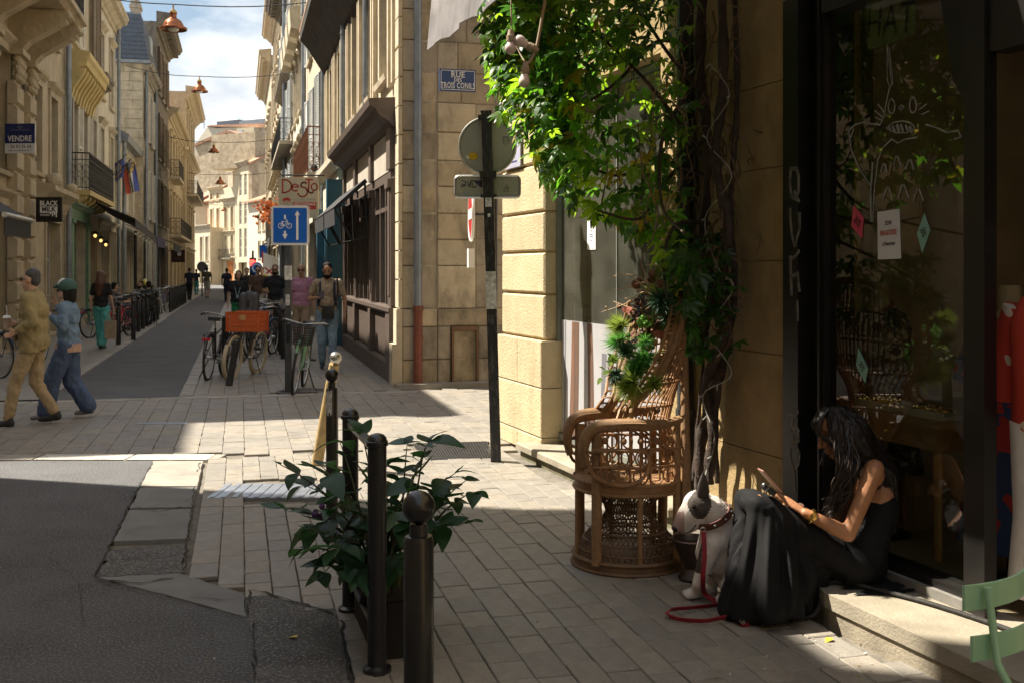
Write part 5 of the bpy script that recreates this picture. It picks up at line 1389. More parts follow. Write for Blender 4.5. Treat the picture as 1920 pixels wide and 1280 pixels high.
# main shop window: black timber frame, glass, sill
f = MB()
f.box(4.945, 5.09, -0.05, 0.2, 0.14, 3.24); f.box(5.09, 5.20, 0.06, 0.2, 0.2, 3.24); f.box(5.20, 5.262, 0.0, 0.2, 0.2, 3.24); f.box(5.222, 5.238, -0.016, -0.001, .3, 3.2)
f.box(6.336, 6.46, -0.04, 0.03, 0.155, 3.24)
f.box(5.262, 6.336, -0.02, 0.12, 0.155, 0.235); f.box(5.262, 6.336, -0.02, 0.12, 3.1, 3.24); f.box(6.46, 9.5, -0.02, 0.1, 2.66, 3.24)
f.prism([(6.20, 2.6), (6.336, 2.35), (6.336, 3.1), (6.1, 3.1)], -0.1, -0.02, Matrix.Rotation(PI / 2, 4, 'X'))
f.box(8.6, 8.75, -0.04, 0.2, 0.155, 3.24)
mw = f.obj('window', m_frame, sb)
p = MB(); p.box(5.262, 6.336, 0.04, 0.048, 0.235, 3.1); p.obj('pane', m_glass, mw)
sl = MB(); sl.box(5.10, 6.34, -0.05, -0.021, 0.156, 0.20); sl.obj('sill', mat('worn_grey_sill', (0.2, 0.19, 0.17), rough=0.6, var=.3), mw)
# doorstep
s = MB()
poly = [(5.30, -0.27), (5.50, -0.335), (5.893, -0.465), (9.5, -0.465), (9.5, 0.1), (5.30, 0.1)]
def inset(P, d):
 c = V((sum(p[0] for p in P) / len(P), sum(p[1] for p in P) / len(P))); return [(p[0] + (d if p[0] < c.x else -d), p[1] + (d if p[1] < c.y else -d)) for p in P]
s.prism(poly, 0.085, 0.155); s.obj('doorstep', m_sill, sb)
s = MB(); s.prism(inset(poly, 0.015), -0.04, 0.083); s.obj('step_riser', mat('step_stone', (0.27, 0.235, 0.175), rough=0.85, var=.25, scale=6, bump=.4, stain=.4, stcol=(.1, .09, .06)), sb)
# dim room behind
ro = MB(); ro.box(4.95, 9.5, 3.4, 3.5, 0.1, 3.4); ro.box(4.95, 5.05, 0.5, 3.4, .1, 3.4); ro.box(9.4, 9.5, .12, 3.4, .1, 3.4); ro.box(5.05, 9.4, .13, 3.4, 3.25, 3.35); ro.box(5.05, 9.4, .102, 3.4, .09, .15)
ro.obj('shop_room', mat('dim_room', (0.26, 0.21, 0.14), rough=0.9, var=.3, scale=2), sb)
# upper storey windows (out of the picture, seen from a step aside)
for x in (1.2, 4.0, 6.8, 9.6, 14, 18, 22, 26, 30):
 for z in (5.2, 8.6): window(sb, x, x + 1.1, z, z + 2.4, depth=-0.06)
# shop awning: grey striped-looking canvas with a deep hanging front
aw = thing('shop_awning', 'worn grey canvas awning hanging into the top of the picture above the street sign', 'awning', SA, RZ_S)
c = MB(); x0, x1 = 3.12, 6.1
N_ = 30
vs = []
for i in range(N_ + 1):
 x = x0 + (x1 - x0) * i / N_; wv = 0.02 * math.sin(i * 1.3) + .012 * math.sin(i * 2.9)
 vs += [(x, -1.66 + wv * .6, 3.20 + 0.012 * math.sin(i * 0.9)), (x, -1.64 + wv, 3.42), (x, -1.62, 3.62), (x, 0.0, 4.5)]
fs = []
for i in range(N_):
 for j in range(3): fs.append((4*i+j, 4*i+4+j, 4*i+5+j, 4*i+1+j))
c.raw(vs, fs); c.raw([(a, b_, d + 0.008) if k % 4 == 3 else (a, b_ + .008, d) for k, (a, b_, d) in enumerate(vs)], [tuple(reversed(q)) for q in fs])
c.obj('canvas', mat('grey_canvas', (0.42, 0.40, 0.41), rough=0.8, var=0.25, scale=5, stain=0.6, stcol=(0.16, 0.15, 0.16), stscale=(6, 1, .6), trans=(0.3, 0.28, 0.27)), aw, smooth=60)
c = MB(); c.cyl((x0 - .02, -1.62, 3.62), (x1, -1.62, 3.62), 0.03); c.cyl((x0 + .1, -1.60, 3.62), (x0 + .1, -0.02, 3.3), 0.02); c.cyl((x1 - .1, -1.60, 3.62), (x1 - .1, -0.02, 3.3), 0.02); c.obj('awning_frame', m_frame, aw)
# writing and drawing on the glass and frame
ch = mat('chalk_paint', (0.26, 0.26, 0.23), rough=0.8, var=.5, scale=25)
d = MB(); YG = 0.0365
def stroke(b, pts, w, y=YG, nrm=(0, -1, 0)):
 q = [onS(a + R.uniform(-.8, .8), c_ + R.uniform(-1, 1), y) for a, c_ in pts]; b.ribbon(q, w * R.uniform(.55, 1.05), nrm, 0.0012)
stroke(d, [(1672, 160), (1663, 85), (1664, 150), (1668, 165), (1674, 155), (1668, 90)], 0.007); stroke(d, [(1668, 165), (1664, 185), (1658, 220), (1650, 235)], 0.008)
stroke(d, [(1650, 235), (1635, 232), (1620, 230), (1604, 234), (1592, 244), (1590, 250), (1596, 258), (1600, 242)], 0.010)
stroke(d, [(1592, 246), (1596, 280), (1610, 315), (1632, 350)], 0.010)
stroke(d, [(1736, 235), (1758, 240), (1775, 248), (1796, 246), (1802, 258), (1790, 262)], 0.010)
stroke(d, [(1720, 258), (1695, 262), (1684, 268), (1672, 262), (1655, 278), (1646, 300), (1640, 350), (1636, 415)], 0.009); stroke(d, [(1636, 305), (1633, 360), (1634, 415)], 0.012)
for a in ((1646, 195, 1660, 212), (1640, 208, 1657, 222), (1642, 222, 1654, 226), (1738, 195, 1722, 206), (1742, 210, 1728, 216)): stroke(d, [a[:2], a[2:]], 0.008)
for cx_, cy_ in ((1672, 200), (1712, 198)):
 stroke(d, [(cx_ + 6 * math.cos(a), cy_ + 14 * math.sin(a)) for a in [k * PI / 6 for k in range(13)]], 0.008)
stroke(d, [(1690, 198), (1686, 202), (1690, 206), (1694, 202), (1690, 198)], 0.014)
stroke(d, [(1662, 240), (1675, 230), (1692, 227), (1708, 231), (1716, 240), (1700, 250), (1680, 250), (1662, 240)], 0.008)
for k in range(6): stroke(d, [(1666 + k * 8, 240 - 6 + abs(k - 2.5) * 1.5), (1670 + k * 8, 247)], 0.018)
for cx_, cy_, s_ in ((1658, 315, 6), (1682, 302, 7), (1706, 308, 7), (1665, 362, 9), (1694, 358, 10), (1722, 365, 9)):
 stroke(d, [(cx_ - s_, cy_ + s_ * 1.3), (cx_ - 2, cy_ - s_), (cx_ + 2, cy_ - s_), (cx_ + s_, cy_ + s_ * 1.3)], 0.011)
d.obj('glass_drawing', ch, sb, kind='stuff')
g = MB(); YF = -0.0515
for pts in ([(1483, 318), (1494, 316), (1498, 330), (1498, 360), (1492, 374), (1484, 370), (1481, 345), (1483, 318)], [(1490, 360), (1499, 378)],
   [(1482, 392), (1484, 440), (1490, 460), (1499, 430), (1500, 400)], [(1498, 400), (1500, 432)],
   [(1483, 482), (1484, 552)], [(1482, 486), (1492, 482), (1499, 470)], [(1483, 520), (1496, 512), (1500, 545)], [(1496, 565), (1497, 600)]):
 stroke(g, pts, 0.026, YF)
for pts in ([(1480, 775), (1492, 780), (1496, 770)], [(1486, 785), (1484, 805), (1492, 800), (1498, 808)], [(1486, 815), (1488, 830), (1498, 826), (1497, 812)],
   [(1481, 850), (1483, 838), (1494, 836), (1499, 850), (1498, 870), (1490, 880), (1483, 870), (1481, 850)], [(1489, 880), (1490, 920)]):
 stroke(g, pts, 0.022, YF)
g.obj('graffiti', mat('grey_spray', (0.17, 0.165, 0.15), rough=0.8, var=.6, scale=18), sb)
# cards and tickets on the glass
def card(name, label, cat, pts, m, words=(), ink=None, y=0.035, group=None):
 q = [onS(a, b_, y) for a, b_ in pts]
 b = MB(); b.raw([tuple(v) for v in q] + [(v.x, v.y + .0025, v.z) for v in q], [(3,2,1,0),(4,5,6,7),(0,1,5,4),(1,2,6,5),(2,3,7,6),(3,0,4,7)])
 o = b.obj(name, m, label=label, cat=cat, group=group); o.matrix_world = MS.copy()
 c = sum(q, V()) / 4; ax = (q[1] - q[0]).normalized(); up = V((0, 0, 1)); up = (up - ax * up.dot(ax)).normalized(); nz = ax.cross(up)
 for s_, size, dz, im, sx in words:
  M = Matrix.Translation(c + up * dz - V((0, .0012, 0))) @ Matrix(((ax.x, up.x, nz.x, 0), (ax.y, up.y, nz.y, 0), (ax.z, up.z, nz.z, 0), (0, 0, 0, 1)))
  text(s_, size, M, im, o, sx=sx, ext=0.0006)
 return o
m_pink = mat('pink_card', (0.62, 0.07, 0.13), rough=0.6, var=.05); m_mint = mat('mint_card', (0.22, 0.42, 0.35), rough=0.6, var=.05); m_paper = mat('paper_white', (0.68, 0.68, 0.7), rough=0.5, var=.05)
m_inkb = mat('black_ink', (0.02, 0.02, 0.02), rough=.6)
card('price_ticket', 'pink sale ticket reading 30% on the shop window left of the white sheet', 'ticket', [(1600, 386), (1619, 408), (1616, 447), (1596, 425)], m_pink, [('30%', 0.06, 0, m_inkb, .6)])
card('sale_sheet', 'white sheet reading BRADERIE taped to the shop window glass', 'notice', [(1645, 398), (1686, 392), (1689, 485), (1646, 487)], m_paper,
  [('BRADERIE', 0.040, 0.01, mat('red_ink', (0.45, 0.04, 0.03)), .72), ('ZDN', 0.03, .06, m_inkb, .8), ("à l'interieur", .03, -.045, m_inkb, .7)])
card('price_ticket', 'pale green sale ticket in a diamond, right of the white sheet', 'ticket', [(1733, 400), (1744, 432), (1729, 475), (1719, 438)], m_mint, [('30%', 0.05, 0, m_inkb, .5)])
card('price_ticket', 'pale green sale ticket stuck lower down by the flowered dress', 'ticket', [(1609, 652), (1627, 690), (1622, 718), (1605, 685)], m_mint, [('30%', 0.05, 0, m_inkb, .6)])
m_hat = mat('hat_card', (0.20, 0.21, 0.12), rough=.7, var=.1)
for i, (a, s_) in enumerate((((1626, 0, 1655, 0), 'H'), ((1656, 0, 1686, 0), 'A'), ((1687, 0, 1716, 0), 'T'))):
 dz = 95 - i * 10
 card('letter_card', 'hand lettered cream card with the letter %s hanging inside the top of the window' % s_, 'card', [(a[0], -20), (a[2], -26), (a[2], dz - 9), (a[0], dz)], m_hat, [(s_, 0.22, -0.03, m_inkb, .8)], y=0.052, group='letter cards in the shop window')
# goods inside the shop
def floral(name, base, cols, scale):
 m = bpy.data.materials.new(name); m.use_nodes = True; N = m.node_tree.nodes; L = m.node_tree.links; b = N['Principled BSDF']; b.inputs['Roughness'].default_value = .8
 tc = N.new('ShaderNodeTexCoord'); v = N.new('ShaderNodeTexVoronoi'); v.inputs['Scale'].default_value = scale; n = N.new('ShaderNodeTexNoise'); n.inputs['Scale'].default_value = scale * .8
 mx = N.new('ShaderNodeMixRGB'); mx.inputs['Fac'].default_value = .25
 L.new(tc.outputs['Object'], n.inputs['Vector']); L.new(tc.outputs['Object'], mx.inputs['Color1']); L.new(n.outputs['Color'], mx.inputs['Color2']); L.new(mx.outputs['Color'], v.inputs['Vector'])
 r = N.new('ShaderNodeValToRGB'); r.color_ramp.interpolation = 'CONSTANT'
 e = r.color_ramp.elements; e[0].position = 0; e[0].color = (*cols[0], 1); e[1].position = .22; e[1].color = (*cols[1], 1)
 k = e.new(.42); k.color = (*base, 1)
 L.new(v.outputs['Distance'], r.inputs['Fac']); L.new(r.outputs['Color'], b.inputs['Base Color'])
 return m
m_fdark = floral('dark_floral', (0.045, 0.045, 0.035), ((0.4, 0.38, 0.28), (0.16, 0.16, 0.11)), 16)
m_fred = floral('red_blue_floral', (0.025, 0.05, 0.17), ((0.5, 0.10, 0.05), (0.38, 0.03, 0.03)), 7)
m_fred2 = floral('red_floral', (0.55, 0.05, 0.025), ((0.7, 0.62, 0.5), (0.55, 0.05, 0.025)), 7)
m_linen = mat('mannequin_linen', (0.33, 0.27, 0.16), rough=.8)
m_wood = mat('oak_wood', (0.30, 0.17, 0.07), rough=.5, var=.3, scale=4, bump=.1)
m_gold = mat('gold_metal', (0.75, 0.5, 0.15), rough=.25, metal=1.0, var=.1)
m_pearl = mat('pearl_tray', (0.5, 0.46, 0.38), rough=.4)
def torso_form(name, label, t, y, zb, cloth, mats_neck=None, arms=False):
 d = thing(name, label, 'mannequin', sw(t, y, 0), RZ_S)
 b = MB(); b.lathe([(0.045, 1.62), (0.05, 1.6), (0.05, 1.5), (0.09, 1.46)], 16); b.obj('neck', m_linen, d, smooth=50)
 prof = [(0.08, 1.475), (0.15, 1.44), (0.185, 1.36), (0.175, 1.22), (0.135, 1.06), (0.145, 0.98), (0.20, 0.82), (0.26, zb), (0.24, zb - .005)]
 b = MB(); b.lathe(prof, 28, Matrix.Diagonal((1.12, .72, 1, 1)))
 vs = b.v; b.v = [(x * (1 + .07 * math.sin(9 * math.atan2(yy, x)) * max(0, (1.0 - z))), yy * (1 + .07 * math.sin(9 * math.atan2(yy, x)) * max(0, (1.0 - z))), z) for x, yy, z in vs]
 b.obj('dress', cloth, d, smooth=60)
 if arms:
  b = MB()
  for s in (-1, 1): b = MB(); b.tube([(s * .17, 0, 1.4), (s * .22, -.02, 1.2), (s * .24, -.03, 1.12)], [.07, .085, .09], 10); b.obj('sleeve', cloth, d, smooth=60)
 b = MB(); b.cyl((0, 0, .16), (0, 0, zb + .1), .018); b.lathe([(.16, .155), (.15, .175), (.02, .19)], 18); b.obj('stand', m_frame, d)
 n = MB()
 for k in range(26): a = k / 26 * 2 * PI; n.ball((.085 * math.cos(a), .07 * math.sin(a) - .015, 1.475 - .03 * math.cos(a + PI / 2) ), .013, 6, 4)
 n.obj('necklace', mat('bead_brown', (0.2, 0.06, 0.03), rough=.3), d, smooth=60)
 return d
torso_form('dress_form', 'dress form in a dark dress with pale flower sprigs behind the shop glass', 5.06, 0.55, 0.55, m_fdark)
torso_form('dress_form', 'dress form in a long red and blue flowered dress inside the open door', 6.05, 0.52, 0.32, m_fred, arms=True)
h = thing('hanging_outfit', 'bright red flowered top over white trousers hung at the right edge of the doorway', 'outfit', sw(6.62, 0.20, 0), RZ_S)
b = MB(); b.lathe([(0.07, 1.62), (0.17, 1.57), (0.23, 1.45), (0.21, 1.2), (0.22, 1.0), (0.21, .99)], 24, Matrix.Diagonal((1, .55, 1, 1))); b.obj('top', m_fred2, h, smooth=60)
for s in (-1, 1): b = MB(); b.tube([(s * .2, 0, 1.53), (s * .27, 0, 1.3), (s * .28, 0, 1.1)], [.07, .08, .085], 10); b.obj('sleeve', m_fred2, h, smooth=60)
b = MB(); b.tube([(-.1, 0, 1.02), (-.1, 0, .6), (-.11, 0, .25)], [.115, .1, .12], 12); b.tube([(.1, 0, 1.02), (.1, 0, .6), (.11, 0, .25)], [.115, .1, .12], 12); b.obj('trousers', mat('white_cotton', (0.62, 0.58, 0.55), rough=.8), h, smooth=60)
b = MB(); b.ball((0, 0, 1.78), .1, 14, 10, sc=(.85, .9, 1.25)); b.cyl((0, 0, 1.6), (0, 0, 1.7), .05); b.obj('dummy_head', mat('dummy_white', (0.6, 0.55, 0.52), rough=.5), h, smooth=60)
t = thing('side_table', 'oak side table carrying trays of jewellery behind the shop glass', 'table', sw(5.44, 0.50, 0.21), RZ_S)
b = MB(); b.slab(-.42, .42, -.26, .26, .68, .715, .008); b.obj('top', m_wood, t)
b = MB(); b.box(-.38, .38, -.22, .22, .56, .679); b.obj('drawer_box', m_wood, t)
for sx in (-1, 1):
 for sy in (-1, 1):
  b = MB(); b.tube([(sx * .36, sy * .2, .56), (sx * .36, sy * .2, 0)], [.028, .02], 8); b.obj('leg', m_wood, t)
b = MB(); b.ball((0, -.23, .62), .014, 8, 6); b.obj('handle', m_gold, t)
for i, (x, lab) in enumerate(((-.19, 'left tray of gold trinkets on the table behind the shop glass'), (.22, 'right tray of bright gold chains on the table behind the shop glass'))):
 tr = thing('jewellery_tray', lab, 'tray', sw(5.46 + x, .40, .927), RZ_S, 'trays of jewellery on the side table')
 b = MB(); b.box(-.15, .15, -.1, .1, 0, .02); b.box(-.15, .15, -.1, -.09, .02, .04); b.box(-.15, .15, .09, .1, .02, .04); b.obj('tray', m_pearl, tr)
 b = MB()
 for k in range(40):
  b.ball((R.uniform(-.13, .13), R.uniform(-.08, .08), .03 + R.uniform(0, .02)), R.uniform(.006, .014), 6, 4)
 for k in range(8):
  c = V((R.uniform(-.1, .1), R.uniform(-.06, .06), .045)); rr = R.uniform(.02, .035); b.tube([c + V((rr * math.cos(a), rr * math.sin(a), .004 * math.sin(2 * a))) for a in [q * PI / 5 for q in range(10)]], .004, 5, closed=True)
 b.obj('trinkets', m_gold, tr)
s = MB(); s.box(6.5, 8.4, 2.9, 3.3, 2.2, 2.24); s.box(6.5, 8.4, 2.9, 3.3, 1.2, 1.24); o = s.obj('wall_shelf', m_pearl, label='cream wall shelf deep inside the shop, top right', cat='shelf'); o.matrix_world = MS.copy()
# posts, signs, barrier
m_blk = mat('black_paint', (0.012, 0.013, 0.015), rough=0.3, var=0.3, scale=5, coat=0.2, stain=.1, stcol=(.1, .1, .1), stscale=(5, 5, 2))
m_blk2 = mat('worn_black_paint', (0.016, 0.017, 0.019), rough=0.4, var=0.3, scale=8, stain=0.25, stcol=(0.16, 0.16, 0.16), stscale=(9, 9, 3))
m_steel = mat('bare_steel', (0.42, 0.40, 0.36), rough=0.3, metal=0.9, var=.2)
m_sticker = mat('torn_sticker', (0.55, 0.55, 0.53), rough=.7, var=.4, scale=25, stain=.8, stcol=(.05, .05, .05), stscale=(14, 14, 14))
def bollard(label, p, h=1.08, r=0.042, br=0.058, group=None, m=None, name='bollard', seg=20):
 t = thing(name, label, 'bollard', p, 0, group)
 b = MB(); zt = h - 2 * br - 0.035
 b.lathe([(r, -0.05), (r, zt - .015), (r * .9, zt), (r * .62, zt + .002), (r * .58, zt + 0.035)], seg); b.obj('post', m or m_blk, t, smooth=40)
 b = MB(); b.ball((0, 0, h - br), br, 24, 16); b.obj('ball_cap', m or m_blk, t, smooth=60)
 b = MB(); b.lathe([(r + .02, 0), (r + .018, .012), (r + .001, .014)], seg); b.obj('collar', m or m_blk, t)
 return t
bollard('big black ball-topped bollard standing nearest the camera at bottom centre', V((-0.2625, 3.0, 0)), 1.08, 0.0425, 0.0465)
bt_ = bollard('black ball-topped bollard with a torn white sticker behind the planter barrier', V((-1.13, 6.7, 0)), 1.08, 0.039, 0.044)
b = MB();
for k in range(9):
 a0 = -PI * .85 + k * .14; b.raw([(.0405 * math.cos(a), .0405 * math.sin(a), z) for z in (.80 + R.uniform(-.015, .01), .945 + R.uniform(-.01, .01)) for a in (a0, a0 + .142)], [(0, 1, 3, 2)])
b.obj('sticker', m_sticker, bt_)
# leaning wooden post with a metal ball
lp0, lp1 = gp(594, 872), at(627, 682, 9.0)
t = thing('leaning_post', 'yellowish wooden post leaning over with a steel ball on top', 'post', lp0, 0)
d = lp1 - lp0; b = MB(); b.tube([V((0, 0, 0)) - d * .04, d * .5, d], [.05, .047, .043], 14); b.obj('post', mat('weathered_wood', (0.36, 0.26, 0.11), rough=.7, var=.3, scale=12, bump=.3), t, smooth=60)
b = MB(); b.ball(d * 1.06, .052, 20, 12); b.obj('ball_cap', m_steel, t, smooth=60)
# barrier: two capped posts and a flat rail
BN, BF = V((-0.571, 4.515, 0)), V((-0.806, 5.32, 0))
t = thing('barrier', 'black street barrier of two capped posts and a flat rail above the leafy planter', 'barrier', BN, 0)
for i, p in enumerate((BN, BF)):
 q = p - BN
 b = MB(); b.lathe([(.062, 0), (.06, .02), (.041, .03), (.0405, .955), (.047, .957), (.047, .975), (.043, .978)], 24, Matrix.Translation(q)); b.obj('post', m_blk, t, smooth=40)
 b = MB(); b.lathe([(.043, .979), (.04, .99), (.028, 1.003), (.012, 1.008), (.001, 1.009)], 20, Matrix.Translation(q), cap=False); b.obj('cap', m_blk, t, smooth=50)
d = (BF - BN); L_ = d.length; u = d.normalized(); Mr = Matrix.Rotation(math.atan2(u.y, u.x), 4, 'Z')
b = MB(); b.box(.03, L_ - .03, -.022, .022, .925, .945); b.obj('top_rail', mat('worn_rail', (0.11, 0.105, 0.095), rough=.35, metal=.4, var=.4, scale=10), t).matrix_local = Mr
b = MB(); b.tube([(.05, 0, .93), (.12, 0, .6), (.30, 0, .30), (.42, 0, .16)], .018, 8); b.tube([(.03, 0, .16), (L_ - .03, 0, .16)], .015, 8); b.obj('brace', m_blk2, t).matrix_local = Mr
for i, p in enumerate((BN, BF)):   # stones set round the feet
 pass
# sign pole with the backs of two signs
SP0, SP1 = gp(930, 865), at(912, 212, 9.47)
dv_ = SP1 - SP0
sp = thing('sign_pole', 'dark square street pole seen from behind with a round and an oblong sign', 'sign pole', SP0, 0)
lean = Matrix(((1, 0, dv_.x / dv_.z, 0), (0, 1, 0, 0), (0, 0, 1, 0), (0, 0, 0, 1)))
ang = math.atan2(dv_.x, dv_.z)
ML = Matrix.Rotation(ang, 4, 'Y')
b = MB(); b.box(-.045, .045, -.045, .045, -.1, dv_.z, ML); b.box(-.05, .05, -.05, .05, dv_.z, dv_.z + .012, ML)
b.obj('pole', mat('pole_paint', (0.014, 0.015, 0.018), rough=.4, var=.3, scale=7, stain=.3, stcol=(.28, .28, .27), stscale=(16, 16, 5)), sp)
b = MB(); b.box(-.0465, .0465, -.0475, -.0455, 1.35, 1.68, ML); b.obj('peeled_sticker', m_sticker, sp)
b = MB(); b.box(-.03, .025, -.0475, -.0455, 2.25, 2.33, ML); b.box(-.012, .012, -.0475, -.0455, 2.16, 2.19, ML); b.obj('sticker', mat('white_sticker', (.6, .6, .6), rough=.6, var=.6, scale=40), sp)
m_signback = mat('sign_back', (0.36, 0.36, 0.29), rough=.45, metal=.2, var=.12, scale=3, stain=.3, stcol=(.25, .26, .2))
m_alu = mat('aluminium_rim', (.5, .5, .46), rough=.35, metal=.8)
cz = 2.80; c = ML @ V((0, .07, cz))
MX = Matrix.Translation(c) @ Matrix.Rotation(PI / 2, 4, 'X')
b = MB(); b.lathe([(.245, -.004), (.245, .004)], 48, MX); rs = b.obj('round_sign', m_signback, sp, smooth=40)
b = MB(); b.tube([(c.x + .25 * math.cos(a), c.y - .004, c.z + .25 * math.sin(a)) for a in [k * 2 * PI / 48 for k in range(48)]], .013, 6, closed=True); b.obj('rim', m_alu, rs, smooth=60)
b = MB(); b.box(-.075, .075, -.052, .062, cz - .265, cz - .235, ML); b.box(-.075, .075, -.052, .062, cz + .235, cz + .262, ML); b.obj('clamp', m_blk2, rs)
b = MB(); b.lathe([(.001, 0), (.045, 0), (.045, .002), (.001, .002)], 14, Matrix.Translation(c + V((-.127, -.0065, -.092))) @ Matrix.Rotation(PI / 2, 4, 'X') @ Matrix.Diagonal((1, .75, 1, 1))); b.obj('yellow_sticker', mat('yellow_sticker', (.65, .42, .01), rough=.5, var=.1, stain=.9, stcol=(.02, .02, .01), stscale=(22, 22, 22)), rs)
b = MB(); b.box(-.205, -.155, -.0075, -.005, -.06, -.03, Matrix.Translation(c) @ Matrix.Rotation(-.3, 4, 'Y')); b.obj('label', m_signW, rs)
text('C E', .035, Matrix.Translation(c + V((.165, -.006, .045))) @ UP_TEXT, m_inkb, rs, ext=.0006)
b = MB(); y = -.0062
for (xa, xb, za, zb) in ((.14, .19, .072, .075), (.14, .19, .08, .083), (.14, .142, .02, .085), (.195, .197, .02, .085), (.14, .197, .015, .017)): b.box(c.x + xa, c.x + xb, c.y - .007, c.y - .005, c.z + za, c.z + zb)
b.obj('stamp', m_inkb, rs)
cz = 2.435; c = ML @ V((-.01, .065, cz)); w2, h2, rr = .285, .092, .04
def rrect(w, h, r, n=6): return [(sx * (w - r) + r * math.cos(a0 + k * PI / 2 / n), sz * (h - r) + r * math.sin(a0 + k * PI / 2 / n)) for sx, sz, a0 in ((1, 1, 0), (-1, 1, PI/2), (-1, -1, PI), (1, -1, 1.5*PI)) for k in range(n + 1)]
b = MB(); b.prism(rrect(w2, h2, rr), -.004, .004, Matrix.Translation(c) @ Matrix.Rotation(PI / 2, 4, 'X')); ps = b.obj('oblong_sign', m_signback, sp)
b = MB(); b.tube([(c.x + x, c.y - .003, c.z + z) for x, z in rrect(w2 + .004, h2 + .004, rr)], .012, 6, closed=True); b.obj('rim', m_alu, ps, smooth=60)
b = MB(); b.box(-.07, .07, -.052, .06, cz - .1, cz - .075, ML); b.box(-.07, .07, -.052, .06, cz + .075, cz + .1, ML); b.obj('clamp', m_blk2, ps)
b = MB(); S_ = lambda pts, w=.006: b.ribbon([(c.x + x, c.y - .0065, c.z + z) for x, z in pts], w, (0, -1, 0))
S_([(-.23, .06), (-.19, .04), (-.20, .01), (-.235, -.005)]); S_([(-.23, .02), (-.19, .012)]); S_([(-.18, .05), (-.165, .0), (-.15, .045), (-.148, -.005)]); S_([(-.14, .05), (-.128, -.01), (-.09, .01)]); S_([(-.15, .055), (-.06, .05), (-.065, -.005)]); S_([(-.055, .06), (-.05, .0)], .012)
b.obj('tag_scrawl', m_inkb, ps)
b = MB(); b.prism([(-.13, .055), (-.055, .055), (-.055, -.01)], .0062, .008, Matrix.Translation(c) @ Matrix.Rotation(PI / 2, 4, 'X')); b.obj('sticker', mat('purple_sticker', (.06, .04, .09), rough=.5, var=.6, scale=40), ps)
b = MB(); b.box(c.x - .215, c.x - .16, c.y - .0075, c.y - .005, c.z - .07, c.z - .045); b.obj('label', mat('grey_label', (.3, .33, .34)), ps)
text('C E', .035, Matrix.Translation(c + V((.165, -.006, -.035))) @ UP_TEXT, m_inkb, ps, ext=.0006)
b = MB(); b.box(c.x + .15, c.x + .2, c.y - .007, c.y - .005, c.z - .01, c.z - .007); b.box(c.x + .172, c.x + .176, c.y - .007, c.y - .005, c.z - .006, c.z + .02); b.obj('stamp', m_inkb, ps)
# no-entry disc behind it on the corner, seen nearly edge on, with a small lamp box
q = at(890, 402, 12.4)
ne = thing('no_entry_sign', 'red and white no-entry disc seen nearly edge on behind the dark sign pole', 'sign', (q.x, q.y, 0), rad(-83))
b = MB(); b.lathe([(.30, 0), (.30, .02)], 36, Matrix.Translation((0, -.03, q.z)) @ Matrix.Rotation(PI / 2, 4, 'X')); b.obj('disc', mat('sign_red_enamel', (.45, .03, .03), rough=.35), ne)
b = MB(); b.box(-.22, .22, -.055, -.0505, q.z - .06, q.z + .06); b.obj('bar', m_signW, ne)
b = MB(); b.tube([(.305 * math.cos(a), -.04, q.z + .305 * math.sin(a)) for a in [k * 2 * PI / 36 for k in range(36)]], .018, 6, closed=True); b.obj('rim', m_signW, ne, smooth=60)
b = MB(); b.cyl((.0, .235, 0), (.0, .235, q.z + .3), .03); b.cyl((0, .0, q.z), (0, .235, q.z), .015); b.obj('pole', m_blk2, ne)
b = MB(); b.box(-.1, .1, -.08, -.01, q.z - .62, q.z - .40); b.obj('small_plate', m_signW, ne)
# bicycle contraflow sign on its post
BP = V(((540 - 960) / FPX * 14.8, 14.8, 0)); zc = EYE + 82 / FPX * 14.75
bs = thing('bicycle_lane_sign', 'square blue traffic sign with a bicycle and two white arrows on a grey post', 'traffic sign', BP, 0)
b = MB(); b.box(-.04, .04, -.02, .06, -.05, zc + .2); b.obj('pole', mat('grey_green_post', (0.045, 0.05, 0.055), rough=.5, var=.3, stain=.3, stcol=(.2, .2, .2), stscale=(9, 9, 4)), bs)
cx_ = .037; MXs = Matrix.Translation((cx_, -.032, zc)) @ Matrix.Rotation(PI / 2, 4, 'X')
b = MB(); b.prism(rrect(.265, .275, .05), -.01, .006, MXs); pl_ = b.obj('plate', mat('sign_grey_white', (.62, .63, .62), rough=.4), bs)
b = MB(); b.prism(rrect(.232, .242, .02), .0065, .008, MXs); b.obj('blue_field', mat('sign_blue', (0.005, 0.11, 0.50), rough=.35, var=.05), pl_)
b = MB(); yy = -.0425
def sgn(poly): b.prism(poly, .0085, .0097, MXs)
sgn([(.085, -.20), (.115, -.20), (.115, .14), (.085, .14)]); sgn([(.062, .14), (.138, .14), (.1, .205)])
sgn([(-.082, .085), (-.058, .085), (-.058, .145), (-.082, .145)]); sgn([(-.082, -.12), (-.058, -.12), (-.058, -.075), (-.082, -.075)]); sgn([(-.108, -.12), (-.032, -.12), (-.07, -.19)])
for sx in (-1, 1): b.tube([(cx_ - .07 + sx * .058 + .035 * math.cos(a), yy, zc - .005 + .035 * math.sin(a)) for a in [k * PI / 8 for k in range(16)]], .0045, 5, closed=True)
P2 = lambda x, z: (cx_ - .07 + x, yy, zc - .005 + z)
for a, c2 in (((-.058, 0), (-.035, .055)), ((-.035, .055), (.03, .055)), ((.03, .055), (-.005, .0)), ((-.005, 0), (-.04, .04)), ((-.058, 0), (-.005, 0)), ((.058, 0), (.025, .075)), ((.012, .08), (.04, .075)), ((-.05, .06), (-.022, .06))): b.tube([P2(*a), P2(*c2)], .0042, 5)
b.obj('pictogram', m_signW, pl_)
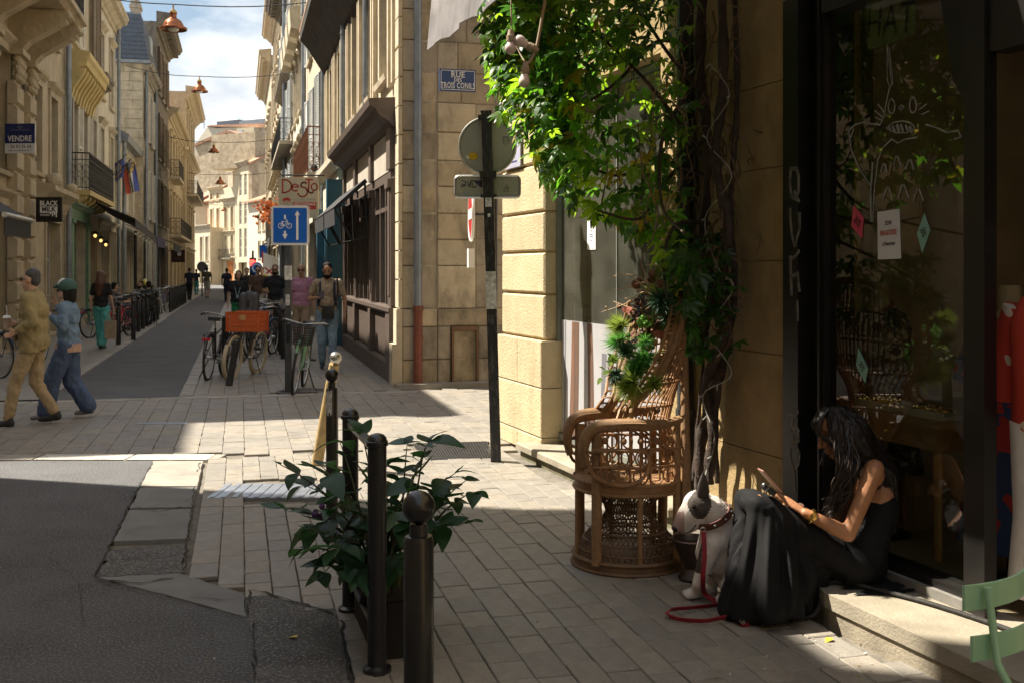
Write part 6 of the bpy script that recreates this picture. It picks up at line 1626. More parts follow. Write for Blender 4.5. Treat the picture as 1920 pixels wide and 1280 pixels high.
b = MB(); b.box(-.044, .044, -.024, .064, 1.55, 1.75); b.box(-.03, .03, -.0235, -.0215, 1.2, 1.35); b.obj('sticker', m_sticker, bs)
# planter with a leafy shrub, under the barrier
m_plant = mat('shrub_leaf', (0.035, 0.085, 0.045), rough=.36, var=.35, scale=14, rnd=.3, spec=.5, trans=(0.06, 0.17, 0.035))
m_stem = mat('green_stem', (0.06, 0.075, 0.03), rough=.7, var=.3)
PB = V((-0.60, 5.0, 0))
pt = thing('planter', 'dark low planter box standing on the pavers under the barrier', 'planter', PB, math.atan2(u.y, u.x))
b = MB(); b.box(-.36, .30, -.10, .10, 0, .24); b.box(-.37, .31, -.11, .11, .22, .25); b.obj('box', m_dark, pt)
b = MB(); b.box(-.35, .29, -.095, .095, .251, .258); b.obj('soil', mat('soil', (.03, .022, .015), rough=1, bump=.5), pt)
sh = thing('leafy_shrub', 'leafy shrub with broad pointed leaves spilling out around the barrier posts', 'plant', PB + V((0, 0, .24)), 0)
def leaf_mesh(l, w, name, m, droop=.25, fold=.18, tipw=.0):
 b = MB(); n = 6; vs = []
 for i in range(n + 1):
  f = i / n; ww = w * math.sin(PI * min(1, f * .93 + .04) ** .75) * (1 if f < .98 else .05); zz = -droop * l * f * f
  vs += [(-ww, l * f, zz + fold * ww), (0, l * f, zz), (ww, l * f, zz + fold * ww)]
 fs = []
 for i in range(n):
  for j in range(2): a = i * 3 + j; fs.append((a, a + 1, a + 4, a + 3))
 b.raw(vs, fs); return b.mesh(name, m, smooth=60)
LEAF = [leaf_mesh(l, w, 'leaf', m_plant, dr) for l, w, dr in ((.17, .056, .25), (.14, .046, .5), (.11, .038, .15), (.19, .06, .6), (.15, .052, -.15))]
Rp = random.Random(5)
def orient(fwd, up):
 f = V(fwd).normalized(); s = f.cross(V(up));
 if s.length < 1e-4: s = V((1, 0, 0))
 s.normalize(); z = s.cross(f)
 return Matrix((s, f, z)).transposed().to_4x4()
stems = MB()
tips = [(-.50, -.1, .60), (-.42, .15, .45), (-.30, -.2, .62), (-.22, .1, .70), (-.35, -.05, .28), (-.26, -.25, .1), (.30, .1, .62), (.40, -.1, .55), (.45, .15, .48), (.24, -.15, .70), (.50, .05, .42), (.18, .15, .55), (.34, -.2, .32),
  (.22, -.1, .35), (.05, .2, .5), (-.3, -.3, .35), (-.4, .1, .15), (-.15, -.45, .3), (-.45, -.25, .42), (.3, .3, .4), (.45, -.05, .3), (.1, -.4, .45), (-.1, .0, .75), (.25, .05, .7), (-.35, .2, .55), (-.05, .25, .55), (.1, .3, .65), (.38, .25, .66), (-.12, -.35, .18), (.15, -.35, .2), (-.2, -.4, .45), (.05, -.2, .3)]
for (tx, ty, tz) in tips:
 if tx > .2 and tz > .45 and Rp.random() < .3: continue
 tx *= .84 if tx > 0 else .95; tz *= .93
 base = V((Rp.uniform(-.1, .1), Rp.uniform(-.3, .3), 0)); tip = V((tx, ty + base.y * .3, tz)); mid = base.lerp(tip, .5) + V((0, 0, .14))
 pts = [base * ((1 - f) ** 2) + mid * (2 * f * (1 - f)) + tip * f * f for f in [k / 7 for k in range(8)]]
 stems.tube(pts, [.009 - .001 * k for k in range(8)], 5)
 for k in range(2, 8):
  for s in ((-1, 1) if k < 7 else (-1, 0, 1)):
   if Rp.random() < .18: continue
   dirv = (pts[k] - pts[k - 1]).normalized(); side = dirv.cross(V((0, 0, 1))).normalized()
   fw = dirv * (.5 if s else 1) + side * s * Rp.uniform(.7, 1.1) + V((Rp.uniform(-.3, .3), Rp.uniform(-.3, .3), Rp.uniform(-.45, .25)))
   o = mobj('leaf', Rp.choice(LEAF), sh); o.matrix_local = Matrix.Translation(pts[k]) @ orient(fw, (Rp.uniform(-.4, .4), Rp.uniform(-.4, .4), 1)) @ Matrix.Scale(Rp.uniform(.35, .95), 4)
stems.obj('stem', m_stem, sh, smooth=60)
b = MB()
for c in ((-.24, -.28, .38),):
 for k in range(9): b.ball(V(c) + V((Rp.gauss(0, .02), Rp.gauss(0, .02), Rp.gauss(0, .015))), .014, 6, 4)
b.obj('flower', mat('purple_flower', (.06, .015, .09), rough=.6), sh)
# folding garden chair in pale green, bottom right corner
gc = thing('folding_chair', 'pale green metal folding chair at the bottom right corner', 'chair', V((1.455, 3.06, 0)), rad(224))
m_mintp = mat('mint_paint', (0.34, 0.60, 0.38), rough=.45, var=.06)
for z, y in ((.79, -.01), (.655, .012)):
 b = MB(); n = 8; vs = []
 for i in range(n + 1):
  f = i / n - .5; yy = y + .06 * (4 * f * f) * -1
  vs += [(f * .44, yy, z - .035), (f * .44, yy, z + .035), (f * .44, yy + .008, z + .035), (f * .44, yy + .008, z - .035)]
 b.raw(vs, [(4*i+j, 4*i+(j+1) % 4, 4*i+4+(j+1) % 4, 4*i+4+j) for i in range(n) for j in range(4)] + [(3, 2, 1, 0), (4*n, 4*n+1, 4*n+2, 4*n+3)]); b.obj('back_slat', m_mintp, gc)
for s in (-1, 1):
 b = MB(); b.tube([(s * .17, -.02, .82), (s * .18, .01, .62), (s * .19, .12, .44), (s * .2, .36, .0)], .011, 8); b.obj('leg', m_mintp, gc, smooth=60)
 b = MB(); b.tube([(s * .165, .42, .44), (s * .165, .1, .42), (s * .165, -.1, .0)], .011, 8); b.obj('leg', m_mintp, gc, smooth=60)
for k in range(5):
 b = MB(); b.slab(-.2, .2, .08 + k * .075, .14 + k * .075, .445, .457, .003); b.obj('seat_slat', m_mintp, gc)
# thick black cable over the step, puddle, litter
b = MB(); pts = [onS(1445, 1172, -.52), V((0, 0, 0))]
path = [gp(1448, 1170, .01), gp(1490, 1160, .012), gp(1530, 1148, .05), sw(5.80, -.36, .168), sw(6.02, -.22, .170), sw(6.35, -.12, .170), sw(6.9, -.07, .17), sw(8, -.1, .17)]
def smooth_path(P, n=6):
 out = []
 for i in range(len(P) - 1):
  p0, p1, p2, p3 = P[max(i-1, 0)], P[i], P[i+1], P[min(i+2, len(P)-1)]
  for k in range(n):
   f = k / n; out.append(0.5 * ((2*p1) + (p2-p0)*f + (2*p0-5*p1+4*p2-p3)*f*f + (3*p1-p0-3*p2+p3)*f**3))
 return out + [P[-1]]
b.tube(smooth_path(path), .011, 8); b.obj('cable', mat('black_rope', (.02, .018, .016), rough=.7, var=.4, scale=60, bump=.4), label='thick black cord trailing from the red leash over the stone step', cat='cord')
lit = MB();
for i in range(150):
 px, py = Rp.uniform(380, 1600), Rp.uniform(930, 1275)
 p = gp(px, py, .008)
 if Rp.random() < .4: p = gp(Rp.uniform(1250, 1650), Rp.uniform(1150, 1270), .008)
 s_ = Rp.uniform(.003, .013); a = Rp.uniform(0, 6)
 lit.cur = Rp.choice((0, 0, 1)); M = Matrix.Translation(p) @ Euler((Rp.uniform(-.3, .3), Rp.uniform(-.3, .3), a)).to_matrix().to_4x4()
 lit.raw([(-s_, 0, 0), (0, -s_ * .5, .001), (s_, 0, 0), (0, s_ * .5, .002)], [(0, 1, 2, 3)], M)
lit.obj('fallen_leaves', [mat('dry_leaf', (.28, .2, .07), rough=.8), mat('paper_bit', (.45, .43, .38), rough=.8)], kind='stuff')
for i, (px, py, lab) in enumerate(((557, 1193, 'small yellow leaf lying on the asphalt patch by the barrier'), (1560, 1195, 'small yellow leaf lying by the stone step'))):
 o = mobj('fallen_leaf', leaf_mesh(.05, .018, 'fallen_leaf', mat('yellow_leaf', (.55, .38, .03), rough=.6)), label=lab, cat='leaf'); o.matrix_world = Matrix.Translation(gp(px, py, .012)) @ Matrix.Rotation(1.2 + i, 4, 'Z')
# peacock chair; faces -x locally before turning
m_cane = mat('cane', (0.27, 0.14, 0.06), rough=.5, var=.3, scale=10, bump=.25, bscale=120, rnd=.05)
m_cane2 = mat('wrapped_cane', (0.29, 0.165, 0.075), rough=.55, var=.25, scale=30, bump=.4, bscale=200)
m_cane3 = mat('dark_cane', (0.15, 0.085, 0.042), rough=.6, var=.35, scale=12)
CH = thing('peacock_chair', 'big wicker peacock chair with rounded arms and open fan back beside the vine', 'chair', V((0.675, 6.2, 0)), rad(180 + 10))
# local: sitter faces +x; back at -x
def ring(b, r, z, th, n=36, cx=0, sy=1.0): b.tube([(cx + r * math.cos(a), sy * r * math.sin(a), z) for a in [k * 2 * PI / n for k in range(n)]], th, 6, closed=True)
b = MB(); b.lathe([(.30, .0), (.32, .01), (.322, .055), (.30, .065)], 40); ring(b, .318, .062, .014); ring(b, .325, .012, .012); b.obj('base_ring', m_cane3, CH, smooth=40)
def R_(z): # hourglass outline
 f = (z - .06) / .42
 return .305 - .22 * math.sin(PI * min(1, f * 1.15) ** .8) * .62 if f < .87 else .305 - .22 * math.sin(PI * 1.0005 ** .8) * .62
def prof(z):
 pts = [(.06, .30), (.13, .275), (.20, .215), (.26, .15), (.31, .125), (.36, .15), (.42, .22), (.46, .27)]
 for (z0, r0), (z1, r1) in zip(pts[:-1], pts[1:]):
  if z <= z1: return r0 + (r1 - r0) * (z - z0) / (z1 - z0)
 return pts[-1][1]
b = MB(); n = 56
for s in (-1, 1):
 for k in range(n):
  a0 = 2 * PI * k / n
  b.tube([(prof(z) * math.cos(a0 + s * (z - .06) * 2.6), prof(z) * math.sin(a0 + s * (z - .06) * 2.6), z) for z in [.06 + .40 * i / 10 for i in range(11)]], .0032, 4, cap=False)
for z in (.10, .15, .20, .26, .31, .36, .42): ring(b, prof(z) + .002, z, .006)
b.obj('woven_base', m_cane3, CH)
b = MB(); b.lathe([(.295, .44), (.312, .445), (.315, .50), (.30, .51), (.24, .512), (.24, .50), (.001, .488)], 44, cap=False); b.obj('seat', m_cane, CH, smooth=40)
b = MB(); ring(b, .316, .503, .010); ring(b, .316, .447, .010); ring(b, .24, .512, .006)
for k in range(14): a = k * 2 * PI / 14; b.tube([(.235 * math.cos(a), .235 * math.sin(a), .508), (.02 * math.cos(a + .6), .02 * math.sin(a + .6), .496)], .004, 4)
b.obj('seat_rim', m_cane2, CH)
for x, y, r0, z1 in ((.24, -.20, .030, .78), (.24, .20, .030, .78), (-.22, -.22, .022, .86), (-.22, .22, .022, .86), (.31, .02, .011, .45), (.02, .30, .016, .45), (.02, -.30, .016, .45)):
 b = MB(); b.cyl((x, y, .05), (x, y, z1), r0, n=12)
 b.obj('leg', m_cane2, CH, smooth=40)
# arms: wide rolled tops sweeping from the front posts to the back
for s in (-1, 1):
 b = MB()
 arm = smooth_path([V((.30, s * .20, .60)), V((.315, s * .205, .72)), V((.26, s * .215, .815)), V((.10, s * .245, .835)), V((-.10, s * .27, .835)), V((-.24, s * .24, .86))], 5)
 rr = [.02 + .018 * math.sin(PI * i / (len(arm) - 1)) for i in range(len(arm))]
 b.tube(arm, rr, 10)
 for off in (-.03, .03): b.tube([p + V((0, off, .008)) for p in arm], .009, 6)
 b.obj('arm', m_cane2, CH, smooth=50)
 b = MB()
 b.tube([(.27, s * .23, .60), (.0, s * .30, .60), (-.24, s * .235, .60)], .008, 6); b.tube([(.27, s * .225, .70), (.0, s * .285, .70), (-.24, s * .235, .70)], .008, 6)
 for k in range(9):
  f = k / 8; x = .25 - .47 * f; y = s * (.215 + .085 * math.sin(PI * f)); b.tube([(x, y, .505), (x, y * .98, .82)], .006, 5)
 for k in range(5):   # open scroll work under the arm
  f = (k + .5) / 5; x = .25 - .47 * f; y = s * (.215 + .085 * math.sin(PI * f))
  b.tube([(x + .042 * math.cos(a), y, .555 + .045 * math.sin(a)) for a in [q * PI / 8 for q in range(16)]], .0055, 5, closed=True)
  b.tube([(x + .03 * math.cos(a), y, .655 + .04 * math.sin(a)) for a in [q * PI / 8 for q in range(16)]], .0055, 5, closed=True)
  b.ball((x, y, .75), .02, 8, 6)
 lp = smooth_path([V((.31, s * .22, .72)), V((.27, s * .26, .56)), V((.12, s * .31, .51)), V((.0, s * .32, .56)), V((-.02, s * .31, .68)), V((.12, s * .30, .70)), V((.28, s * .24, .69))], 5)
 b.tube(lp, .010, 6)
 b.obj('arm_panel', m_cane, CH)
# fan back: a tall curved shell, waisted above the arms and opening upward
def back(a, z):
 """a -1..1 across, z 0..1 up the back"""
 w = .235 + (.17 * math.sin(z * PI * .62) ** 1.4 if z > 0 else 0) - .09 * math.exp(-((z - .16) / .1) ** 2)
 depth = -.24 - .06 * z - .05 * math.sin(z * PI)
 y = w * a * 1.0; x = depth + (.22 * (1 - z) + .10) * (abs(a) ** 2)
 return V((x, y, .82 + .81 * z * (1 - .16 * a * a * z)))
b = MB()
for k in range(27):
 a = -1 + 2 * k / 26
 b.tube([back(a, i / 12 * (1 if True else 0)) for i in range(13)], .0055, 5)
for z in (.02, .12, .3, .55, .78): b.tube([back(-1 + 2 * i / 24, z) for i in range(25)], .008, 5)
for z0 in (.38, .64, .88):
 for k in range(20):
  a = -.95 + 1.9 * k / 19; c = back(a, z0); ax = (back(a + .05, z0) - back(a - .05, z0)).normalized(); up = (back(a, min(1, z0 + .04)) - back(a, z0 - .04)).normalized()
  b.tube([c + ax * .03 * math.cos(q) + up * .045 * math.sin(q) for q in [j * PI / 6 for j in range(12)]], .0045, 4, closed=True)
b.obj('back_weave', m_cane, CH)
b = MB(); outl = [back(-1, i / 16) for i in range(17)] + [back(-1 + 2 * i / 20, 1) for i in range(1, 20)] + [back(1, 1 - i / 16) for i in range(17)]
b.tube(outl, .022, 8); b.tube([p + V((.03, 0, 0)) for p in outl], .012, 6); b.obj('back_frame', m_cane2, CH, smooth=50)
b = MB()    # loops along the edge of the back
for s in (-1, 1):
 for k in range(22):
  z = .04 + .92 * k / 21; c = back(s, z); o_ = V((.045, s * .0, 0)); t_ = (back(s, min(1, z + .02)) - back(s, z - .02)).normalized()
  ax = V((1, s * .35, 0)).normalized()
  b.tube([c + o_ * .4 + ax * (.034 + .034 * math.cos(q)) + t_ * .024 * math.sin(q) for q in [j * PI / 5 for j in range(10)]], .0045, 4, closed=True)
 b.tube([back(s, i / 16) + V((.075, s * .02, 0)) for i in range(17)], .010, 6)
b.obj('edge_loops', m_cane, CH, kind='stuff')
b = MB()
for k in range(18):
 a = -1 + 2 * k / 17; f = abs(a)
 b.tube([V((-.27 + .12 * f * f, .25 * a, .51)), V((-.27 + .12 * f * f, .27 * a, .70)), back(a, .0)], .006, 5)
for z in (.56, .66, .76): b.tube([V((-.27 + .12 * (abs(-1 + 2 * i / 16)) ** 2, .26 * (-1 + 2 * i / 16), z)) for i in range(17)], .008, 5)
b.obj('lower_back', m_cane, CH)
b = MB()
for s in (-1, 1): b.tube([(-.27, s * .20, 0), (-.28, s * .2, .6), (-.30, s * .12, 1.2)], [.03, .028, .022], 10)
b.obj('back_post', m_cane2, CH, smooth=50)
# the bouquet tied to the chair
CB = V((0.60, 5.92, 1.22))
BQ = thing('dried_bouquet', 'bouquet of pine sprays, pink roses, berries and dry twigs on the wicker chair', 'bouquet', CB, 0)
Rb = random.Random(3)
m_need = [mat('needle_green', (0.07, 0.22, 0.06), rough=.5, trans=(.18, .48, .08)), mat('needle_olive', (0.2, 0.27, 0.06), rough=.5, trans=(.38, .5, .08)), mat('needle_dark', (0.03, 0.08, 0.035), rough=.5)]
def tuft(c, r, n, m, up=(0, 0, 1), wid=.0022):
 b = MB()
 for k in range(n):
  d = V((Rb.gauss(0, 1), Rb.gauss(0, 1), Rb.gauss(0, 1))) + V(up); d.normalize(); l = r * Rb.uniform(.6, 1.1)
  s = d.cross(V((Rb.gauss(0, 1), Rb.gauss(0, 1), Rb.gauss(0, 1)))).normalized() * wid
  e = d * l + V((0, 0, -.2 * r)) * Rb.random()
  b.raw([V(c) - s, V(c) + s, V(c) + e], [(0, 1, 2)])
 return b.obj('pine_spray', m, BQ)
W = lambda px, py, Y: at(px, py, Y) - CB
for px, py, r, m, n in ((1172, 612, .085, 1, 420), (1168, 640, .08, 0, 420), (1214, 668, .10, 0, 650), (1205, 690, .10, 0, 650), (1196, 715, .10, 1, 560), (1190, 735, .08, 1, 420), (1158, 700, .06, 2, 300), (1245, 560, .10, 2, 420), (1262, 590, .10, 2, 420), (1215, 640, .06, 0, 300), (1180, 660, .08, 2, 300), (1230, 720, .07, 1, 300)):
 tuft(W(px - 6, py, 5.86 + Rb.uniform(-.06, .1)), r * Rb.uniform(1.0, 1.45), int(n * 1.3), m_need[m], up=(Rb.gauss(-.7, .8), -.5, Rb.gauss(0, .9)), wid=.0028)
m_rose = mat('rose_pink', (0.55, 0.22, 0.17), rough=.6, var=.2, trans=(.5, .2, .15))
def rose(px, py, r):
 c = W(px, py, 5.9); b = MB()
 for k in range(11):
  a = k * 2.4; rr = r * (.25 + .07 * k) ; t = .35 + .05 * k
  q = [c + V((rr * math.cos(a + j) * s_, rr * math.sin(a + j) * s_, h)) for j, s_, h in ((-.7, .8, -.3 * r), (.7, .8, -.3 * r), (.6, 1, .5 * r), (0, 1.1, .7 * r), (-.6, 1, .5 * r))]
  b.raw(q, [(0, 1, 2, 3, 4)])
 b.ball(c, r * .45, 8, 6); b.obj('rose', m_rose, BQ, smooth=70)
for a in ((1176, 583, .033), (1204, 640, .028), (1235, 628, .04), (1224, 645, .03), (1214, 600, .03)): rose(*a)
b = MB()
for px, py in ((1212, 600), (1218, 604), (1206, 606)):
 c = W(px, py, 5.9)
 for k in range(30): b.ball(c + V((Rb.gauss(0, .016), Rb.gauss(0, .016), Rb.gauss(0, .014))), .01, 5, 4)
b.obj('green_bloom', mat('lime_bloom', (.16, .36, .05), rough=.6), BQ)
b = MB()
for cx_, cy_, n in ((1195, 590, 30), (1182, 660, 35), (1172, 725, 25), (1165, 718, 14), (1200, 560, 24)):
 for k in range(n): b.ball(W(cx_ + Rb.gauss(0, 6), cy_ + Rb.gauss(0, 10), 5.95 + Rb.gauss(0, .03)), .0085, 5, 4)
b.obj('berry', mat('blue_berry', (.015, .017, .04), rough=.35), BQ, kind='stuff')
lf = leaf_mesh(.045, .016, 'leaf', mat('sprig_leaf', (.16, .25, .05), rough=.4, trans=(.3, .42, .05)), .2)
for k in range(26):
 f = k / 25; px, py = 1185 - 52 * f, 655 + 50 * f * f
 o = mobj('leaf', lf, BQ); o.matrix_local = Matrix.Translation(W(px + Rb.gauss(0, 4), py + Rb.gauss(0, 7), 5.85)) @ orient((Rb.gauss(-.4, .6), Rb.gauss(-.2, .6), Rb.gauss(0, .6)), (0, -.5, 1))
b = MB()
for (pts) in (((1230, 560), (1205, 548), (1172, 570), (1128, 585)), ((1230, 550), (1190, 540), (1150, 542)), ((1225, 545), (1200, 520), (1165, 515), (1142, 522)), ((1222, 540), (1195, 545), (1175, 528)), ((1215, 535), (1205, 500), (1201, 492)), ((1228, 530), (1228, 500), (1220, 492)), ((1230, 530), (1238, 505), (1228, 495), (1210, 498)), ((1215, 585), (1185, 578), (1150, 565)), ((1208, 620), (1204, 590), (1212, 555)), ((1225, 556), (1210, 560), (1195, 558), (1170, 560)), ((1240, 540), (1212, 530), (1192, 532)), ((1232, 570), (1218, 575), (1190, 598)), ((1136, 575), (1140, 584)), ((1212, 540), (1180, 516))):
 q = smooth_path([W(x, y, 5.98 + Rb.uniform(-.08, .08)) for x, y in pts], 5); n = len(q); b.tube(q, [.0045 - .003 * i / n for i in range(n)], 5)
b.obj('dry_twig', mat('dry_twig', (.42, .30, .17), rough=.8), BQ)
b = MB()
for k in range(70):
 c = W(Rb.gauss(1215, 22), Rb.gauss(615, 45), 6.03 + Rb.gauss(0, .05)); b.ball(c, Rb.uniform(.012, .03), 6, 5)
b.obj('dried_filler', mat('dried_brown', (.16, .08, .045), rough=.9, var=.5, scale=20), BQ, kind='stuff')
# the vine on the wall
def proj(p): return 960 + FPX * p.x / p.y, 505 - FPX * (p.z - EYE) / p.y
Rv = random.Random(21)
VI = thing('climbing_vine', 'creeper with twisted trunks and five-fingered green leaves hanging over the shop wall', 'vine', sw(4.1, -.12, 0), RZ_S)
def onv(px, py, y):
 q = onS(px, py, y); return q - V((4.1, -.12, 0))
m_bark = mat('vine_bark', (0.055, 0.037, 0.027), rough=.85, var=.45, scale=14, bump=.6, bscale=50)
trk = [([(1322, -60), (1312, 120), (1330, 300), (1318, 430), (1340, 560), (1362, 640), (1338, 730), (1316, 820), (1313, 905)], -.13, .036),
  ([(1352, -60), (1356, 150), (1342, 300), (1366, 430), (1352, 540), (1364, 620), (1322, 720), (1336, 800), (1330, 905)], -.19, .030),
  ([(1376, -60), (1382, 180), (1370, 380), (1378, 560), (1352, 690), (1342, 800), (1345, 905)], -.08, .018),
  ([(1300, -60), (1296, 150), (1306, 330), (1296, 520), (1318, 660), (1308, 800), (1300, 900)], -.06, .014),
  ([(1338, 560), (1322, 640), (1346, 720), (1330, 840), (1322, 905)], -.15, .020)]
for pts, y, r in trk:
 q = smooth_path([onv(a, b_, y + Rv.uniform(-.03, .03)) for a, b_ in pts], 6)
 b = MB(); b.tube(q, [r * (1 + .22 * math.sin(i * 1.7) + Rv.uniform(-.08, .08)) for i in range(len(q))], 9); b.obj('trunk', m_bark, VI, smooth=60)
for pts in ([(1320, 300), (1250, 200), (1180, 120), (1080, 40), (960, 20)], [(1318, 90), (1230, 80), (1150, 160), (1050, 210), (960, 190)], [(1330, 420), (1270, 420), (1245, 480), (1250, 560)], [(1325, 180), (1260, 110), (1200, 20), (1160, -40)], [(1322, 330), (1230, 300), (1160, 330), (1080, 300), (1030, 260)], [(1330, 250), (1240, 350), (1200, 410), (1120, 395)], [(1310, 150), (1245, 250), (1240, 380), (1285, 440)]):
 n = len(pts); q = smooth_path([onv(a, b_, -.12 - 1.0 * (k / (n - 1)) * Rv.uniform(.7, 1.1)) for k, (a, b_) in enumerate(pts)], 6); m = len(q)
 b = MB(); b.tube(q, [.016 - .011 * i / m for i in range(m)], 7); b.obj('branch', m_bark, VI, smooth=60)
b = MB()   # thin dead runners
for k in range(90):
 px = Rv.gauss(1335, 30); py = Rv.uniform(-40, 620); y = Rv.uniform(-.22, -.03); q = [onv(px, py, y)]
 for j in range(5):
  q.append(q[-1] + V((Rv.gauss(0, .05), Rv.gauss(0, .03), Rv.uniform(-.12, .02))));
 b.tube(smooth_path(q, 3), Rv.uniform(.0025, .006), 4)
for k in range(40):
 px = Rv.uniform(1080, 1290); py = Rv.uniform(0, 350); y = Rv.uniform(-.9, -.05); q = [onv(px, py, y)]
 for j in range(5): q.append(q[-1] + V((Rv.gauss(0, .05), Rv.gauss(0, .04), Rv.uniform(-.16, -.02))))
 b.tube(smooth_path(q, 3), Rv.uniform(.002, .0045), 4)
b.obj('tendril', mat('dry_tendril', (.16, .10, .06), rough=.8, var=.4), VI, kind='stuff')
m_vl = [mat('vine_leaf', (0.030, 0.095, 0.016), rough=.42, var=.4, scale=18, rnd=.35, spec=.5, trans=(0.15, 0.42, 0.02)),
  mat('vine_leaf_bright', (0.06, 0.15, 0.018), rough=.45, var=.4, scale=18, rnd=.3, trans=(0.42, 0.70, 0.03)),
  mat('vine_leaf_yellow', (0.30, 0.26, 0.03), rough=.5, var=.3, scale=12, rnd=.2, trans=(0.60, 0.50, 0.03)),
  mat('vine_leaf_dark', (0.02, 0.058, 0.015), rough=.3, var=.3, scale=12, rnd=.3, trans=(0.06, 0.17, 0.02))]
def palm_leaf(s, n=5, seed=0):
 """one leaf of several pointed leaflets around a stalk"""
 rr = random.Random(seed); b = MB()
 for k in range(n):
  a = (k - (n - 1) / 2) * rad(52 if n == 5 else 60) + rr.uniform(-.12, .12); l = s * (1 - .16 * abs(k - (n - 1) / 2)) * rr.uniform(.85, 1.1); w = l * .205
  d = V((math.sin(a), math.cos(a), 0)); sd = V((d.y, -d.x, 0)); dr = rr.uniform(.15, .5)
  rows = [(0.03, .05), (.28, .75), (.52, 1.0), (.78, .62), (1.0, .02)]
  vs = []
  for f, ww in rows:
   z = -dr * l * f * f; vs += [d * l * f - sd * w * ww + V((0, 0, z + .22 * w * ww)), d * l * f + V((0, 0, z)), d * l * f + sd * w * ww + V((0, 0, z + .22 * w * ww))]
  b.raw(vs, [(i*3+j, i*3+j+1, i*3+j+4, i*3+j+3) for i in range(4) for j in range(2)])
 return b
leafpoly = [(906, -40), (902, 40), (912, 120), (935, 205), (965, 255), (1003, 285), (1025, 345), (1062, 372), (1095, 400), (1140, 412), (1195, 432), (1235, 470), (1262, 520), (1285, 470), (1288, 380), (1296, 200), (1310, -40)]
clump = [V((Rv.uniform(2.4, 4.5), Rv.uniform(-1.25, -.1), Rv.uniform(1.9, 3.75))) for _ in range(130)] + [V((Rv.uniform(3.7, 4.9), Rv.uniform(-1.6, -1.05), Rv.uniform(2.05, 3.6))) for _ in range(60)]
spots = []; tries = 0
while len(spots) < 1900 and tries < 200000:
 tries += 1
 c = Rv.choice(clump); p = c + V((Rv.gauss(0, .12), Rv.gauss(0, .12), Rv.gauss(0, .11)))
 if p.y > -.05: continue
 w = sw(*p); a, b_ = proj(w)
 if not inpoly((a, b_), leafpoly): continue
 dens = 1.0
 if 1080 < a < 1290 and 60 < b_ < 400: dens = .27 if a < 1210 and b_ > 110 else .5
 if Rv.random() > dens: continue
 spots.append((p, a, b_))
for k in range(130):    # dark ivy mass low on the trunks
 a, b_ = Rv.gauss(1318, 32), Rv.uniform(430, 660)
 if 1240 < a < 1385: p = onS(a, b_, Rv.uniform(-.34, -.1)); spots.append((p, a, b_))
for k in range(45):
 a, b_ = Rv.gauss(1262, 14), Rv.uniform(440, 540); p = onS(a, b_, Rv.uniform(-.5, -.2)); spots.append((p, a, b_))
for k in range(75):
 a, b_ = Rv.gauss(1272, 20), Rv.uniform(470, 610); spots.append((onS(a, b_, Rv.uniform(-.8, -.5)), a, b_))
spots.sort(key=lambda s: sw(*s[0]).y)
variants = []
for k in range(8):
 bb = palm_leaf((.108, .095, .085, .118)[k % 4], 5 if k != 7 else 3, k)
 variants.append((bb, [bb.mesh('leaf', m_) for m_ in m_vl]))
MI = MS.inverted()
mass = MB()
for i, (p, a, b_) in enumerate(spots):
 v = Rv.randrange(8)
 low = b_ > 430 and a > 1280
 mi = 3 if low else Rv.choices((0, 1, 2, 3), (.5, .28 + .5 * (b_ > 230) * (a < 1120), .03 + .12 * (1150 < a < 1270 and 250 < b_ < 420), .22))[0]  # more bright leaves at lower left, only dark ones low on the trunks
 fw = V((Rv.gauss(0, .6), Rv.gauss(-.5, .5), Rv.gauss(-.55, .4))); M = Matrix.Translation(p) @ orient(fw, (Rv.gauss(0, .4), Rv.gauss(-.5, .4), 1)) @ Matrix.Scale(Rv.uniform(.7, 1.15), 4)
 if i % 5 == 0 and i < 1500:
  o = mobj('leaf', variants[v][1][mi], VI); o.matrix_local = Matrix.Translation(V((-4.1, .12, 0))) @ M
 else:
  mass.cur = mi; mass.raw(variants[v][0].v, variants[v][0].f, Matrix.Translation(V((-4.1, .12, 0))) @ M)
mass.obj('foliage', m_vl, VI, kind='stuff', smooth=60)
pipe('drainpipe', 'dark pipe behind the vine trunks on the shop wall', sw(3.86, -.075, 0), .12, 4, .055, m=mat('dark_pipe', (.03, .03, .028), rough=.5, var=.3))
# fairy light string wound round the trunks
b = MB(); q = smooth_path([onS(a, c, -.24) for a, c in ((1330, 120), (1368, 180), (1325, 260), (1372, 330), (1322, 410), (1345, 500), (1375, 540), (1330, 620), (1372, 700), (1318, 740), (1340, 820), (1325, 880))], 6)
b.tube(q, .0032, 5)
for k in range(0, len(q), 3): b.tube([q[k], q[k] + V((Rv.uniform(-.03, .03), -.02, Rv.uniform(-.03, .02)))], [.004, .0045], 5)
fl_ = b.obj('fairy_lights', mat('pale_cord', (.35, .34, .3), rough=.5), label='thin pale string of unlit fairy lights wound round the vine trunks', cat='string lights'); fl_.matrix_world = MS.copy()
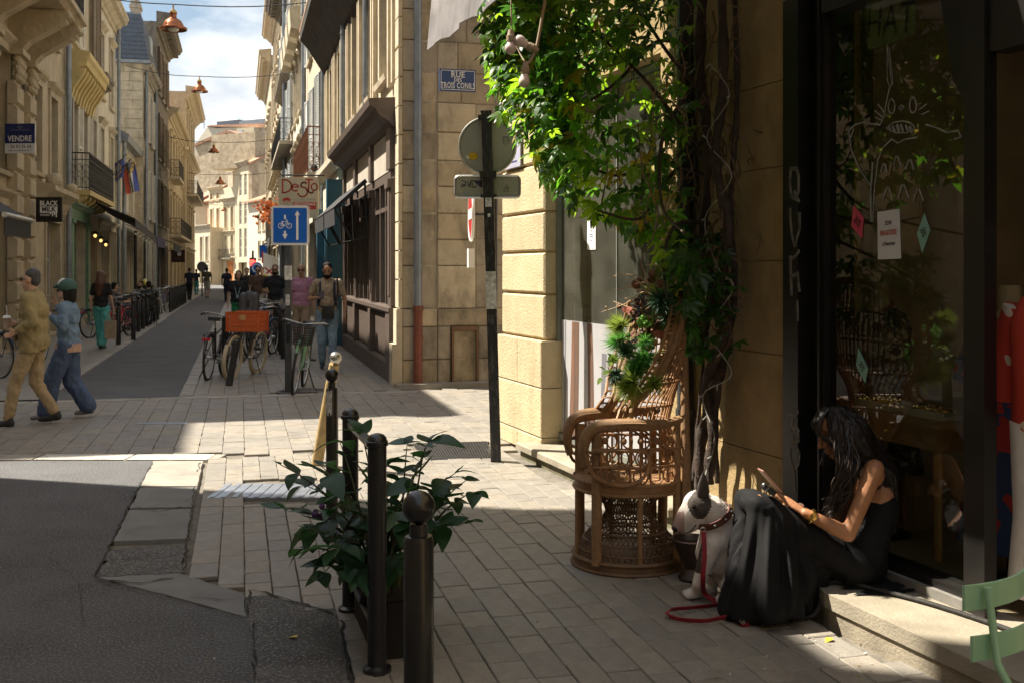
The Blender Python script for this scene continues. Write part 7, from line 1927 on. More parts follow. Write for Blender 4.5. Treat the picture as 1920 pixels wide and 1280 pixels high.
# three fat bulbs on a cord in front of the leaves
fo = thing('festoon_bulbs', 'cluster of three fat white bulbs dangling from a pale cord before the leaves', 'string lights', at(1000, 110, 5.6), 0)
Wf = lambda px, py, Y=5.6: at(px, py, Y) - at(1000, 110, 5.6)
m_opal = mat('frosted_bulb', (.62, .50, .46), rough=.35, var=.05); m_cord = mat('beige_cord', (.33, .25, .17), rough=.6)
b = MB(); b.tube(smooth_path([Wf(1040, -90), Wf(1024, -10), Wf(1012, 60), Wf(1004, 95), Wf(992, 118), Wf(984, 120)], 5), .0085, 8); b.tube(smooth_path([Wf(958, -60, 5.7), Wf(960, 60, 5.68), Wf(972, 95, 5.65), Wf(985, 118)], 5), .004, 6); b.obj('cord', m_cord, fo, smooth=60)
for (sx, sy), (ex, ey) in (((1006, 95), (972, 76)), ((986, 120), (983, 156)), ((958, 60), (957, 93))):
 s_, e_ = Wf(sx, sy), Wf(ex, ey); d = (e_ - s_).normalized()
 b = MB(); b.tube([s_ - d * .01, s_ + d * .02, s_ + d * .022, s_ + d * .05, s_ + d * .053], [.014, .020, .024, .022, .018], 12); sk = b.obj('socket', m_cord, fo, smooth=40)
 b = MB(); L_ = (e_ - s_).length; b.tube([s_ + d * .05, s_ + d * .062, e_ - d * .015, e_, e_ + d * .018, e_ + d * .027], [.014, .02, .029, .031, .022, .004], 14); b.obj('bulb', m_opal, sk, smooth=60)
# pot behind the dog
pt2 = thing('plant_pot', 'dark bowl standing at the foot of the vine behind the dog', 'pot', gp(1297, 1088), 0)
b = MB(); b.lathe([(.06, 0), (.075, .02), (.04, .07), (.05, .1), (.10, .2), (.115, .23), (.105, .235), (.09, .2), (.001, .19)], 24, cap=False); b.obj('bowl', mat('brown_bowl', (.035, .022, .018), rough=.4), pt2, smooth=50)
# enamel notice on the sunlit pier, half behind the round sign
q = onS(962, 283, -.02)
b = MB(); b.box(q.x - .30, q.x + .22, -.03, -.018, q.z - .17, q.z + .22); nb = b.obj('wall_panel', mat('panel_lilac', (.40, .40, .52), rough=.4), label='pale violet printed panel on the sunlit pier behind the round sign', cat='panel'); nb.matrix_world = MS.copy()
b = MB()
for k in range(7): b.box(q.x - .24, q.x + .14 - .03 * (k % 3), -.0315, -.0302, q.z + .15 - k * .045, q.z + .165 - k * .045)
b.obj('lettering', mat('panel_navy', (.06, .07, .2), rough=.5), nb)
# the seated woman
m_skin = mat('tan_skin', (0.40, 0.19, 0.095), rough=.45, var=.08, scale=8, spec=.4)
m_skin.node_tree.nodes['Principled BSDF'].inputs['Subsurface Weight'].default_value = .08
m_dress = mat('black_dress', (0.0085, 0.0085, 0.0095), rough=.8, var=.2, scale=6, spec=.22)
m_hair = mat('black_hair', (0.012, 0.009, 0.008), rough=.42, var=.4, scale=20, spec=.45)
m_hair2 = mat('dark_brown_hair', (0.035, 0.02, 0.014), rough=.45, var=.3, scale=20, spec=.45)
def hand_prims(w, d, up, side, L_=.175, curl=.5, thumb=1, spread=.12):
 """palm and five bent fingers: wrist w, direction d, palm normal up, thumb side"""
 d, up, side = V(d).normalized(), V(up).normalized(), V(side).normalized(); P = []
 k = L_ / .18
 palm = w + d * .085 * k
 for s in (-.028, -.009, .010, .028): P.append(('c', w + side * s * .7 * k + d * .01, .014 * k, palm + side * s * k, .0115 * k))
 lens = (.058, .072, .078, .068)
 for i, s in enumerate((-.029, -.010, .010, .029)):
  l = lens[i] * k; a = palm + side * s * k; sd = side * (s * spread * 10) * .1
  d1 = (d + sd * .6 - up * curl * .5).normalized(); d2 = (d - up * curl * 1.3).normalized(); d3 = (d * .7 - up * curl * 2.0).normalized()
  p1 = a + d1 * l * .48; p2 = p1 + d2 * l * .3; p3 = p2 + d3 * l * .24
  r = .0085 * k
  P += [('c', a, r * 1.08, p1, r), ('c', p1, r, p2, r * .92), ('c', p2, r * .92, p3, r * .78)]
 t0 = w + d * .03 * k + side * .026 * k * thumb; t1 = t0 + (d * .6 + side * .75 * thumb - up * .25).normalized() * .04 * k; t2 = t1 + (d * .95 + side * .15 * thumb - up * .35).normalized() * .034 * k
 P += [('c', t0, .0125 * k, t1, .0105 * k), ('c', t1, .0105 * k, t2, .0085 * k)]
 return P
A = lambda px, py, Y: at(px, py, Y)
hip = A(1606, 1052, 5.36)
knN, knF = A(1424, 948, 5.22), A(1400, 936, 5.44)
ftN, ftF = gp(1425, 1152, .05), V((A(1400, 1120, 5.44).x, 5.44, .05))
shN, shF = A(1640, 878, 5.20), A(1622, 884, 5.52)
elN, elF = A(1590, 1001, 5.13), A(1556, 990, 5.60)
wrN, wrF = A(1510, 961, 5.17), A(1492, 950, 5.44)
neck0, neck1 = A(1632, 876, 5.36), A(1590, 842, 5.36)
hc = A(1572, 808, 5.36)
hrot = (0, rad(-26), 0)          # head tipped forward towards the phone (faces -x)
RH = Euler(hrot).to_matrix()
hp = lambda x, y, z: hc + RH @ V((x, y, z))
chest = A(1640, 930, 5.36); belly = A(1622, 1000, 5.36)
dN = (A(1455, 924, 5.24) - wrN); dF = (A(1447, 918, 5.36) - wrF)
P = [('e', hp(0, 0, .01), (.092, .072, .105), hrot), ('e', hp(-.045, 0, -.055), (.052, .05, .062), hrot), ('e', hp(-.03, 0, .045), (.068, .066, .062), hrot),
  ('e', hp(-.072, 0, -.098), (.022, .024, .02), hrot),
  ('c', hp(-.092, 0, .012), .009, hp(-.116, 0, -.028), .0125), ('e', hp(-.106, 0, -.034), (.011, .016, .009), hrot),
  ('e', hp(-.098, 0, -.060), (.009, .022, .0065), hrot), ('e', hp(-.095, 0, -.074), (.010, .02, .0075), hrot),
  ('e', hp(-.082, -.032, -.02), (.018, .02, .018), hrot), ('e', hp(-.082, .032, -.02), (.018, .02, .018), hrot),
  ('e', hp(-.083, 0, .03), (.014, .045, .012), hrot),
  ('e', hp(.005, -.074, -.005), (.016, .008, .03), hrot), ('e', hp(.005, .074, -.005), (.016, .008, .03), hrot),
  ('c', neck0, .058, neck1, .047), ('c', A(1637, 890, 5.26), .058, A(1628, 890, 5.46), .058), ('c', shN, .046, A(1634, 885, 5.3), .06), ('c', shF, .046, A(1628, 887, 5.42), .06),
  ('e', chest, (.095, .15, .13), (0, .25, 0)), ('e', belly, (.10, .135, .13)), ('e', hip, (.13, .165, .12)),
  ('c', shN, .047, elN, .036), ('c', elN, .037, elN.lerp(wrN, .35), .037), ('c', elN.lerp(wrN, .35), .037, wrN, .024),
  ('c', shF, .047, elF, .036), ('c', elF, .037, elF.lerp(wrF, .35), .037), ('c', elF.lerp(wrF, .35), .037, wrF, .024),
  ('c', hip + V((0, -.09, 0)), .085, knN, .058), ('c', hip + V((0, .09, 0)), .085, knF, .058), ('c', knN, .055, ftN, .036), ('c', knF, .055, ftF, .036),
  ('c', ftN, .035, ftN + V((-.05, .02, -.02)), .025), ('c', ftF, .035, ftF + V((-.04, 0, -.02)), .025)]
P += hand_prims(wrN, dN, (-.35, -.55, .75), (-.4, .45, .5), .185, .42, 1)
P += hand_prims(wrF, dF, (-.3, .6, .7), (-.4, -.5, .5), .18, .5, 1)
wme = blob(P, .0062, 2, m_skin)
WM = mobj('person', wme, None, label='woman in a black dress sitting on the stone step reading her phone', cat='person')
# dress: bodice, lap and a long skirt hanging from the knees to the paving
D = [('e', chest + V((0, 0, -.035)), (.106, .155, .105), (0, .25, 0)), ('e', belly, (.112, .148, .135)), ('e', hip, (.15, .185, .115)), ('c', hip + V((.02, -.05, -.03)), .1, hip + V((.02, .05, -.03)), .1),
  ('c', shN + V((-.03, .05, -.03)), .018, shN + V((0, .05, .035)), .012), ('c', shN + V((.06, .06, -.05)), .018, shN + V((0, .05, .035)), .012),
  ('c', shF + V((-.03, -.05, -.03)), .018, shF + V((0, -.05, .035)), .012), ('c', shF + V((.06, -.06, -.05)), .018, shF + V((0, -.05, .035)), .012)]
for y in (-.07, 0, .07): D += [('c', chest + V((.01, y, -.03)), .088, belly + V((.0, y, 0)), .098), ('c', belly + V((0, y, 0)), .098, hip + V((0, y, 0)), .115)]
for y in (-.12, -.06, 0, .06, .12): D.append(('c', hip + V((-.04, y, 0)), .105, (knN.lerp(knF, (y + .12) / .24)), .066))
hem = [(1362, 1140, 5.40), (1362, 1148, 5.30), (1370, 1152, 5.22), (1395, 1158, 5.16), (1420, 1160, 5.13), (1450, 1157, 5.15), (1480, 1150, 5.18), (1508, 1140, 5.22), (1522, 1125, 5.28), (1530, 1105, 5.42), (1400, 1120, 5.5)]
for i, (px, py, Y) in enumerate(hem):
 g_ = gp(px, py, .04); kk = knN if Y < 5.3 else knF
 if px > 1440: kk = knN.lerp(hip + V((0, -.05, -.02)), min(.85, (px - 1440) / 105))
 mid = kk.lerp(g_, .5) + V((.02, 0, 0))
 D += [('c', kk, .058, mid, .05), ('c', mid, .05, g_, .036)]
for px, py, kf in ((1440, 1152, .1), (1465, 1150, .3), (1490, 1144, .5), (1505, 1130, .65), (1515, 1110, .8)):
 kk = knN.lerp(hip, kf); g_ = gp(px, py, .08); D += [('c', kk, .075, kk.lerp(g_, .5), .07), ('c', kk.lerp(g_, .5), .07, g_, .05)]
dme = blob(D, .0105, 8, m_dress)
# hanging folds pressed into the skirt
Rw = random.Random(2)
for v in dme.vertices:
 c = v.co
 if c.z < .56 and c.x < hip.x - .12:
  k = min(1, (.56 - c.z) / .25); ang_ = math.atan2(c.y - 5.3, c.x - knN.x - .08)
  f = .014 * math.sin(ang_ * 13 + 3 * c.z) + .007 * math.sin(ang_ * 29 + 1 - 4 * c.z)
  v.co = c + V((math.cos(ang_), math.sin(ang_), 0)) * f * k
 elif c.x < hip.x + .02:
  v.co = c + V((0, 0, 1)) * .006 * math.sin(c.x * 46 + c.y * 30)
mobj('dress', dme, WM)
cl = MB()   # skirt cloth lying on the step behind her
n = 16; P0 = [(5.62 + .42 * i / n, -.30 + .08 * math.sin(i * 1.7)) for i in range(n + 1)]
vs = []
for i, (t_, y0) in enumerate(P0):
 for j in range(5):
  w_ = sw(t_, y0 + (.30 - .04 * math.sin(i)) * j / 4, .160 + .012 * abs(math.sin(i * 1.1 + j)) * (1 if 0 < j < 4 else .3)); vs.append(w_)
cl.raw(vs, [(i*5+j, i*5+5+j, i*5+6+j, i*5+1+j) for i in range(n) for j in range(4)]); cl.obj('skirt_end', m_dress, WM, smooth=60)
# hair: one soft mass under many fine waving locks
hmass = blob([('e', hp(.024, 0, .034), (.096, .083, .098), hrot), ('c', hp(.05, -.02, .0), .085, A(1618, 850, 5.33), .085), ('c', hp(.05, .02, .0), .085, A(1622, 855, 5.42), .085),
 ('c', A(1622, 852, 5.36), .10, A(1650, 890, 5.38), .095), ('c', A(1650, 890, 5.38), .095, A(1660, 940, 5.40), .06),
 ('c', hp(-.005, -.075, .03), .034, A(1588, 865, 5.25), .034), ('c', A(1588, 865, 5.25), .034, A(1580, 920, 5.23), .032), ('c', A(1580, 920, 5.23), .032, A(1562, 958, 5.24), .018),
 ('c', hp(.0, .075, .03), .034, A(1590, 865, 5.47), .034), ('c', A(1590, 865, 5.47), .034, A(1575, 930, 5.47), .02)], .009, 4, m_hair)
for v in hmass.vertices:
 c = v.co; v.co = c + V((1, .5, 0)) * (.004 * math.sin(c.x * 170 + c.z * 25) + .003 * math.sin(c.y * 210 + c.z * 30))
mobj('hair', hmass, WM)
hair = MB(); hair2 = MB()
for i in range(760):
 a = Rw.uniform(-PI, PI); r0 = Rw.uniform(.15, 1) ** .6
 s0 = hp(.02 + .07 * math.cos(a) * r0, .07 * math.sin(a) * r0, .13 - .035 * r0 * r0)
 if i % 3 == 0:
  yo = Rw.uniform(-.05, .045); tgt = [hp(-.01 + Rw.uniform(-.05, .05), -.088 - Rw.uniform(0, .012), .03), A(1587 + Rw.uniform(-17, 22), 866, 5.23 + yo), A(1580 + Rw.uniform(-20, 20), 915, 5.21 + yo), A(1563 + Rw.uniform(-20, 20), 950 + Rw.uniform(-20, 26), 5.22 + yo)]
 else:
  th = Rw.uniform(-1.7, 1.7); fx = Rw.uniform(0, 1); yo = .10 * math.sin(th)
  tgt = [hp(.05 + .075 * math.cos(th), .088 * math.sin(th), .03), A(1606 + 46 * max(0, math.cos(th)), 850, 5.36 + yo * 1.05), A(1632 + 46 * fx, 898 + Rw.uniform(-10, 10), 5.36 + yo * 1.15), A(1640 + 42 * fx, 935 + Rw.uniform(-20, 70), 5.37 + yo * 1.2)]
 q = smooth_path([s0] + tgt, 6); ph = Rw.uniform(0, 6); am = Rw.uniform(.003, .010)
 q = [p + V((am * math.sin(ph + k * .75), am * math.cos(ph * 1.3 + k * .7), 0)) * min(1, k / 9) for k, p in enumerate(q)]; m = len(q)
 (hair2 if i % 3 == 0 and i % 2 else hair).tube(q, [max(.0007, .0036 * math.sin(PI * min(.98, .2 + .8 * k / m)) ** .7) for k in range(m)], 4, cap=False)
for i in range(90):
 a = Rw.uniform(-1, 1); q = smooth_path([hp(.0, a * .05, .134), hp(-.075, a * .07, .098), hp(-.1, a * .075 - .012, .05), hp(-.078 + Rw.uniform(-.01, .01), (a * .04) - .068, Rw.uniform(-.03, .01))], 4); hair.tube(q, .0026, 4, cap=False)
for i in range(110):
 s0 = hp(Rw.uniform(-.06, .1), Rw.uniform(-.08, .03), .10); q = smooth_path([s0, s0 + V((Rw.uniform(-.06, .1), Rw.uniform(-.05, .02), -.06)), s0 + V((Rw.uniform(-.07, .16), Rw.uniform(-.08, .02), -.22))], 4); hair.tube(q, .0007, 3, cap=False)
hair.obj('hair_strand', m_hair, WM, smooth=70, kind='stuff'); hair2.obj('hair_lock', m_hair2, WM, smooth=70, kind='stuff')
b = MB()
for s in (-1, 1):
 b.tube([hp(-.088, s * .028 + .016 * k, -.004 - .003 * (1 - k * k)) for k in (-1, -.5, 0, .5, 1)], .0022, 5); b.tube([hp(-.092, s * .028 + .018 * k, .022 - .004 * k * k) for k in (-1, 0, 1)], .0025, 5)
b.obj('eyelashes', m_hair, WM)
b = MB(); b.ball(hp(-.100, 0, -.067), .01, 10, 6, sc=(.45, 1.8, .7)); b.obj('lips', mat('lip_skin', (.33, .09, .06), rough=.4), WM, smooth=60)
wd = (wrN - elN).normalized(); c = wrN - wd * .035; u1, u2 = basis(wd, 0)
b = MB()
for k in range(22):
 a = 2 * PI * k / 22; b.ball(c + (u1 * math.cos(a) + u2 * math.sin(a)) * .031, .0075, 6, 4)
b.tube([c + wd * .004 + (u1 * math.cos(2 * PI * k / 24) + u2 * math.sin(2 * PI * k / 24)) * .031 for k in range(24)], .008, 6, closed=True)
b.lathe([(.001, .0), (.016, .0), (.018, .004), (.001, .007)], 16, Matrix.Translation(c + V((-.004, -.032, .006))) @ Matrix.Rotation(PI / 2, 4, 'X'), cap=False)
b.obj('bracelet', m_gold, WM, smooth=60)
c = wrN + wd * .01
b = MB(); wf = (wrF - elF).normalized(); f1, f2 = basis(wf, 0); b.tube([wrF - wf * .03 + (f1 * math.cos(2 * PI * k / 24) + f2 * math.sin(2 * PI * k / 24)) * .030 for k in range(24)], .005, 6, closed=True); b.obj('bangle', mat('bangle_brown', (.12, .05, .03), rough=.4), WM, smooth=60)
# phone held up before her, with a small dark case in the same hands
pc = A(1445, 899, 5.27); M = Matrix.Translation(pc) @ Euler((0, rad(-48), rad(6))).to_matrix().to_4x4()
ph = thing('phone', 'pink-backed phone held up in the seated woman\'s hands', 'phone', pc, 0)
b = MB(); b.slab(-.008, .0, -.036, .036, -.07, .075, .002, Euler((0, rad(-42), rad(8))).to_matrix().to_4x4()); b.obj('shell', mat('phone_pink', (.55, .30, .24), rough=.3, metal=.5), ph)
b = MB(); b.box(.0005, .0015, -.033, .033, -.066, .07, Euler((0, rad(-42), rad(8))).to_matrix().to_4x4()); b.obj('screen', mat('phone_screen', (.02, .02, .025), rough=.08), ph)
qc = A(1441, 916, 5.20); q_ = thing('pocket_case', 'small black case with a bright steel ring held under the phone', 'case', qc, 0)
b = MB(); b.slab(-.035, .035, -.022, .022, -.012, .012, .004, Euler((0, rad(40), rad(10))).to_matrix().to_4x4()); b.obj('body', m_blk, q_)
b = MB(); b.tube([V((-.022, -.026 + 0, .016)) + V((.015 * math.cos(a), 0, .015 * math.sin(a))) for a in [k * PI / 8 for k in range(16)]], .0045, 6, closed=True); b.obj('ring', mat('chrome', (.75, .75, .75), rough=.12, metal=1), q_)
# the bull terrier
m_fur = mat('white_fur', (0.66, 0.60, 0.55), rough=.75, var=.12, scale=8, bump=.15, bscale=160)
m_fur2 = mat('brindle_fur', (0.065, 0.05, 0.042), rough=.7, var=.4, scale=30, bump=.15, bscale=160)
m_pinkf = mat('pink_muzzle', (0.40, 0.27, 0.24), rough=.6, var=.1)
G = lambda px, py, Y=5.45: at(px, py, Y)
fN, fF = gp(1302, 1116, .02), gp(1284, 1103, .02)
P = [('e', G(1310, 947), (.085, .066, .076), (0, .5, 0)), ('c', G(1306, 946), .066, G(1287, 968), .055), ('c', G(1288, 966), .055, G(1276, 983), .042), ('c', G(1277, 984), .036, G(1271, 989), .029),
  ('c', G(1310, 970), .05, G(1287, 993), .026), ('c', G(1316, 936), .05, G(1297, 948), .052),
  ('c', G(1332, 955, 5.46), .078, G(1352, 1000, 5.5), .105), ('c', G(1352, 1000, 5.5), .11, G(1350, 1040, 5.52), .112), ('c', G(1345, 1010, 5.48), .1, G(1330, 1035, 5.48), .075),
  ('c', G(1358, 1000, 5.52), .11, G(1405, 1075, 5.56), .13), ('e', G(1400, 1080, 5.56), (.16, .14, .12)),
  ('c', G(1336, 1018, 5.42), .058, G(1320, 1060, 5.41), .040), ('c', G(1320, 1060, 5.41), .04, G(1309, 1092, 5.41), .030), ('c', G(1309, 1092, 5.41), .030, fN + V((.015, 0, .03)), .030),
  ('c', fN + V((.02, 0, .02)), .032, fN + V((-.035, -.015, .012)), .026), ('c', fN + V((0, .02, .015)), .026, fN + V((-.045, .015, .01)), .018), ('c', fN + V((0, -.02, .015)), .024, fN + V((-.04, -.032, .01)), .018),
  ('c', G(1345, 1030, 5.58), .055, G(1330, 1080, 5.6), .036), ('c', G(1330, 1080, 5.6), .036, V((G(1335, 1, 5.6).x, 5.6, .05)), .03), ('c', V((G(1335, 1, 5.6).x, 5.6, .025)), .03, V((G(1316, 1, 5.6).x, 5.57, .02)), .024),
  ('c', V((G(1402, 1, 5.5).x, 5.46, .05)), .045, V((G(1345, 1, 5.5).x, 5.42, .025)), .028), ('c', G(1400, 1070, 5.46), .075, V((G(1365, 1, 5.45).x, 5.43, .09)), .05),
  ('c', V((G(1425, 1, 5.6).x, 5.62, .03)), .025, V((G(1450, 1, 5.7).x, 5.75, .03)), .012)]
dme = blob(P, .0075, 3, [m_fur, m_fur2, m_pinkf])
ey = G(1304, 948, 5.385)
for f in dme.polygons:
 c = f.center; px, py = proj(c)
 w = .004 * math.sin(c.x * 90) + .006 * math.sin(c.z * 70 + c.y * 50)
 if ((px - 1312) / 22) ** 2 + ((py - 945) / 27) ** 2 + w * 10 < 1 and c.z > .35: f.material_index = 1
 elif px < 1283 and py > 958 and c.z > .3: f.material_index = 2
 elif c.z < .27 and c.z > .10 and c.y > 5.56 and px < 1340: f.material_index = 1
 elif c.y < 5.42 and .17 < c.z < .33 and px < 1316: f.material_index = 1
DG = mobj('dog', dme, None, label='white bull terrier with a dark eye patch sitting on the paving beside the woman', cat='dog')
Rd = random.Random(9); fu = MB(); dme.update()
for f in dme.polygons:
 if Rd.random() < .62 or f.center.y > 5.6: continue
 n = f.normal; c = f.center; d = (n * .5 + V((.45, 0, -.7)) * (1 if c.z < .45 else .35) + V((.6, 0, .1)) + V((Rd.gauss(0, .2), Rd.gauss(0, .2), Rd.gauss(0, .2)))).normalized()
 l = Rd.uniform(.006, .013); s_ = n.cross(d).normalized() * .0011; fu.cur = f.material_index; p0 = c - n * .001
 fu.raw([p0 - s_, p0 + s_, c + d * l + n * .0015], [(0, 1, 2)])
fu.obj('fur', [m_fur, m_fur2, m_pinkf], DG, kind='stuff')
for (bx_, by_, bY), (tx, ty, tY) in (((1318, 925, 5.41), (1319, 884, 5.40)), ((1312, 922, 5.50), (1304, 890, 5.52))):
 a, t_ = G(bx_, by_, bY), G(tx, ty, tY); b = MB(); M = Matrix.Translation(a) @ (t_ - a).to_track_quat('Z', 'Y').to_matrix().to_4x4(); L_ = (t_ - a).length
 b.lathe([(.030, -.02), (.034, .01), (.028, L_ * .45), (.014, L_ * .8), (.002, L_)], 14, M @ Matrix.Diagonal((1, .45, 1, 1))); b.obj('ear', m_fur2, DG, smooth=60)
b = MB(); b.ball(G(1266, 990, 5.44), .021, 14, 10, sc=(.8, 1.1, .85)); b.obj('nose', mat('wet_nose', (.012, .01, .01), rough=.25), DG, smooth=60)
b = MB(); b.ball(G(1301, 949, 5.383), .0105, 12, 8); b.obj('eye', mat('dog_eye', (.012, .008, .006), rough=.08), DG, smooth=60)
b = MB(); b.tube(smooth_path([G(1272, 997, 5.42), G(1283, 1000, 5.405), G(1296, 994, 5.40), G(1305, 983, 5.39)], 4), .0035, 6); b.obj('lip_line', m_fur2, DG)
b = MB()
for k in range(3):
 b.tube([fN + V((-.048, -.03 + .022 * k, .012)), fN + V((-.062, -.032 + .023 * k, .002))], [.005, .002], 6)
b.obj('claw', mat('claw_grey', (.2, .17, .15), rough=.5), DG)
cc, cd = G(1336, 965, 5.46), (G(1352, 1000, 5.5) - G(1328, 950, 5.46)).normalized(); u1, u2 = basis(cd, 0)
m_coll = mat('brown_collar', (.10, .03, .022), rough=.5)
b = MB(); n = 36; vs = []
for k in range(n):
 a = 2 * PI * k / n; d = u1 * math.cos(a) + u2 * math.sin(a)
 for r_, o_ in ((.093, -.016), (.099, -.016), (.105, .016), (.099, .016)): vs.append(cc + d * r_ + cd * o_)
b.raw(vs, [(4*k+j, 4*k+(j+1) % 4, 4*((k+1) % n)+(j+1) % 4, 4*((k+1) % n)+j) for k in range(n) for j in range(4)]); b.obj('collar', m_coll, DG, smooth=50)
b = MB()
for k in range(10): a = 2 * PI * k / 10; b.ball(cc + (u1 * math.cos(a) + u2 * math.sin(a)) * .104, .007, 6, 4)
b.tube([G(1318, 992, 5.37) + V((.012 * math.cos(a), 0, .012 * math.sin(a))) for a in [k * PI / 6 for k in range(12)]], .003, 5, closed=True); b.obj('collar_stud', m_steel, DG)
# red leash: hangs from the collar, then lies in loops on the paving
m_red = mat('red_webbing', (.26, .012, .025), rough=.6, var=.2, scale=30)
def strap(b, P, w=.011, up=None, n=6):
 q = smooth_path(P, n); vs = []
 for i, p in enumerate(q):
  t_ = (q[min(i+1, len(q)-1)] - q[max(i-1, 0)]).normalized(); s_ = t_.cross(V(up) if up else V((0, 0, 1)));
  if s_.length < .1: s_ = V((0, 1, 0)) if not up else V((1, 0, 0))
  s_.normalize(); nn = s_.cross(t_) * .0018; vs += [p - s_ * w - nn, p + s_ * w - nn, p + s_ * w + nn, p - s_ * w + nn]
 b.raw(vs, [(4*k+j, 4*k+(j+1) % 4, 4*k+4+(j+1) % 4, 4*k+4+j) for k in range(len(q)-1) for j in range(4)])
LS = thing('leash', 'red webbing dog leash hanging from the collar and looped on the paving', 'leash', gp(1340, 1150), 0)
org = gp(1340, 1150)
b = MB(); strap(b, [p - org for p in (G(1319, 995, 5.36), G(1321, 1040, 5.34), G(1318, 1085, 5.34), gp(1322, 1112, .05), gp(1345, 1128, .015))], .012, (0, 1, 0)); b.obj('strap', m_red, LS)
b = MB(); strap(b, [p - org for p in (gp(1352, 1132, .012), gp(1300, 1138, .02), gp(1258, 1142, .03), gp(1252, 1152, .03), gp(1275, 1160, .02), gp(1320, 1163, .02), gp(1350, 1158, .03), gp(1372, 1156, .03), gp(1390, 1172, .012), gp(1412, 1164, .03), gp(1436, 1156, .035), gp(1437, 1166, .015))], .012, (.15, 1, .5)); b.obj('loop', m_red, LS)
b = MB()
for k in range(9): p = gp(1362 + k * 4, 1150 + k * 2, .035) - org; b.tube([p + V((.007 * math.cos(a), .004 * math.sin(a + k), .007 * math.sin(a))) for a in [j * PI / 4 for j in range(8)]], .0025, 5, closed=True)
p = gp(1440, 1170, .01) - org; b.tube([p, p + V((.05, -.005, 0))], .006, 6); b.obj('clip', m_steel, LS)
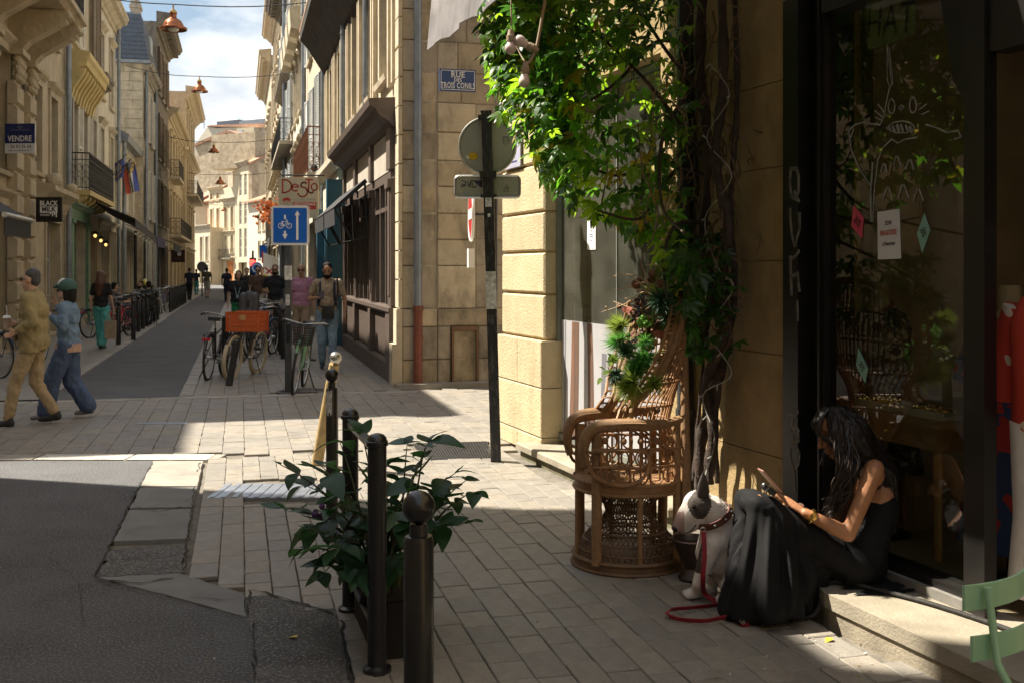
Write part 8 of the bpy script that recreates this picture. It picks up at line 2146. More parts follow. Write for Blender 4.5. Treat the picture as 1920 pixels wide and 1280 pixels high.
# people in the street
SK = [mat('skin_light', (0.50, 0.30, 0.20), rough=.5, var=.06, scale=8), mat('skin_tan', (0.40, 0.22, 0.13), rough=.5, var=.06, scale=8), mat('skin_pale', (0.55, 0.36, 0.26), rough=.5, var=.06, scale=8)]
HR = [mat('hair_black', (.013, .011, .010), rough=.75, spec=.2, var=.4, scale=30), mat('hair_brown', (.035, .02, .013), rough=.75, spec=.2, var=.4, scale=30), mat('hair_auburn', (.09, .035, .016), rough=.45, var=.4, scale=30), mat('hair_grey', (.045, .045, .045), rough=.5, var=.5, scale=40)]
def cloth(n, c, **k): return mat('cloth_' + n, c, rough=.85, var=k.pop('var', .14), scale=k.pop('scale', 9), bump=.15, bscale=90, **k)
m_lens = mat('dark_lens', (.01, .01, .012), rough=.1)
def person(label, p, rz, h=1.74, stride=0.0, top=None, bottom=None, skin=0, hair=0, sleeve='short', legs='trousers', wide=0.0, arms=(None, None), style='short', tilt=0.0, turn=0.0,
   vox=.016, shoe=None, fat=1.0, sit=False, glasses=False, jacket=0.0, group=None, fem=False):
 """faces local -y. arms: (left, right) as (elbow, wrist) offsets from the shoulder in metres, left = +x"""
 k = h / 1.75; S = lambda x, y, z: V((x * k, y * k, z * k))
 sk = SK[skin]
 hz, kz = (.92, .49)
 hipw = .09; shw = (.185 if not fem else .165)
 if sit:
  hz = .50; dz = hz - .92
  hips = {1: S(hipw, 0, hz), -1: S(-hipw, 0, hz)}; knee = {s: S(s * .12, -.42, .49) for s in (1, -1)}; ank = {s: S(s * .12, -.38, .08) for s in (1, -1)}
 else:
  dz = 0; hips = {1: S(hipw, 0, hz), -1: S(-hipw, 0, hz)}
  f = stride
  knee = {1: S(hipw, -f * .52 - .03, kz + .01), -1: S(-hipw, f * .22 - .05, kz - .02)}
  ank = {1: S(hipw, -f * .95, .085), -1: S(-hipw, f * .85, .085 + abs(f) * .18)}
 ch = 1.30 + dz; sz = 1.43 + dz
 sh = {1: S(shw, 0, sz), -1: S(-shw, 0, sz)}
 A_ = {}
 for s, a in ((1, arms[0]), (-1, arms[1])):
  if a is None:
   sw_ = -s * stride * .5
   a = ((s * .06, .02 - sw_ * .35, -.30), (s * .055, -.06 - sw_ * .8, -.54))
  A_[s] = (sh[s] + V(a[0]) * k, sh[s] + V(a[1]) * k)
 hcn = S(0, -.03 + (-.05 if tilt else 0), 1.635 + dz)
 Rr = Euler((tilt, 0, turn)).to_matrix(); H_ = lambda x, y, z: hcn + Rr @ S(x, y, z)
 er = (tilt, 0, turn)
 P = [('e', H_(0, .01, .02), (.073 * k, .092 * k, .10 * k), er), ('e', H_(0, -.03, -.05), (.056 * k, .06 * k, .065 * k), er), ('e', H_(0, -.075, -.095), (.02 * k, .016 * k, .016 * k), er),
   ('c', H_(0, -.085, .012), .009 * k, H_(0, -.112, -.028), .0125 * k), ('e', H_(0, -.088, -.062), (.023 * k, .012 * k, .009 * k), er), ('e', H_(.075, .01, -.01), (.009 * k, .018 * k, .03 * k), er), ('e', H_(-.075, .01, -.01), (.009 * k, .018 * k, .03 * k), er),
   ('c', S(0, .01, sz + .01), .057 * k, H_(0, .015, -.07), .05 * k), ('e', S(0, .005, ch), (.155 * k * fat, .105 * k * fat, .17 * k)), ('e', S(0, 0, 1.10 + dz), (.14 * k * fat, .10 * k * fat, .15 * k)), ('e', S(0, .01, .95 + dz), (.155 * k * fat, .115 * k * fat, .12 * k)),
   ('c', S(.06, .005, sz), .06 * k, S(shw, 0, sz - .01), .05 * k), ('c', S(-.06, .005, sz), .06 * k, S(-shw, 0, sz - .01), .05 * k)]
 for s in (1, -1):
  e, w = A_[s]; P += [('c', sh[s], .048 * k, e, .037 * k), ('c', e, .038 * k, w, .026 * k)]
  d = (w - e).normalized(); side = V((0, -1, 0)) if abs(d.y) < .7 else V((0, 0, 1)); up = V((s, 0, 0)); side = (side - d * side.dot(d)).normalized(); up = d.cross(side)
  P += hand_prims(w, d, up * s, side, .175 * k, .45, 1)
  P += [('c', hips[s], .085 * k, knee[s], .055 * k), ('c', knee[s], .054 * k, ank[s], .036 * k)]
 b = mobj('person', blob(P, vox, 2, sk), None, label=label, cat='person', group=group, loc=p, rz=rz)
 # shirt
 j = jacket
 T = [('e', S(0, .005, ch), ((.172 + j) * k * fat, (.126 + j) * k * fat, .18 * k)), ('e', S(0, 0, 1.10 + dz), ((.164 + j) * k * fat, (.128 + j) * k * fat, .17 * k)), ('e', S(0, .01, .97 + dz - j), ((.172 + j * 1.2) * k * fat, (.134 + j * 1.2) * k * fat, (.115 + j) * k)),
   ('c', S(.05, .008, sz + .012), .058 * k, sh[1] + V((0, 0, -.01)), .058 * k + j * .4), ('c', S(-.05, .008, sz + .012), .058 * k, sh[-1] + V((0, 0, -.01)), .058 * k + j * .4), ('c', S(0, .012, sz), .068 * k, S(0, .012, sz + .05), .06 * k)]
 if j: T += [('c', S(s * .1, 0, 1.05 + dz), .10 * k, S(s * .105, .0, .84 + dz), .10 * k) for s in (1, -1)]
 for s in (1, -1):
  e, w = A_[s]
  if sleeve == 'short': m_ = sh[s].lerp(e, .62); T.append(('c', sh[s], .058 * k, m_, .056 * k))
  elif sleeve == 'long': T += [('c', sh[s], .057 * k + j * .4, e, .05 * k + j * .3), ('c', e, .05 * k + j * .3, e.lerp(w, .86), .042 * k)]
 me = blob(T, vox, 3, top); folds(me, .013 * k, 11, 8, (.83 if j else .93 + dz) * k if not sit else None, None, len(label))
 mobj('shirt' if not j else 'jacket', me, b)
 # legs
 B = [('e', S(0, .01, .93 + dz), (.165 * k * fat, .128 * k * fat, .11 * k))]
 for s in (1, -1):
  kn, an = knee[s], ank[s]
  if legs == 'shorts': B.append(('c', hips[s], .10 * k, hips[s].lerp(kn, .95), .082 * k))
  else:
   lo = kn.lerp(an, .78 if wide > .05 else .93); B += [('c', hips[s], (.095 + wide * .3) * k, kn, (.068 + wide) * k), ('c', kn, (.066 + wide) * k, lo, (.052 + wide * 1.35) * k)]
 me = blob(B, vox, 3, bottom); folds(me, .013 * k, 13, 7, None, None, len(label) * 1.7)
 mobj('shorts' if legs == 'shorts' else 'trousers', me, b)
 for s in (1, -1):
  a = ank[s]; tilt_ = 0 if s == 1 or not stride else stride * .5
  SH = [('c', a + S(0, .03, -.045), .042 * k, a + S(0, -.11, -.055 - tilt_ * .1), .036 * k), ('c', a + S(0, -.11, -.055 - tilt_ * .1), .036 * k, a + S(0, -.165, -.06 - tilt_ * .12), .026 * k), ('c', a + S(0, .02, -.01), .042 * k, a + S(0, .0, -.04), .046 * k)]
  mobj('shoe', blob(SH, .011, 2, shoe or m_blk), b)
 # hair
 hm = HR[hair]
 if style != 'bald':
  hb = [('e', H_(0, .028, .050), (.0795 * k, .088 * k, .082 * k), er), ('e', H_(0, .06, -.01), (.074 * k, .05 * k, .07 * k), er)]
  if style == 'long': hb += [('c', H_(0, .07, .04), .085 * k, S(0, .095, sz + .02), .10 * k), ('c', S(0, .095, sz + .02), .10 * k, S(0, .10, sz - .20), .075 * k), ('c', H_(.06, .0, .03), .04 * k, S(.09, .03, sz - .02), .04 * k), ('c', H_(-.06, .0, .03), .04 * k, S(-.09, .03, sz - .02), .04 * k)]
  if style == 'bob': hb += [('c', H_(0, .05, 0), .085 * k, H_(0, .05, -.10), .08 * k), ('c', H_(.065, .01, .02), .03 * k, H_(.068, .02, -.10), .03 * k), ('c', H_(-.065, .01, .02), .03 * k, H_(-.068, .02, -.10), .03 * k)]
  me = blob(hb, .012, 2, hm)
  for v in me.vertices: v.co += V((1, .4, 0)) * .004 * math.sin(v.co.x * 150 + v.co.z * 8)
  hob = mobj('hair', me, b)
 f = MB()
 for s in (1, -1):
  f.ball(H_(s * .03, -.083, .002), .0085 * k, 8, 6); f.tube([H_(s * .015, -.092, .026), H_(s * .032, -.092, .03), H_(s * .05, -.083, .026)], .004 * k, 5)
 f.tube([H_(-.022, -.099, -.063), H_(0, -.102, -.061), H_(.022, -.099, -.063)], .0022 * k, 4)
 f.obj('face_marks', HR[0], b)
 if style == 'beard' or style == 'bald_beard':
  me = blob([('e', H_(0, -.055, -.085), (.052 * k, .045 * k, .05 * k), er), ('c', H_(.06, -.01, -.03), .018 * k, H_(.045, -.05, -.08), .026 * k), ('c', H_(-.06, -.01, -.03), .018 * k, H_(-.045, -.05, -.08), .026 * k), ('c', H_(.025, -.09, -.05), .010 * k, H_(-.025, -.09, -.05), .010 * k)], .011, 2, hm); mobj('beard', me, b)
 if glasses:
  g = MB()
  for s in (1, -1): g.ball(H_(s * .031, -.094, .0), .024 * k, 10, 8, sc=(1, .35, .8)); g.tube([H_(s * .053, -.088, .004), H_(s * .076, .0, .004)], .003, 4)
  g.tube([H_(-.01, -.1, .004), H_(.01, -.1, .004)], .003, 4); g.obj('sunglasses' if glasses == 'sun' else 'spectacles', m_lens if glasses == 'sun' else m_ironwork, b)
 b['h'] = h
 return b, dict(sh=sh, arms=A_, head=H_, S=S, sz=sz, k=k, knee=knee)
FL = PI / 2 * -1       # facing left in the picture (local -y turned to -x)
# couple crossing on the left
p1, I = person('man in an olive jacket and khaki trousers carrying a drink across the crossing', gp(62, 797), FL + .1, 1.70, .25, cloth('olive', (.27, .215, .10)), cloth('khaki', (.34, .255, .15)), 0, 3, 'long', arms=(((.05, .08, -.27), (.02, -.10, -.36)), ((-.06, .03, -.29), (-.03, -.25, -.30))), jacket=.025, vox=.013, glasses='clear', shoe=mat('black_trainer', (.018, .018, .02), rough=.7), turn=-.15)
b = MB(); b.lathe([(.068, 1.41), (.08, 1.44), (.074, 1.50), (.06, 1.505), (.055, 1.46)], 18, Matrix.Translation((0, -.01, -.02)) @ Matrix.Diagonal((1.1, 1, .97, 1)), cap=False); b.obj('shirt_collar', cloth('cream', (.55, .48, .34)), p1, smooth=60)
w = I['arms'][-1][1]; Mw = Matrix.Translation(gp(62, 797)) @ Matrix.Rotation(FL + .1, 4, 'Z')
cp = Mw @ (w + V((.02, -.10, .0)))
c_ = thing('drink_cup', 'clear plastic cup with a white straw held by the man in the olive jacket', 'cup', cp, 0)
b = MB(); b.lathe([(.032, -.06), (.042, .06), (.044, .062)], 18); b.obj('cup', mat('clear_cup', (.45, .33, .27), rough=.15, var=.15), c_, smooth=40)
b = MB(); b.lathe([(.045, .062), (.045, .07), (.03, .09), (.001, .092)], 18, cap=False); b.obj('lid', m_signW, c_, smooth=40)
b = MB(); b.tube([(0, 0, .02), (.0, 0, .16), (-.01, 0, .2)], .004, 6); b.obj('straw', m_signW, c_)
b = MB(); wv = I['arms'][-1]; d = (wv[1] - wv[0]).normalized(); u1, u2 = basis(d, 0); b.tube([wv[1] - d * .02 + (u1 * math.cos(a) + u2 * math.sin(a)) * .030 for a in [k * PI / 8 for k in range(16)]], .008, 6, closed=True); b.obj('wristwatch', m_steel, p1)
p2, I2 = person('woman in denim jacket, wide blue trousers and green cap beside the man in olive', gp(98, 793) + V((.02, .38, 0)), FL + .05, 1.56, .27, cloth('denim', (.13, .20, .29), var=.3, scale=14), cloth('navy_blue', (.055, .085, .16)), 2, 0, 'long', wide=.035, arms=(((.09, .03, -.25), (.0, -.17, -.10)), ((-.04, -.07, -.25), (.03, -.19, .02))), style='bob', vox=.013, glasses='sun', shoe=mat('grey_slipper', (.22, .20, .19), rough=.8), fem=True)
H_ = I2['head']
b = MB(); b.ball((0, 0, 0), 1, 20, 12, Matrix.Translation(H_(0, .02, .055)) @ Matrix.Diagonal((.092, .104, .088, 1))); b.tube([H_(-.04, -.09, .055), H_(0, -.14, .05), H_(.04, -.09, .055)], [.02, .022, .02], 8); b.raw([H_(-.075, -.06, .05), H_(.075, -.06, .05), H_(.06, -.165, .035), H_(0, -.185, .03), H_(-.06, -.165, .035)], [(0, 1, 2, 3, 4)])
b.obj('cap', mat('green_cap', (.03, .085, .07), rough=.7), p2, smooth=50)
b = MB(); b.ball((0, 0, 0), 1, 16, 10, Matrix.Translation(H_(0, -.03, .072)) @ Matrix.Diagonal((.06, .065, .076, 1))); b.obj('cap_front', mat('white_cap', (.55, .6, .58), rough=.7), p2, smooth=50)
b = MB(); S_ = I2['S']; b.lathe([(.168, .765), (.172, .80), (.16, .86)], 24, Matrix.Diagonal((1, .82, 1, 1)), cap=False); b.obj('shirt_hem', cloth('gingham', (.42, .27, .20), var=.4, scale=60), p2, smooth=50)
b = MB(); S_ = I['S']
for z in (.95, 1.08, 1.21, 1.34): b.ball(S_(.02, -.150 if z < 1.3 else -.135, z), .009, 8, 6)
b.tube([S_(.0, -.155, .88), S_(.0, -.152, 1.1), S_(.0, -.135, 1.38)], .0035, 4)
for s in (1, -1): b.box(s * .11 - .055, s * .11 + .055, -.152, -.142, .93, 1.04)
b.obj('jacket_front', mat('olive_seam', (.19, .15, .07), rough=.9), p1)
b = MB()
for s in (1, -1):
 w_, e_ = I2['arms'][s][1], I2['arms'][s][0]; d = (w_ - e_).normalized(); u1, u2 = basis(d, 0); b.tube([e_.lerp(w_, .84) + (u1 * math.cos(a) + u2 * math.sin(a)) * .040 for a in [k * PI / 7 for k in range(14)]], .007, 5, closed=True)
b.obj('cuff', cloth('denim_seam', (.08, .12, .19)), p2)
# auburn-haired woman walking away with a tote bag
q = gp(190, 654); p3, I3 = person('woman with long auburn hair in a black top and turquoise trousers walking away', q, PI - .1, 1.66, .16, cloth('black', (.014, .014, .016)), cloth('turquoise', (.10, .42, .40)), 2, 2, 'short', wide=.02, style='long', vox=.015, fem=True)
tb = thing('tote_bag', 'beige cloth tote bag hanging from the hand of the woman in turquoise trousers', 'bag', at(207, 612, 22.6), 0)
b = MB(); b.prism([(-.11, -.26), (.11, -.26), (.125, .10), (.09, .12), (-.09, .12), (-.115, .10)], -.04, .04, Matrix.Rotation(PI / 2, 4, 'X')); b.obj('bag', cloth('canvas', (.36, .29, .19)), tb)
b = MB(); b.tube(smooth_path([V((-.07, 0, .11)), V((-.04, 0, .26)), V((.0, 0, .32)), V((.05, 0, .26)), V((.08, 0, .11))], 4), .009, 5); b.obj('strap', _M['cloth_canvas'], tb)
# man with phone
q = gp(614, 692); p4, I4 = person('man in a beige tee and jeans looking down at his phone by the brown shop', q, .12, 1.80, .14, cloth('beige', (.36, .285, .20)), cloth('light_denim', (.19, .28, .37), var=.2), 1, 0, 'short', arms=(((.10, .03, -.28), (.10, -.04, -.55)), ((-.11, .04, -.27), (.06, -.26, -.24))), style='beard', tilt=.42, vox=.013, shoe=mat('navy_shoe', (.02, .03, .06), rough=.7))
b = MB()
for s in (1, -1): b.tube(smooth_path([V((s * .12, .10, 1.30)), V((s * .12, .03, 1.50)), V((s * .12, -.10, 1.42)), V((s * .125, -.135, 1.25)), V((s * .15, -.05, 1.08))], 4), .02, 6)
b.box(-.15, .15, .12, .24, 1.05, 1.48); b.obj('backpack', mat('navy_canvas2', (.02, .025, .05), rough=.8), p4)
Mp = Matrix.Translation(q) @ Matrix.Rotation(.12, 4, 'Z')
hb = thing('shoulder_bag', 'small black cross-body bag on the hip of the man with the phone', 'bag', Mp @ V((.02, -.20, .98)), .12)
b = MB(); b.slab(-.10, .10, -.045, .045, -.12, .10, .02); b.obj('pouch', m_black, hb)
b = MB(); b.slab(-.10, .10, -.055, -.046, -.02, .09, .004); b.obj('flap', m_blk2, hb)
b = MB(); b.tube(smooth_path([V((.09, .0, .08)), V((.16, .02, .3)), V((.15, .06, .58))], 5), .014, 6); b.tube(smooth_path([V((-.09, 0, .08)), V((-.17, .08, .12)), V((-.18, .2, .2))], 5), .012, 6); b.obj('strap', m_black, hb)
w = Mp @ (I4['arms'][-1][1] + V((.05, -.09, .04))); b = MB(); b.slab(-.037, .037, -.005, .005, -.075, .075, .002, Euler((-.6, 0, .2)).to_matrix().to_4x4()); b.obj('phone', mat('phone_dark', (.03, .012, .012), rough=.25), label='dark phone held by the bearded man in the beige tee', cat='phone', loc=w)
# walkers further up
def at_s(px, Y): return V(((px - 960) / FPX * Y, Y, 0))
person('bald man in a pink polo shirt, khaki trousers and sunglasses', at_s(565, 21.5), .1, 1.80, .16, cloth('pink', (.50, .25, .36)), cloth('khaki2', (.36, .27, .18)), 0, 1, 'short', style='bald', glasses='sun', vox=.016, fat=1.08)
person('bearded man in a black tee and sunglasses beside the blue sign post', at_s(516, 25.5), .15, 1.80, .12, _M['cloth_black'], cloth('stone', (.38, .32, .23)), 1, 1, 'short', legs='shorts', style='beard', glasses='sun', arms=(None, ((-.09, .03, -.27), (.03, -.22, -.30))), vox=.018, fat=1.06)
pw, Iw = person('stout person in a black top and green trousers wearing a pale lanyard', at_s(447, 26.5), .1, 1.66, .12, _M['cloth_black'], cloth('green', (.02, .20, .08)), 0, 0, 'short', style='bob', vox=.018, fat=1.22)
b = MB(); b.tube(smooth_path([V((-.10, -.02, 1.40)), V((-.06, -.14, 1.22)), V((0, -.16, 1.05)), V((.06, -.14, 1.22)), V((.10, -.02, 1.40))], 5), .009, 5); b.box(-.03, .03, -.175, -.16, .98, 1.06); b.obj('lanyard', mat('lanyard_blue', (.25, .35, .42), rough=.6), pw)
person('man in a brown tee walking behind the person with the lanyard', at_s(484, 31.5), .1, 1.78, .12, cloth('brown', (.10, .06, .04)), _M['cloth_stone'], 0, 1, 'short', legs='shorts', glasses='sun', vox=.02)
person('dark haired walker in black half hidden behind the lanyard wearer', at_s(463, 35.5), .1, 1.74, .1, _M['cloth_black'], _M['cloth_black'], 0, 1, vox=.022)
person('walker in a bright yellow top half hidden behind the man in brown', at_s(491, 38), .1, 1.76, .1, cloth('yellow', (.65, .55, .03)), _M['cloth_navy_blue'], 0, 1, vox=.022)
person('walker in dark navy up the left of the lane', at_s(355, 58), PI, 1.76, .14, cloth('dark_navy', (.018, .018, .035)), _M['cloth_black'], 1, 1, vox=.026)
person('walker in an olive top and pale shorts far up the lane', at_s(388, 62), PI, 1.82, .12, cloth('olive2', (.12, .10, .06)), cloth('pale', (.45, .42, .36)), 0, 0, legs='shorts', vox=.026)
person('walker in dark blue far up the middle of the lane', at_s(425, 55), PI, 1.74, .14, _M['cloth_dark_navy'], _M['cloth_dark_navy'], 1, 0, vox=.026)
person('tiny walker in teal trousers at the far left of the lane end', at_s(368, 70), PI, 1.7, .1, _M['cloth_dark_navy'], cloth('teal', (.02, .22, .22)), 1, 0, vox=.028)
# cafe guests on the terrace
for i, (px, Y, rz, lab, tp, st_) in enumerate(((214, 29.5, PI * .8, 'cafe guest seated with a hand at the face, just right of the auburn-haired woman', cloth('rust_tee', (.14, .12, .11)), 'short'), (264, 33.5, -.3, 'bearded cafe guest in a grey top facing us at the terrace table', cloth('grey_tee', (.26, .26, .27)), 'beard'), (279, 32.4, PI + .5, 'cafe guest in a dark top with his back to us at the terrace table', cloth('dark_tee', (.03, .035, .03)), 'short'))):
 person(lab, at_s(px, Y), rz, 1.75, 0, tp, _M['cloth_dark_navy'], i % 3, 0, 'short', style=st_, sit=True, vox=.02, arms=(((.1, -.16, -.18), (.02, -.30, -.02)) if i == 0 else ((.1, -.12, -.22), (.05, -.34, -.22)), ((-.1, -.12, -.22), (-.05, -.34, -.22))))
 p = at_s(px, Y); ch_ = thing('cafe_chair', ['dark metal cafe chair under the first guest', 'dark metal cafe chair under the guest in grey', 'dark metal cafe chair under the guest with his back to us'][i], 'chair', p, rz, 'cafe terrace chairs')
 b = MB(); b.slab(-.2, .2, -.22, .2, .41, .435, .01); b.obj('seat', m_ironwork, ch_)
 for sx in (-1, 1):
  for sy in (-1, 1): b = MB(); b.tube([(sx * .19, sy * .19, .41), (sx * .2, sy * .21, 0)], .013, 6); b.obj('leg', m_ironwork, ch_)
 b = MB(); b.tube([(-.19, .2, .42), (-.18, .25, .82), (.18, .25, .82), (.19, .2, .42)], .013, 6); b.box(-.17, .17, .24, .255, .6, .78); b.obj('backrest', m_ironwork, ch_)
for i, (px, Y) in enumerate(((222, 29.0), (271, 32.9))):
 t_ = thing('cafe_table', ['small dark cafe table before the first guest', 'small dark cafe table between the two facing guests'][i], 'table', at_s(px, Y), 0, 'cafe terrace tables')
 b = MB(); b.lathe([(.32, .70), (.32, .725), (.001, .727)], 24, cap=False); b.obj('top', m_ironwork, t_)
 b = MB(); b.cyl((0, 0, 0), (0, 0, .7), .03); b.lathe([(.24, 0), (.22, .02), (.03, .04)], 18); b.obj('leg', m_ironwork, t_)
# bicycles and street clutter
m_tyre = mat('black_tyre', (.018, .018, .018), rough=.8); m_tyreC = mat('cream_tyre', (.48, .42, .30), rough=.8, var=.15); m_rim = mat('alloy', (.45, .45, .45), rough=.3, metal=.9)
m_rubber = mat('rubber', (.02, .02, .02), rough=.6); m_orange = mat('orange_plastic', (.52, .10, .02), rough=.5, var=.12); m_redl = mat('red_reflector', (.5, .02, .02), rough=.2); m_amber = mat('amber_reflector', (.7, .25, .02), rough=.25)
def bicycle(name, label, loc, rz, paint, lean=0.0, tyre=None, r=.345, step=False, basket=None, guards=True, rack=True, lamp=False, thick=.021, group=None, steer=0.0, childseat=False, cat='bicycle'):
 """front wheel towards local +x"""
 t = thing(name, label, cat, loc, rz, group); t.rotation_euler = (lean, 0, rz)
 xw = .53
 def wheel(x):
  w = MB(); w.tube([(x + r * math.cos(a), 0, r + r * math.sin(a)) for a in [k * 2 * PI / 32 for k in range(32)]], thick, 8, closed=True); wo = w.obj('wheel', tyre or m_tyre, t, smooth=60)
  b = MB(); rr = r - thick - .006; b.tube([(x + rr * math.cos(a), 0, r + rr * math.sin(a)) for a in [k * 2 * PI / 32 for k in range(32)]], .012, 6, closed=True); b.obj('rim', m_rim, wo, smooth=60)
  b = MB()
  for k in range(20):
   a = k * PI / 10; a2 = a + (.5 if k % 2 else -.5); b.tube([(x + .025 * math.cos(a2), .02 * (1 if k % 2 else -1), r + .025 * math.sin(a2)), (x + rr * math.cos(a), 0, r + rr * math.sin(a))], .0018, 3)
  b.cyl((x, -.04, r), (x, .04, r), .02); b.obj('spoke', m_rim, wo)
  return wo
 wf = wheel(xw); wr = wheel(-xw)
 bb = (-.08, 0, .29); st_top = (-.22, 0, .78 if not step else .72); hd_lo = (.40, 0, .62); hd_hi = (.365, 0, .80)
 f = MB(); tb = lambda a, c, rad_=.016: f.tube([a, c], rad_, 8)
 tb(bb, st_top); tb(bb, (hd_lo[0], 0, hd_lo[2] + .02), .02); tb((-.19, 0, .68) if not step else (-.15, 0, .52), (hd_hi[0], 0, hd_hi[2] - .03) if not step else (hd_lo[0], 0, hd_lo[2] + .06), .017); tb(hd_lo, hd_hi, .022)
 for s in (-1, 1): tb((bb[0], s * .03, bb[2]), (-xw, s * .06, r), .010); tb((-.2, s * .015, .66), (-xw, s * .06, r), .009)
 f.obj('frame', paint, t, smooth=50)
 b = MB()
 for s in (-1, 1): b.tube([(.405, s * .05, .61), (.46, s * .055, .45), (xw, s * .05, r)], .012, 7)
 b.box(.37, .44, -.055, .055, .60, .63); b.obj('fork', paint, t, smooth=50)
 b = MB(); b.tube([hd_hi, (.34, 0, .95)], .013, 8); b.tube(smooth_path([V((.22, -.31, .97)), V((.30, -.27, .99)), V((.37, -.12, .97)), V((.36, 0, .95)), V((.37, .12, .97)), V((.30, .27, .99)), V((.22, .31, .97))], 4), .012, 7); hb_ = b.obj('handlebar', m_rim if name != 'dark' else m_blk, t, smooth=50)
 b = MB()
 for s in (-1, 1): b.tube([(.25, s * .295, .98), (.17, s * .32, .96)], .017, 8); b.tube([(.31, s * .25, .97), (.27, s * .30, .94)], .007, 5)
 b.tube(smooth_path([V((.34, .1, .96)), V((.46, .08, .93)), V((.47, .02, .75)), V((.42, .02, .62))], 4), .004, 4); b.obj('grip', m_rubber, hb_)
 b = MB(); b.tube([(st_top[0], 0, st_top[2]), (-.25, 0, .90)], .013, 8); b.obj('seat_post', m_rim, t)
 sd = MB(); sd.prism([(-.39, -.085), (-.39, .085), (-.30, .09), (-.22, .035), (-.10, .018), (-.10, -.018), (-.22, -.035), (-.30, -.09)], .90, .955); sd.obj('saddle', m_rubber, t)
 b = MB(); b.cyl((bb[0], -.07, bb[2]), (bb[0], .07, bb[2]), .022); b.lathe([(.085, -.003), (.085, .003)], 22, Matrix.Translation((bb[0], -.05, bb[2])) @ Matrix.Rotation(PI / 2, 4, 'X'))
 b.tube([(bb[0], -.075, bb[2]), (bb[0] + .09, -.08, bb[2] - .14)], .009, 6); b.tube([(bb[0], .075, bb[2]), (bb[0] - .09, .08, bb[2] + .14)], .009, 6)
 for z in (.375, .205): b.tube([(bb[0] + .06 * (1 if z < .3 else -.5), -.05, z), (-xw, -.05, r + (.05 if z > .3 else -.05))], .005, 4)
 ck = b.obj('crank', m_rim, t)
 for s, dx, dz in ((-1, .09, -.14), (1, -.09, .14)):
  b = MB(); b.box(bb[0] + dx - .045, bb[0] + dx + .045, s * .09 - .04 * (s < 0) * 2, s * .09 + .04 * (s > 0) * 2, bb[2] + dz - .012, bb[2] + dz + .012); b.obj('pedal', m_rubber, ck)
 if guards:
  for x, a0, a1 in ((xw, 40, 175), (-xw, 5, 170)):
   b = MB(); rr = r + .035; b.tube([(x + rr * math.cos(rad(a)), 0, r + rr * math.sin(rad(a))) for a in range(a0, a1, 9)], .02, 6); b.obj('mudguard', paint, t, smooth=60)
 if rack:
  b = MB()
  for s in (-1, 1): b.tube([(-.25, s * .05, .70), (-.78, s * .06, .72)], .007, 5); b.tube([(-.70, s * .06, .72), (-xw, s * .06, r)], .007, 5)
  for k in range(4): b.tube([(-.35 - k * .13, -.06, .72), (-.35 - k * .13, .06, .72)], .006, 5)
  rk = b.obj('rack', m_blk, t); b = MB(); b.box(-.80, -.775, -.06, .06, .62, .66); b.obj('rear_reflector', m_redl, rk)
 b = MB(); b.tube([(-.3, .06, r - .05), (-.22, .2, .0)], .009, 6); b.obj('kickstand', m_blk, t)
 if lamp:
  b = MB(); b.lathe([(.02, -.07), (.075, -.01), (.08, .0), (.07, .01), (.001, .02)], 20, Matrix.Translation((.50, 0, .79)) @ Matrix.Rotation(PI / 2, 4, 'Y'), cap=False); b.obj('headlight', mat('headlight_glass', (.5, .5, .46), rough=.15, metal=.5), t, smooth=50)
 if basket == 'wire':
  b = MB()
  for k in range(9):
   z = .70 + k * .032; w = .15 + .025 * k / 8; b.tube([(.40 + .005 * k, -w, z), (.72 + .01 * k, -w, z), (.72 + .01 * k, w, z), (.40 + .005 * k, w, z)], .004 if k < 8 else .010, 4, closed=True)
  for k in range(15):
   f_ = -1 + 2 * k / 14; b.tube([(.72, .15 * f_, .70), (.80, .175 * f_, .955)], .004, 4); b.tube([(.40, .15 * f_, .70), (.44, .175 * f_, .955)], .004, 4); b.tube([(.40 + .32 * k / 14, .15, .70), (.44 + .36 * k / 14, .175, .955)], .004, 4); b.tube([(.40 + .32 * k / 14, -.15, .70), (.44 + .36 * k / 14, -.175, .955)], .004, 4)
  b.box(.40, .72, -.15, .15, .695, .70); b.obj('basket', m_blk, t)
 return t
def RZ(px, Y): return V(((px - 960) / FPX * Y, Y, 0))
m_bkB = mat('bike_black', (.02, .02, .022), rough=.35, coat=.3); m_bkG = mat('bike_green', (.13, .26, .13), rough=.35, coat=.3); m_bkR = mat('bike_red', (.45, .02, .03), rough=.35, coat=.3); m_bkU = mat('bike_blue', (.03, .06, .16), rough=.35, coat=.3); m_bkW = mat('bike_grey', (.28, .28, .28), rough=.4)
# local +x is the direction of the front wheel
bA = bicycle('bicycle', 'black city bicycle seen from behind, parked left of the dark post by the orange crate', RZ(404, 16.95), rad(93), m_bkB, lean=.06)
bB = bicycle('cargo_bicycle', 'sturdy black bicycle with cream tyres and an orange crate over its front wheel', RZ(457, 17.1), rad(-98), m_bkB, lean=-.10, tyre=m_tyreC, thick=.035, r=.33, lamp=True)
cr = thing('crate', 'orange plastic crate carried over the front of the bicycle with cream tyres', 'crate', at(464, 603, 16.7), rad(-10))
cw, cd_ = .255, .18
for k in range(4):
 z = -.15 + k * .075
 for (xa, xb, ya, yb) in ((-cw, cw, -cd_, -cd_ + .012), (-cw, cw, cd_ - .012, cd_), (-cw, -cw + .012, -cd_ + .013, cd_ - .013), (cw - .012, cw, -cd_ + .013, cd_ - .013)):
  b = MB(); b.box(xa, xb, ya, yb, z + .004, z + .071); b.obj('slat', m_orange, cr)
b = MB(); b.box(-cw + .013, cw - .013, -cd_ + .013, cd_ - .013, -.15, -.14)
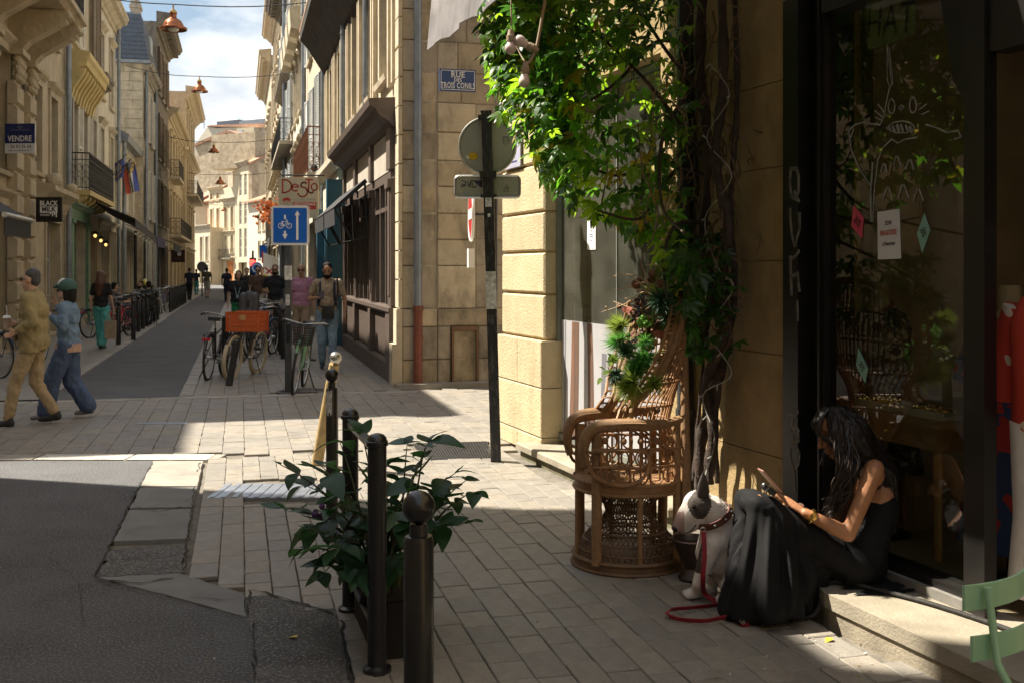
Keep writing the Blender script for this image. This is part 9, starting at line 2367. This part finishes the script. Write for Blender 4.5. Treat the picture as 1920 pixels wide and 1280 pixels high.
for sx in (-1, 1):
 for sy in (-1, 1): b.box(sx * (cw + .004) - .012, sx * (cw + .004) + .012, sy * (cd_ + .004) - .012, sy * (cd_ + .004) + .012, -.155, .155)
b.box(-cw - .012, cw + .012, -cd_ - .012, -cd_ - .001, .14, .16); b.box(-cw - .012, cw + .012, cd_ + .001, cd_ + .012, .14, .16); b.obj('corner', m_orange, cr)
b = MB(); b.box(-.05, .05, -cd_ - .008, -cd_ - .001, .03, .11); b.obj('label', mat('crate_label', (.5, .28, .1)), cr)
cs = thing('child_seat', 'dark grey child seat mounted behind the orange crate', 'child seat', at(467, 572, 17.7), 0)
b = MB(); me = blob([('c', (-.1, 0, -.12), .07, (-.1, .03, .14), .07), ('c', (.1, 0, -.12), .07, (.1, .03, .14), .07), ('c', (0, 0, -.12), .08, (0, .03, .16), .08), ('c', (-.12, -.2, -.16), .05, (-.12, 0, -.16), .06), ('c', (.12, -.2, -.16), .05, (.12, 0, -.16), .06), ('c', (0, -.2, -.18), .06, (0, 0, -.16), .08)], .014, 2, mat('dark_grey_plastic', (.05, .055, .065), rough=.5)); mobj('shell', me, cs)
b = MB(); b.tube([(0, .02, -.2), (.05, .1, -.5)], .015, 6); b.box(-.02, .02, -.07, -.055, -.1, .08); b.obj('mount', m_blk, cs)
bC = bicycle('bicycle', 'pale green bicycle with a black wire basket leaning by the blue sign post', RZ(560, 15.05), rad(-86), m_bkG, lean=-.12, step=True, basket='wire', rack=False)
# dark posts among the bicycles
def post(label, p, top, r=.045, group=None):
 d = V(top) - V(p); t = thing('post', label, 'post', p, 0, group)
 b = MB(); b.tube([V((0, 0, -.05)), d], r, 14); b.obj('shaft', m_blk2, t, smooth=50); b = MB(); b.ball(d, r * 1.02, 14, 8, sc=(1, 1, .5)); b.obj('cap', m_blk2, t, smooth=60)
q0 = gp(428, 723); post('dark street post leaning over beside the orange-crate bicycle', q0, at(444, 640, q0.y), .05)
q0 = gp(421, 706); post('dark upright street post between the black bicycle and the leaning post', q0, at(422, 596, q0.y), .05)
# rows of bollards
GL, GR = 'bollards along the left side of the lane', 'bollards along the right side of the lane'
def copy_bollard(src, kids, loc, lab, grp):
 c = src.copy(); COL.objects.link(c); c.location = loc
 for ch_ in kids: d = ch_.copy(); COL.objects.link(d); d.parent = c
 c['label'] = lab; c['group'] = grp
src = bollard('first black bollard of the left row, standing alone behind the woman in turquoise trousers', gp(222, 646), .98, .055, .055, GL); kids = [o for o in bpy.data.objects if o.parent == src]
copy_bollard(src, kids, gp(250, 638), 'black bollard of the left row before the red bicycle', GL)
lt = [29.2, 30.6, 32.0, 33.4, 34.8, 36.2, 37.6]
ORD = 'first second third fourth fifth sixth seventh eighth ninth tenth'.split()
for i, t in enumerate(lt): copy_bollard(src, kids, st(t, -2.68), '%s from us of the black bollards set close beyond the red bicycle' % ORD[i], GL)
for i in range(9): copy_bollard(src, kids, st(44 + i * 1.5, -2.66), '%s from us of the distant left bollards, beyond the gap in the row' % ORD[i], GL)
for i in range(10): copy_bollard(src, kids, st(20.7 + i * .98, .80), '%s from us of the tight bollard row behind the blue sign post' % ORD[i], GR)
# parked bicycles in the rows: a few kinds, copied
GB = 'bicycles parked along the lane'
protos = [bicycle('bicycle', 'red bicycle parked against the left bollards', st(28.4, -2.95), rad(-100), m_bkR, lean=.07, group=GB),
   bicycle('bicycle', 'dark blue bicycle parked beside the red one at the left bollards', st(28.6, -3.35), rad(75), m_bkU, lean=-.05, group=GB),
   bicycle('bicycle', 'grey bicycle parked far up at the left bollards', st(42.5, -2.9), rad(-75), m_bkW, lean=.05, group=GB)]
KIDS = {}
for o in bpy.data.objects:
 if o.parent: KIDS.setdefault(o.parent.name, []).append(o)
def put(k, t, s, a, lab, lean=.05):
 c = copy_tree(protos[k], None, KIDS); c.location = st(t, s); c.rotation_euler = (lean, 0, rad(a)); c['label'] = lab; c['group'] = GB
put(1, 31.0, -3.1, -95, 'dark blue bicycle parked further along behind the red one'); put(1, 33.3, -3.0, 80, 'dark blue bicycle parked in front of the seated cafe guests'); put(2, 35.2, -3.05, -85, 'grey bicycle parked at the middle of the left bollards')
put(1, 44.5, -2.95, -80, 'dark blue bicycle parked far up before the distant bollards'); put(1, 47, -2.9, 95, 'second dark bicycle far up the left row'); put(2, 49.5, -2.9, -85, 'second grey bicycle far up the left row')
put(1, 16.6, -4.15, 100, 'dark blue bicycle at the left edge behind the man in the olive jacket', .04); put(1, 17.6, -3.85, -100, 'dark blue bicycle at the left edge, the further of two behind the man in olive', .04); put(1, 20.4, -3.6, 95, 'dark blue bicycle standing behind the woman in denim', .04)
put(1, 21.5, .45, -95, 'dark blue bicycle at the near end of the right bollards', -.05); put(1, 23.3, .40, 85, 'dark blue bicycle, second along the right bollards'); put(2, 25.0, .45, -95, 'grey bicycle, third along the right bollards'); put(1, 26.8, .4, 85, 'dark blue bicycle, last along the right bollards'); put(0, 24.2, .15, 80, 'red bicycle among the dark ones at the right bollards')
# street clutter far up: signal, signs, bin
t = thing('traffic_light', 'traffic light showing red above the walkers in the distance', 'traffic light', V((at(474, 500, 52).x, 52, 0)), 0)
b = MB(); b.cyl((0, 0, 0), (0, 0, 2.6), .05); b.obj('pole', m_blk, t); b = MB(); b.box(-.14, .14, -.1, .1, 1.35, 2.25); b.obj('housing', m_blk, t)
b = MB(); b.lathe([(.17, 0), (.13, .05), (.001, .07)], 18, Matrix.Translation((0, -.1, 2.0)) @ Matrix.Rotation(PI / 2, 4, 'X'), cap=False); b.obj('red_lamp', emit('signal_red', (1.0, .03, .02), 3.5), t)
b = MB(); b.lathe([(.1, 0), (.1, .03)], 16, Matrix.Translation((0, -.1, 1.65)) @ Matrix.Rotation(PI / 2, 4, 'X')); b.obj('dark_lamp', m_dark, t)
t = thing('small_blue_signs', 'pair of small blue signs on a pole near the red light', 'sign', V((at(505, 500, 47).x, 47, 0)), 0)
b = MB(); b.cyl((0, 0, 0), (0, 0, 3.1), .04); b.obj('pole', m_ironwork, t); b = MB(); b.box(-.42, -.1, -.06, -.04, 2.2, 2.75); b.obj('square_plate', _M['sign_blue'], t)
b = MB(); b.lathe([(.26, 0), (.26, .02)], 22, Matrix.Translation((-.55, -.06, 1.75)) @ Matrix.Rotation(PI / 2, 4, 'X')); b.obj('round_plate', _M['sign_blue'], t)
b = MB(); b.tube([(-.55 + .17 * math.cos(a), -.085, 1.75 + .17 * math.sin(a)) for a in [k * PI / 9 for k in range(18)]], .025, 5, closed=True); b.obj('white_ring', m_signW, t)
t = thing('round_grey_sign', 'back of a round grey traffic sign far up the left of the lane', 'sign', V((at(379, 500, 66).x, 66, 0)), 0)
b = MB(); b.cyl((0, 0, 0), (0, 0, 2.0), .04); b.obj('pole', m_ironwork, t); b = MB(); b.lathe([(.32, 0), (.32, .03)], 22, Matrix.Translation((0, -.02, 1.85)) @ Matrix.Rotation(PI / 2, 4, 'X')); b.obj('disc', mat('grey_disc', (.12, .12, .12)), t)
t = thing('shop_pennant', 'white pennant sign with red marks sticking out on the right beyond the blue sign', 'sign', at(506, 498, 45), 0)
b = MB(); b.prism([(-.3, .55), (.35, .3), (.35, -.05), (-.05, -.55), (-.3, -.5)], -.015, .015, Matrix.Rotation(PI / 2, 4, 'X')); b.obj('board', m_signW, t); b = MB(); b.ribbon([(-.2, -.02, -.1), (.1, -.02, -.35)], .06, (0, -1, 0)); b.ribbon([(-.15, -.02, -.35), (.1, -.02, -.15)], .06, (0, -1, 0)); b.box(-.34, -.28, -.03, .03, .1, .6); b.obj('red_mark', m_dred, t)
t = thing('litter_bin', 'dark green wheeled bin with a yellow bag on top by the left bollards', 'bin', st(41.2, -3.4), RZ_L)
b = MB(); b.prism([(-.35, -.3), (.35, -.3), (.35, .3), (-.35, .3)], .1, 1.05); b.obj('body', mat('bin_green', (.012, .022, .016), rough=.5), t); b = MB(); b.box(-.38, .38, -.33, .33, 1.06, 1.12); b.obj('lid', _M['bin_green'], t)
me = blob([('c', (-.3, 0, 1.3), .06, (.15, .0, 1.2), .12)], .03, 1, mat('yellow_bag', (.55, .5, .12), rough=.4)); mobj('bag', me, t)
bpy.data.scenes.remove(TMP)
for me in [m for m in bpy.data.meshes if m.users == 0]: bpy.data.meshes.remove(me)
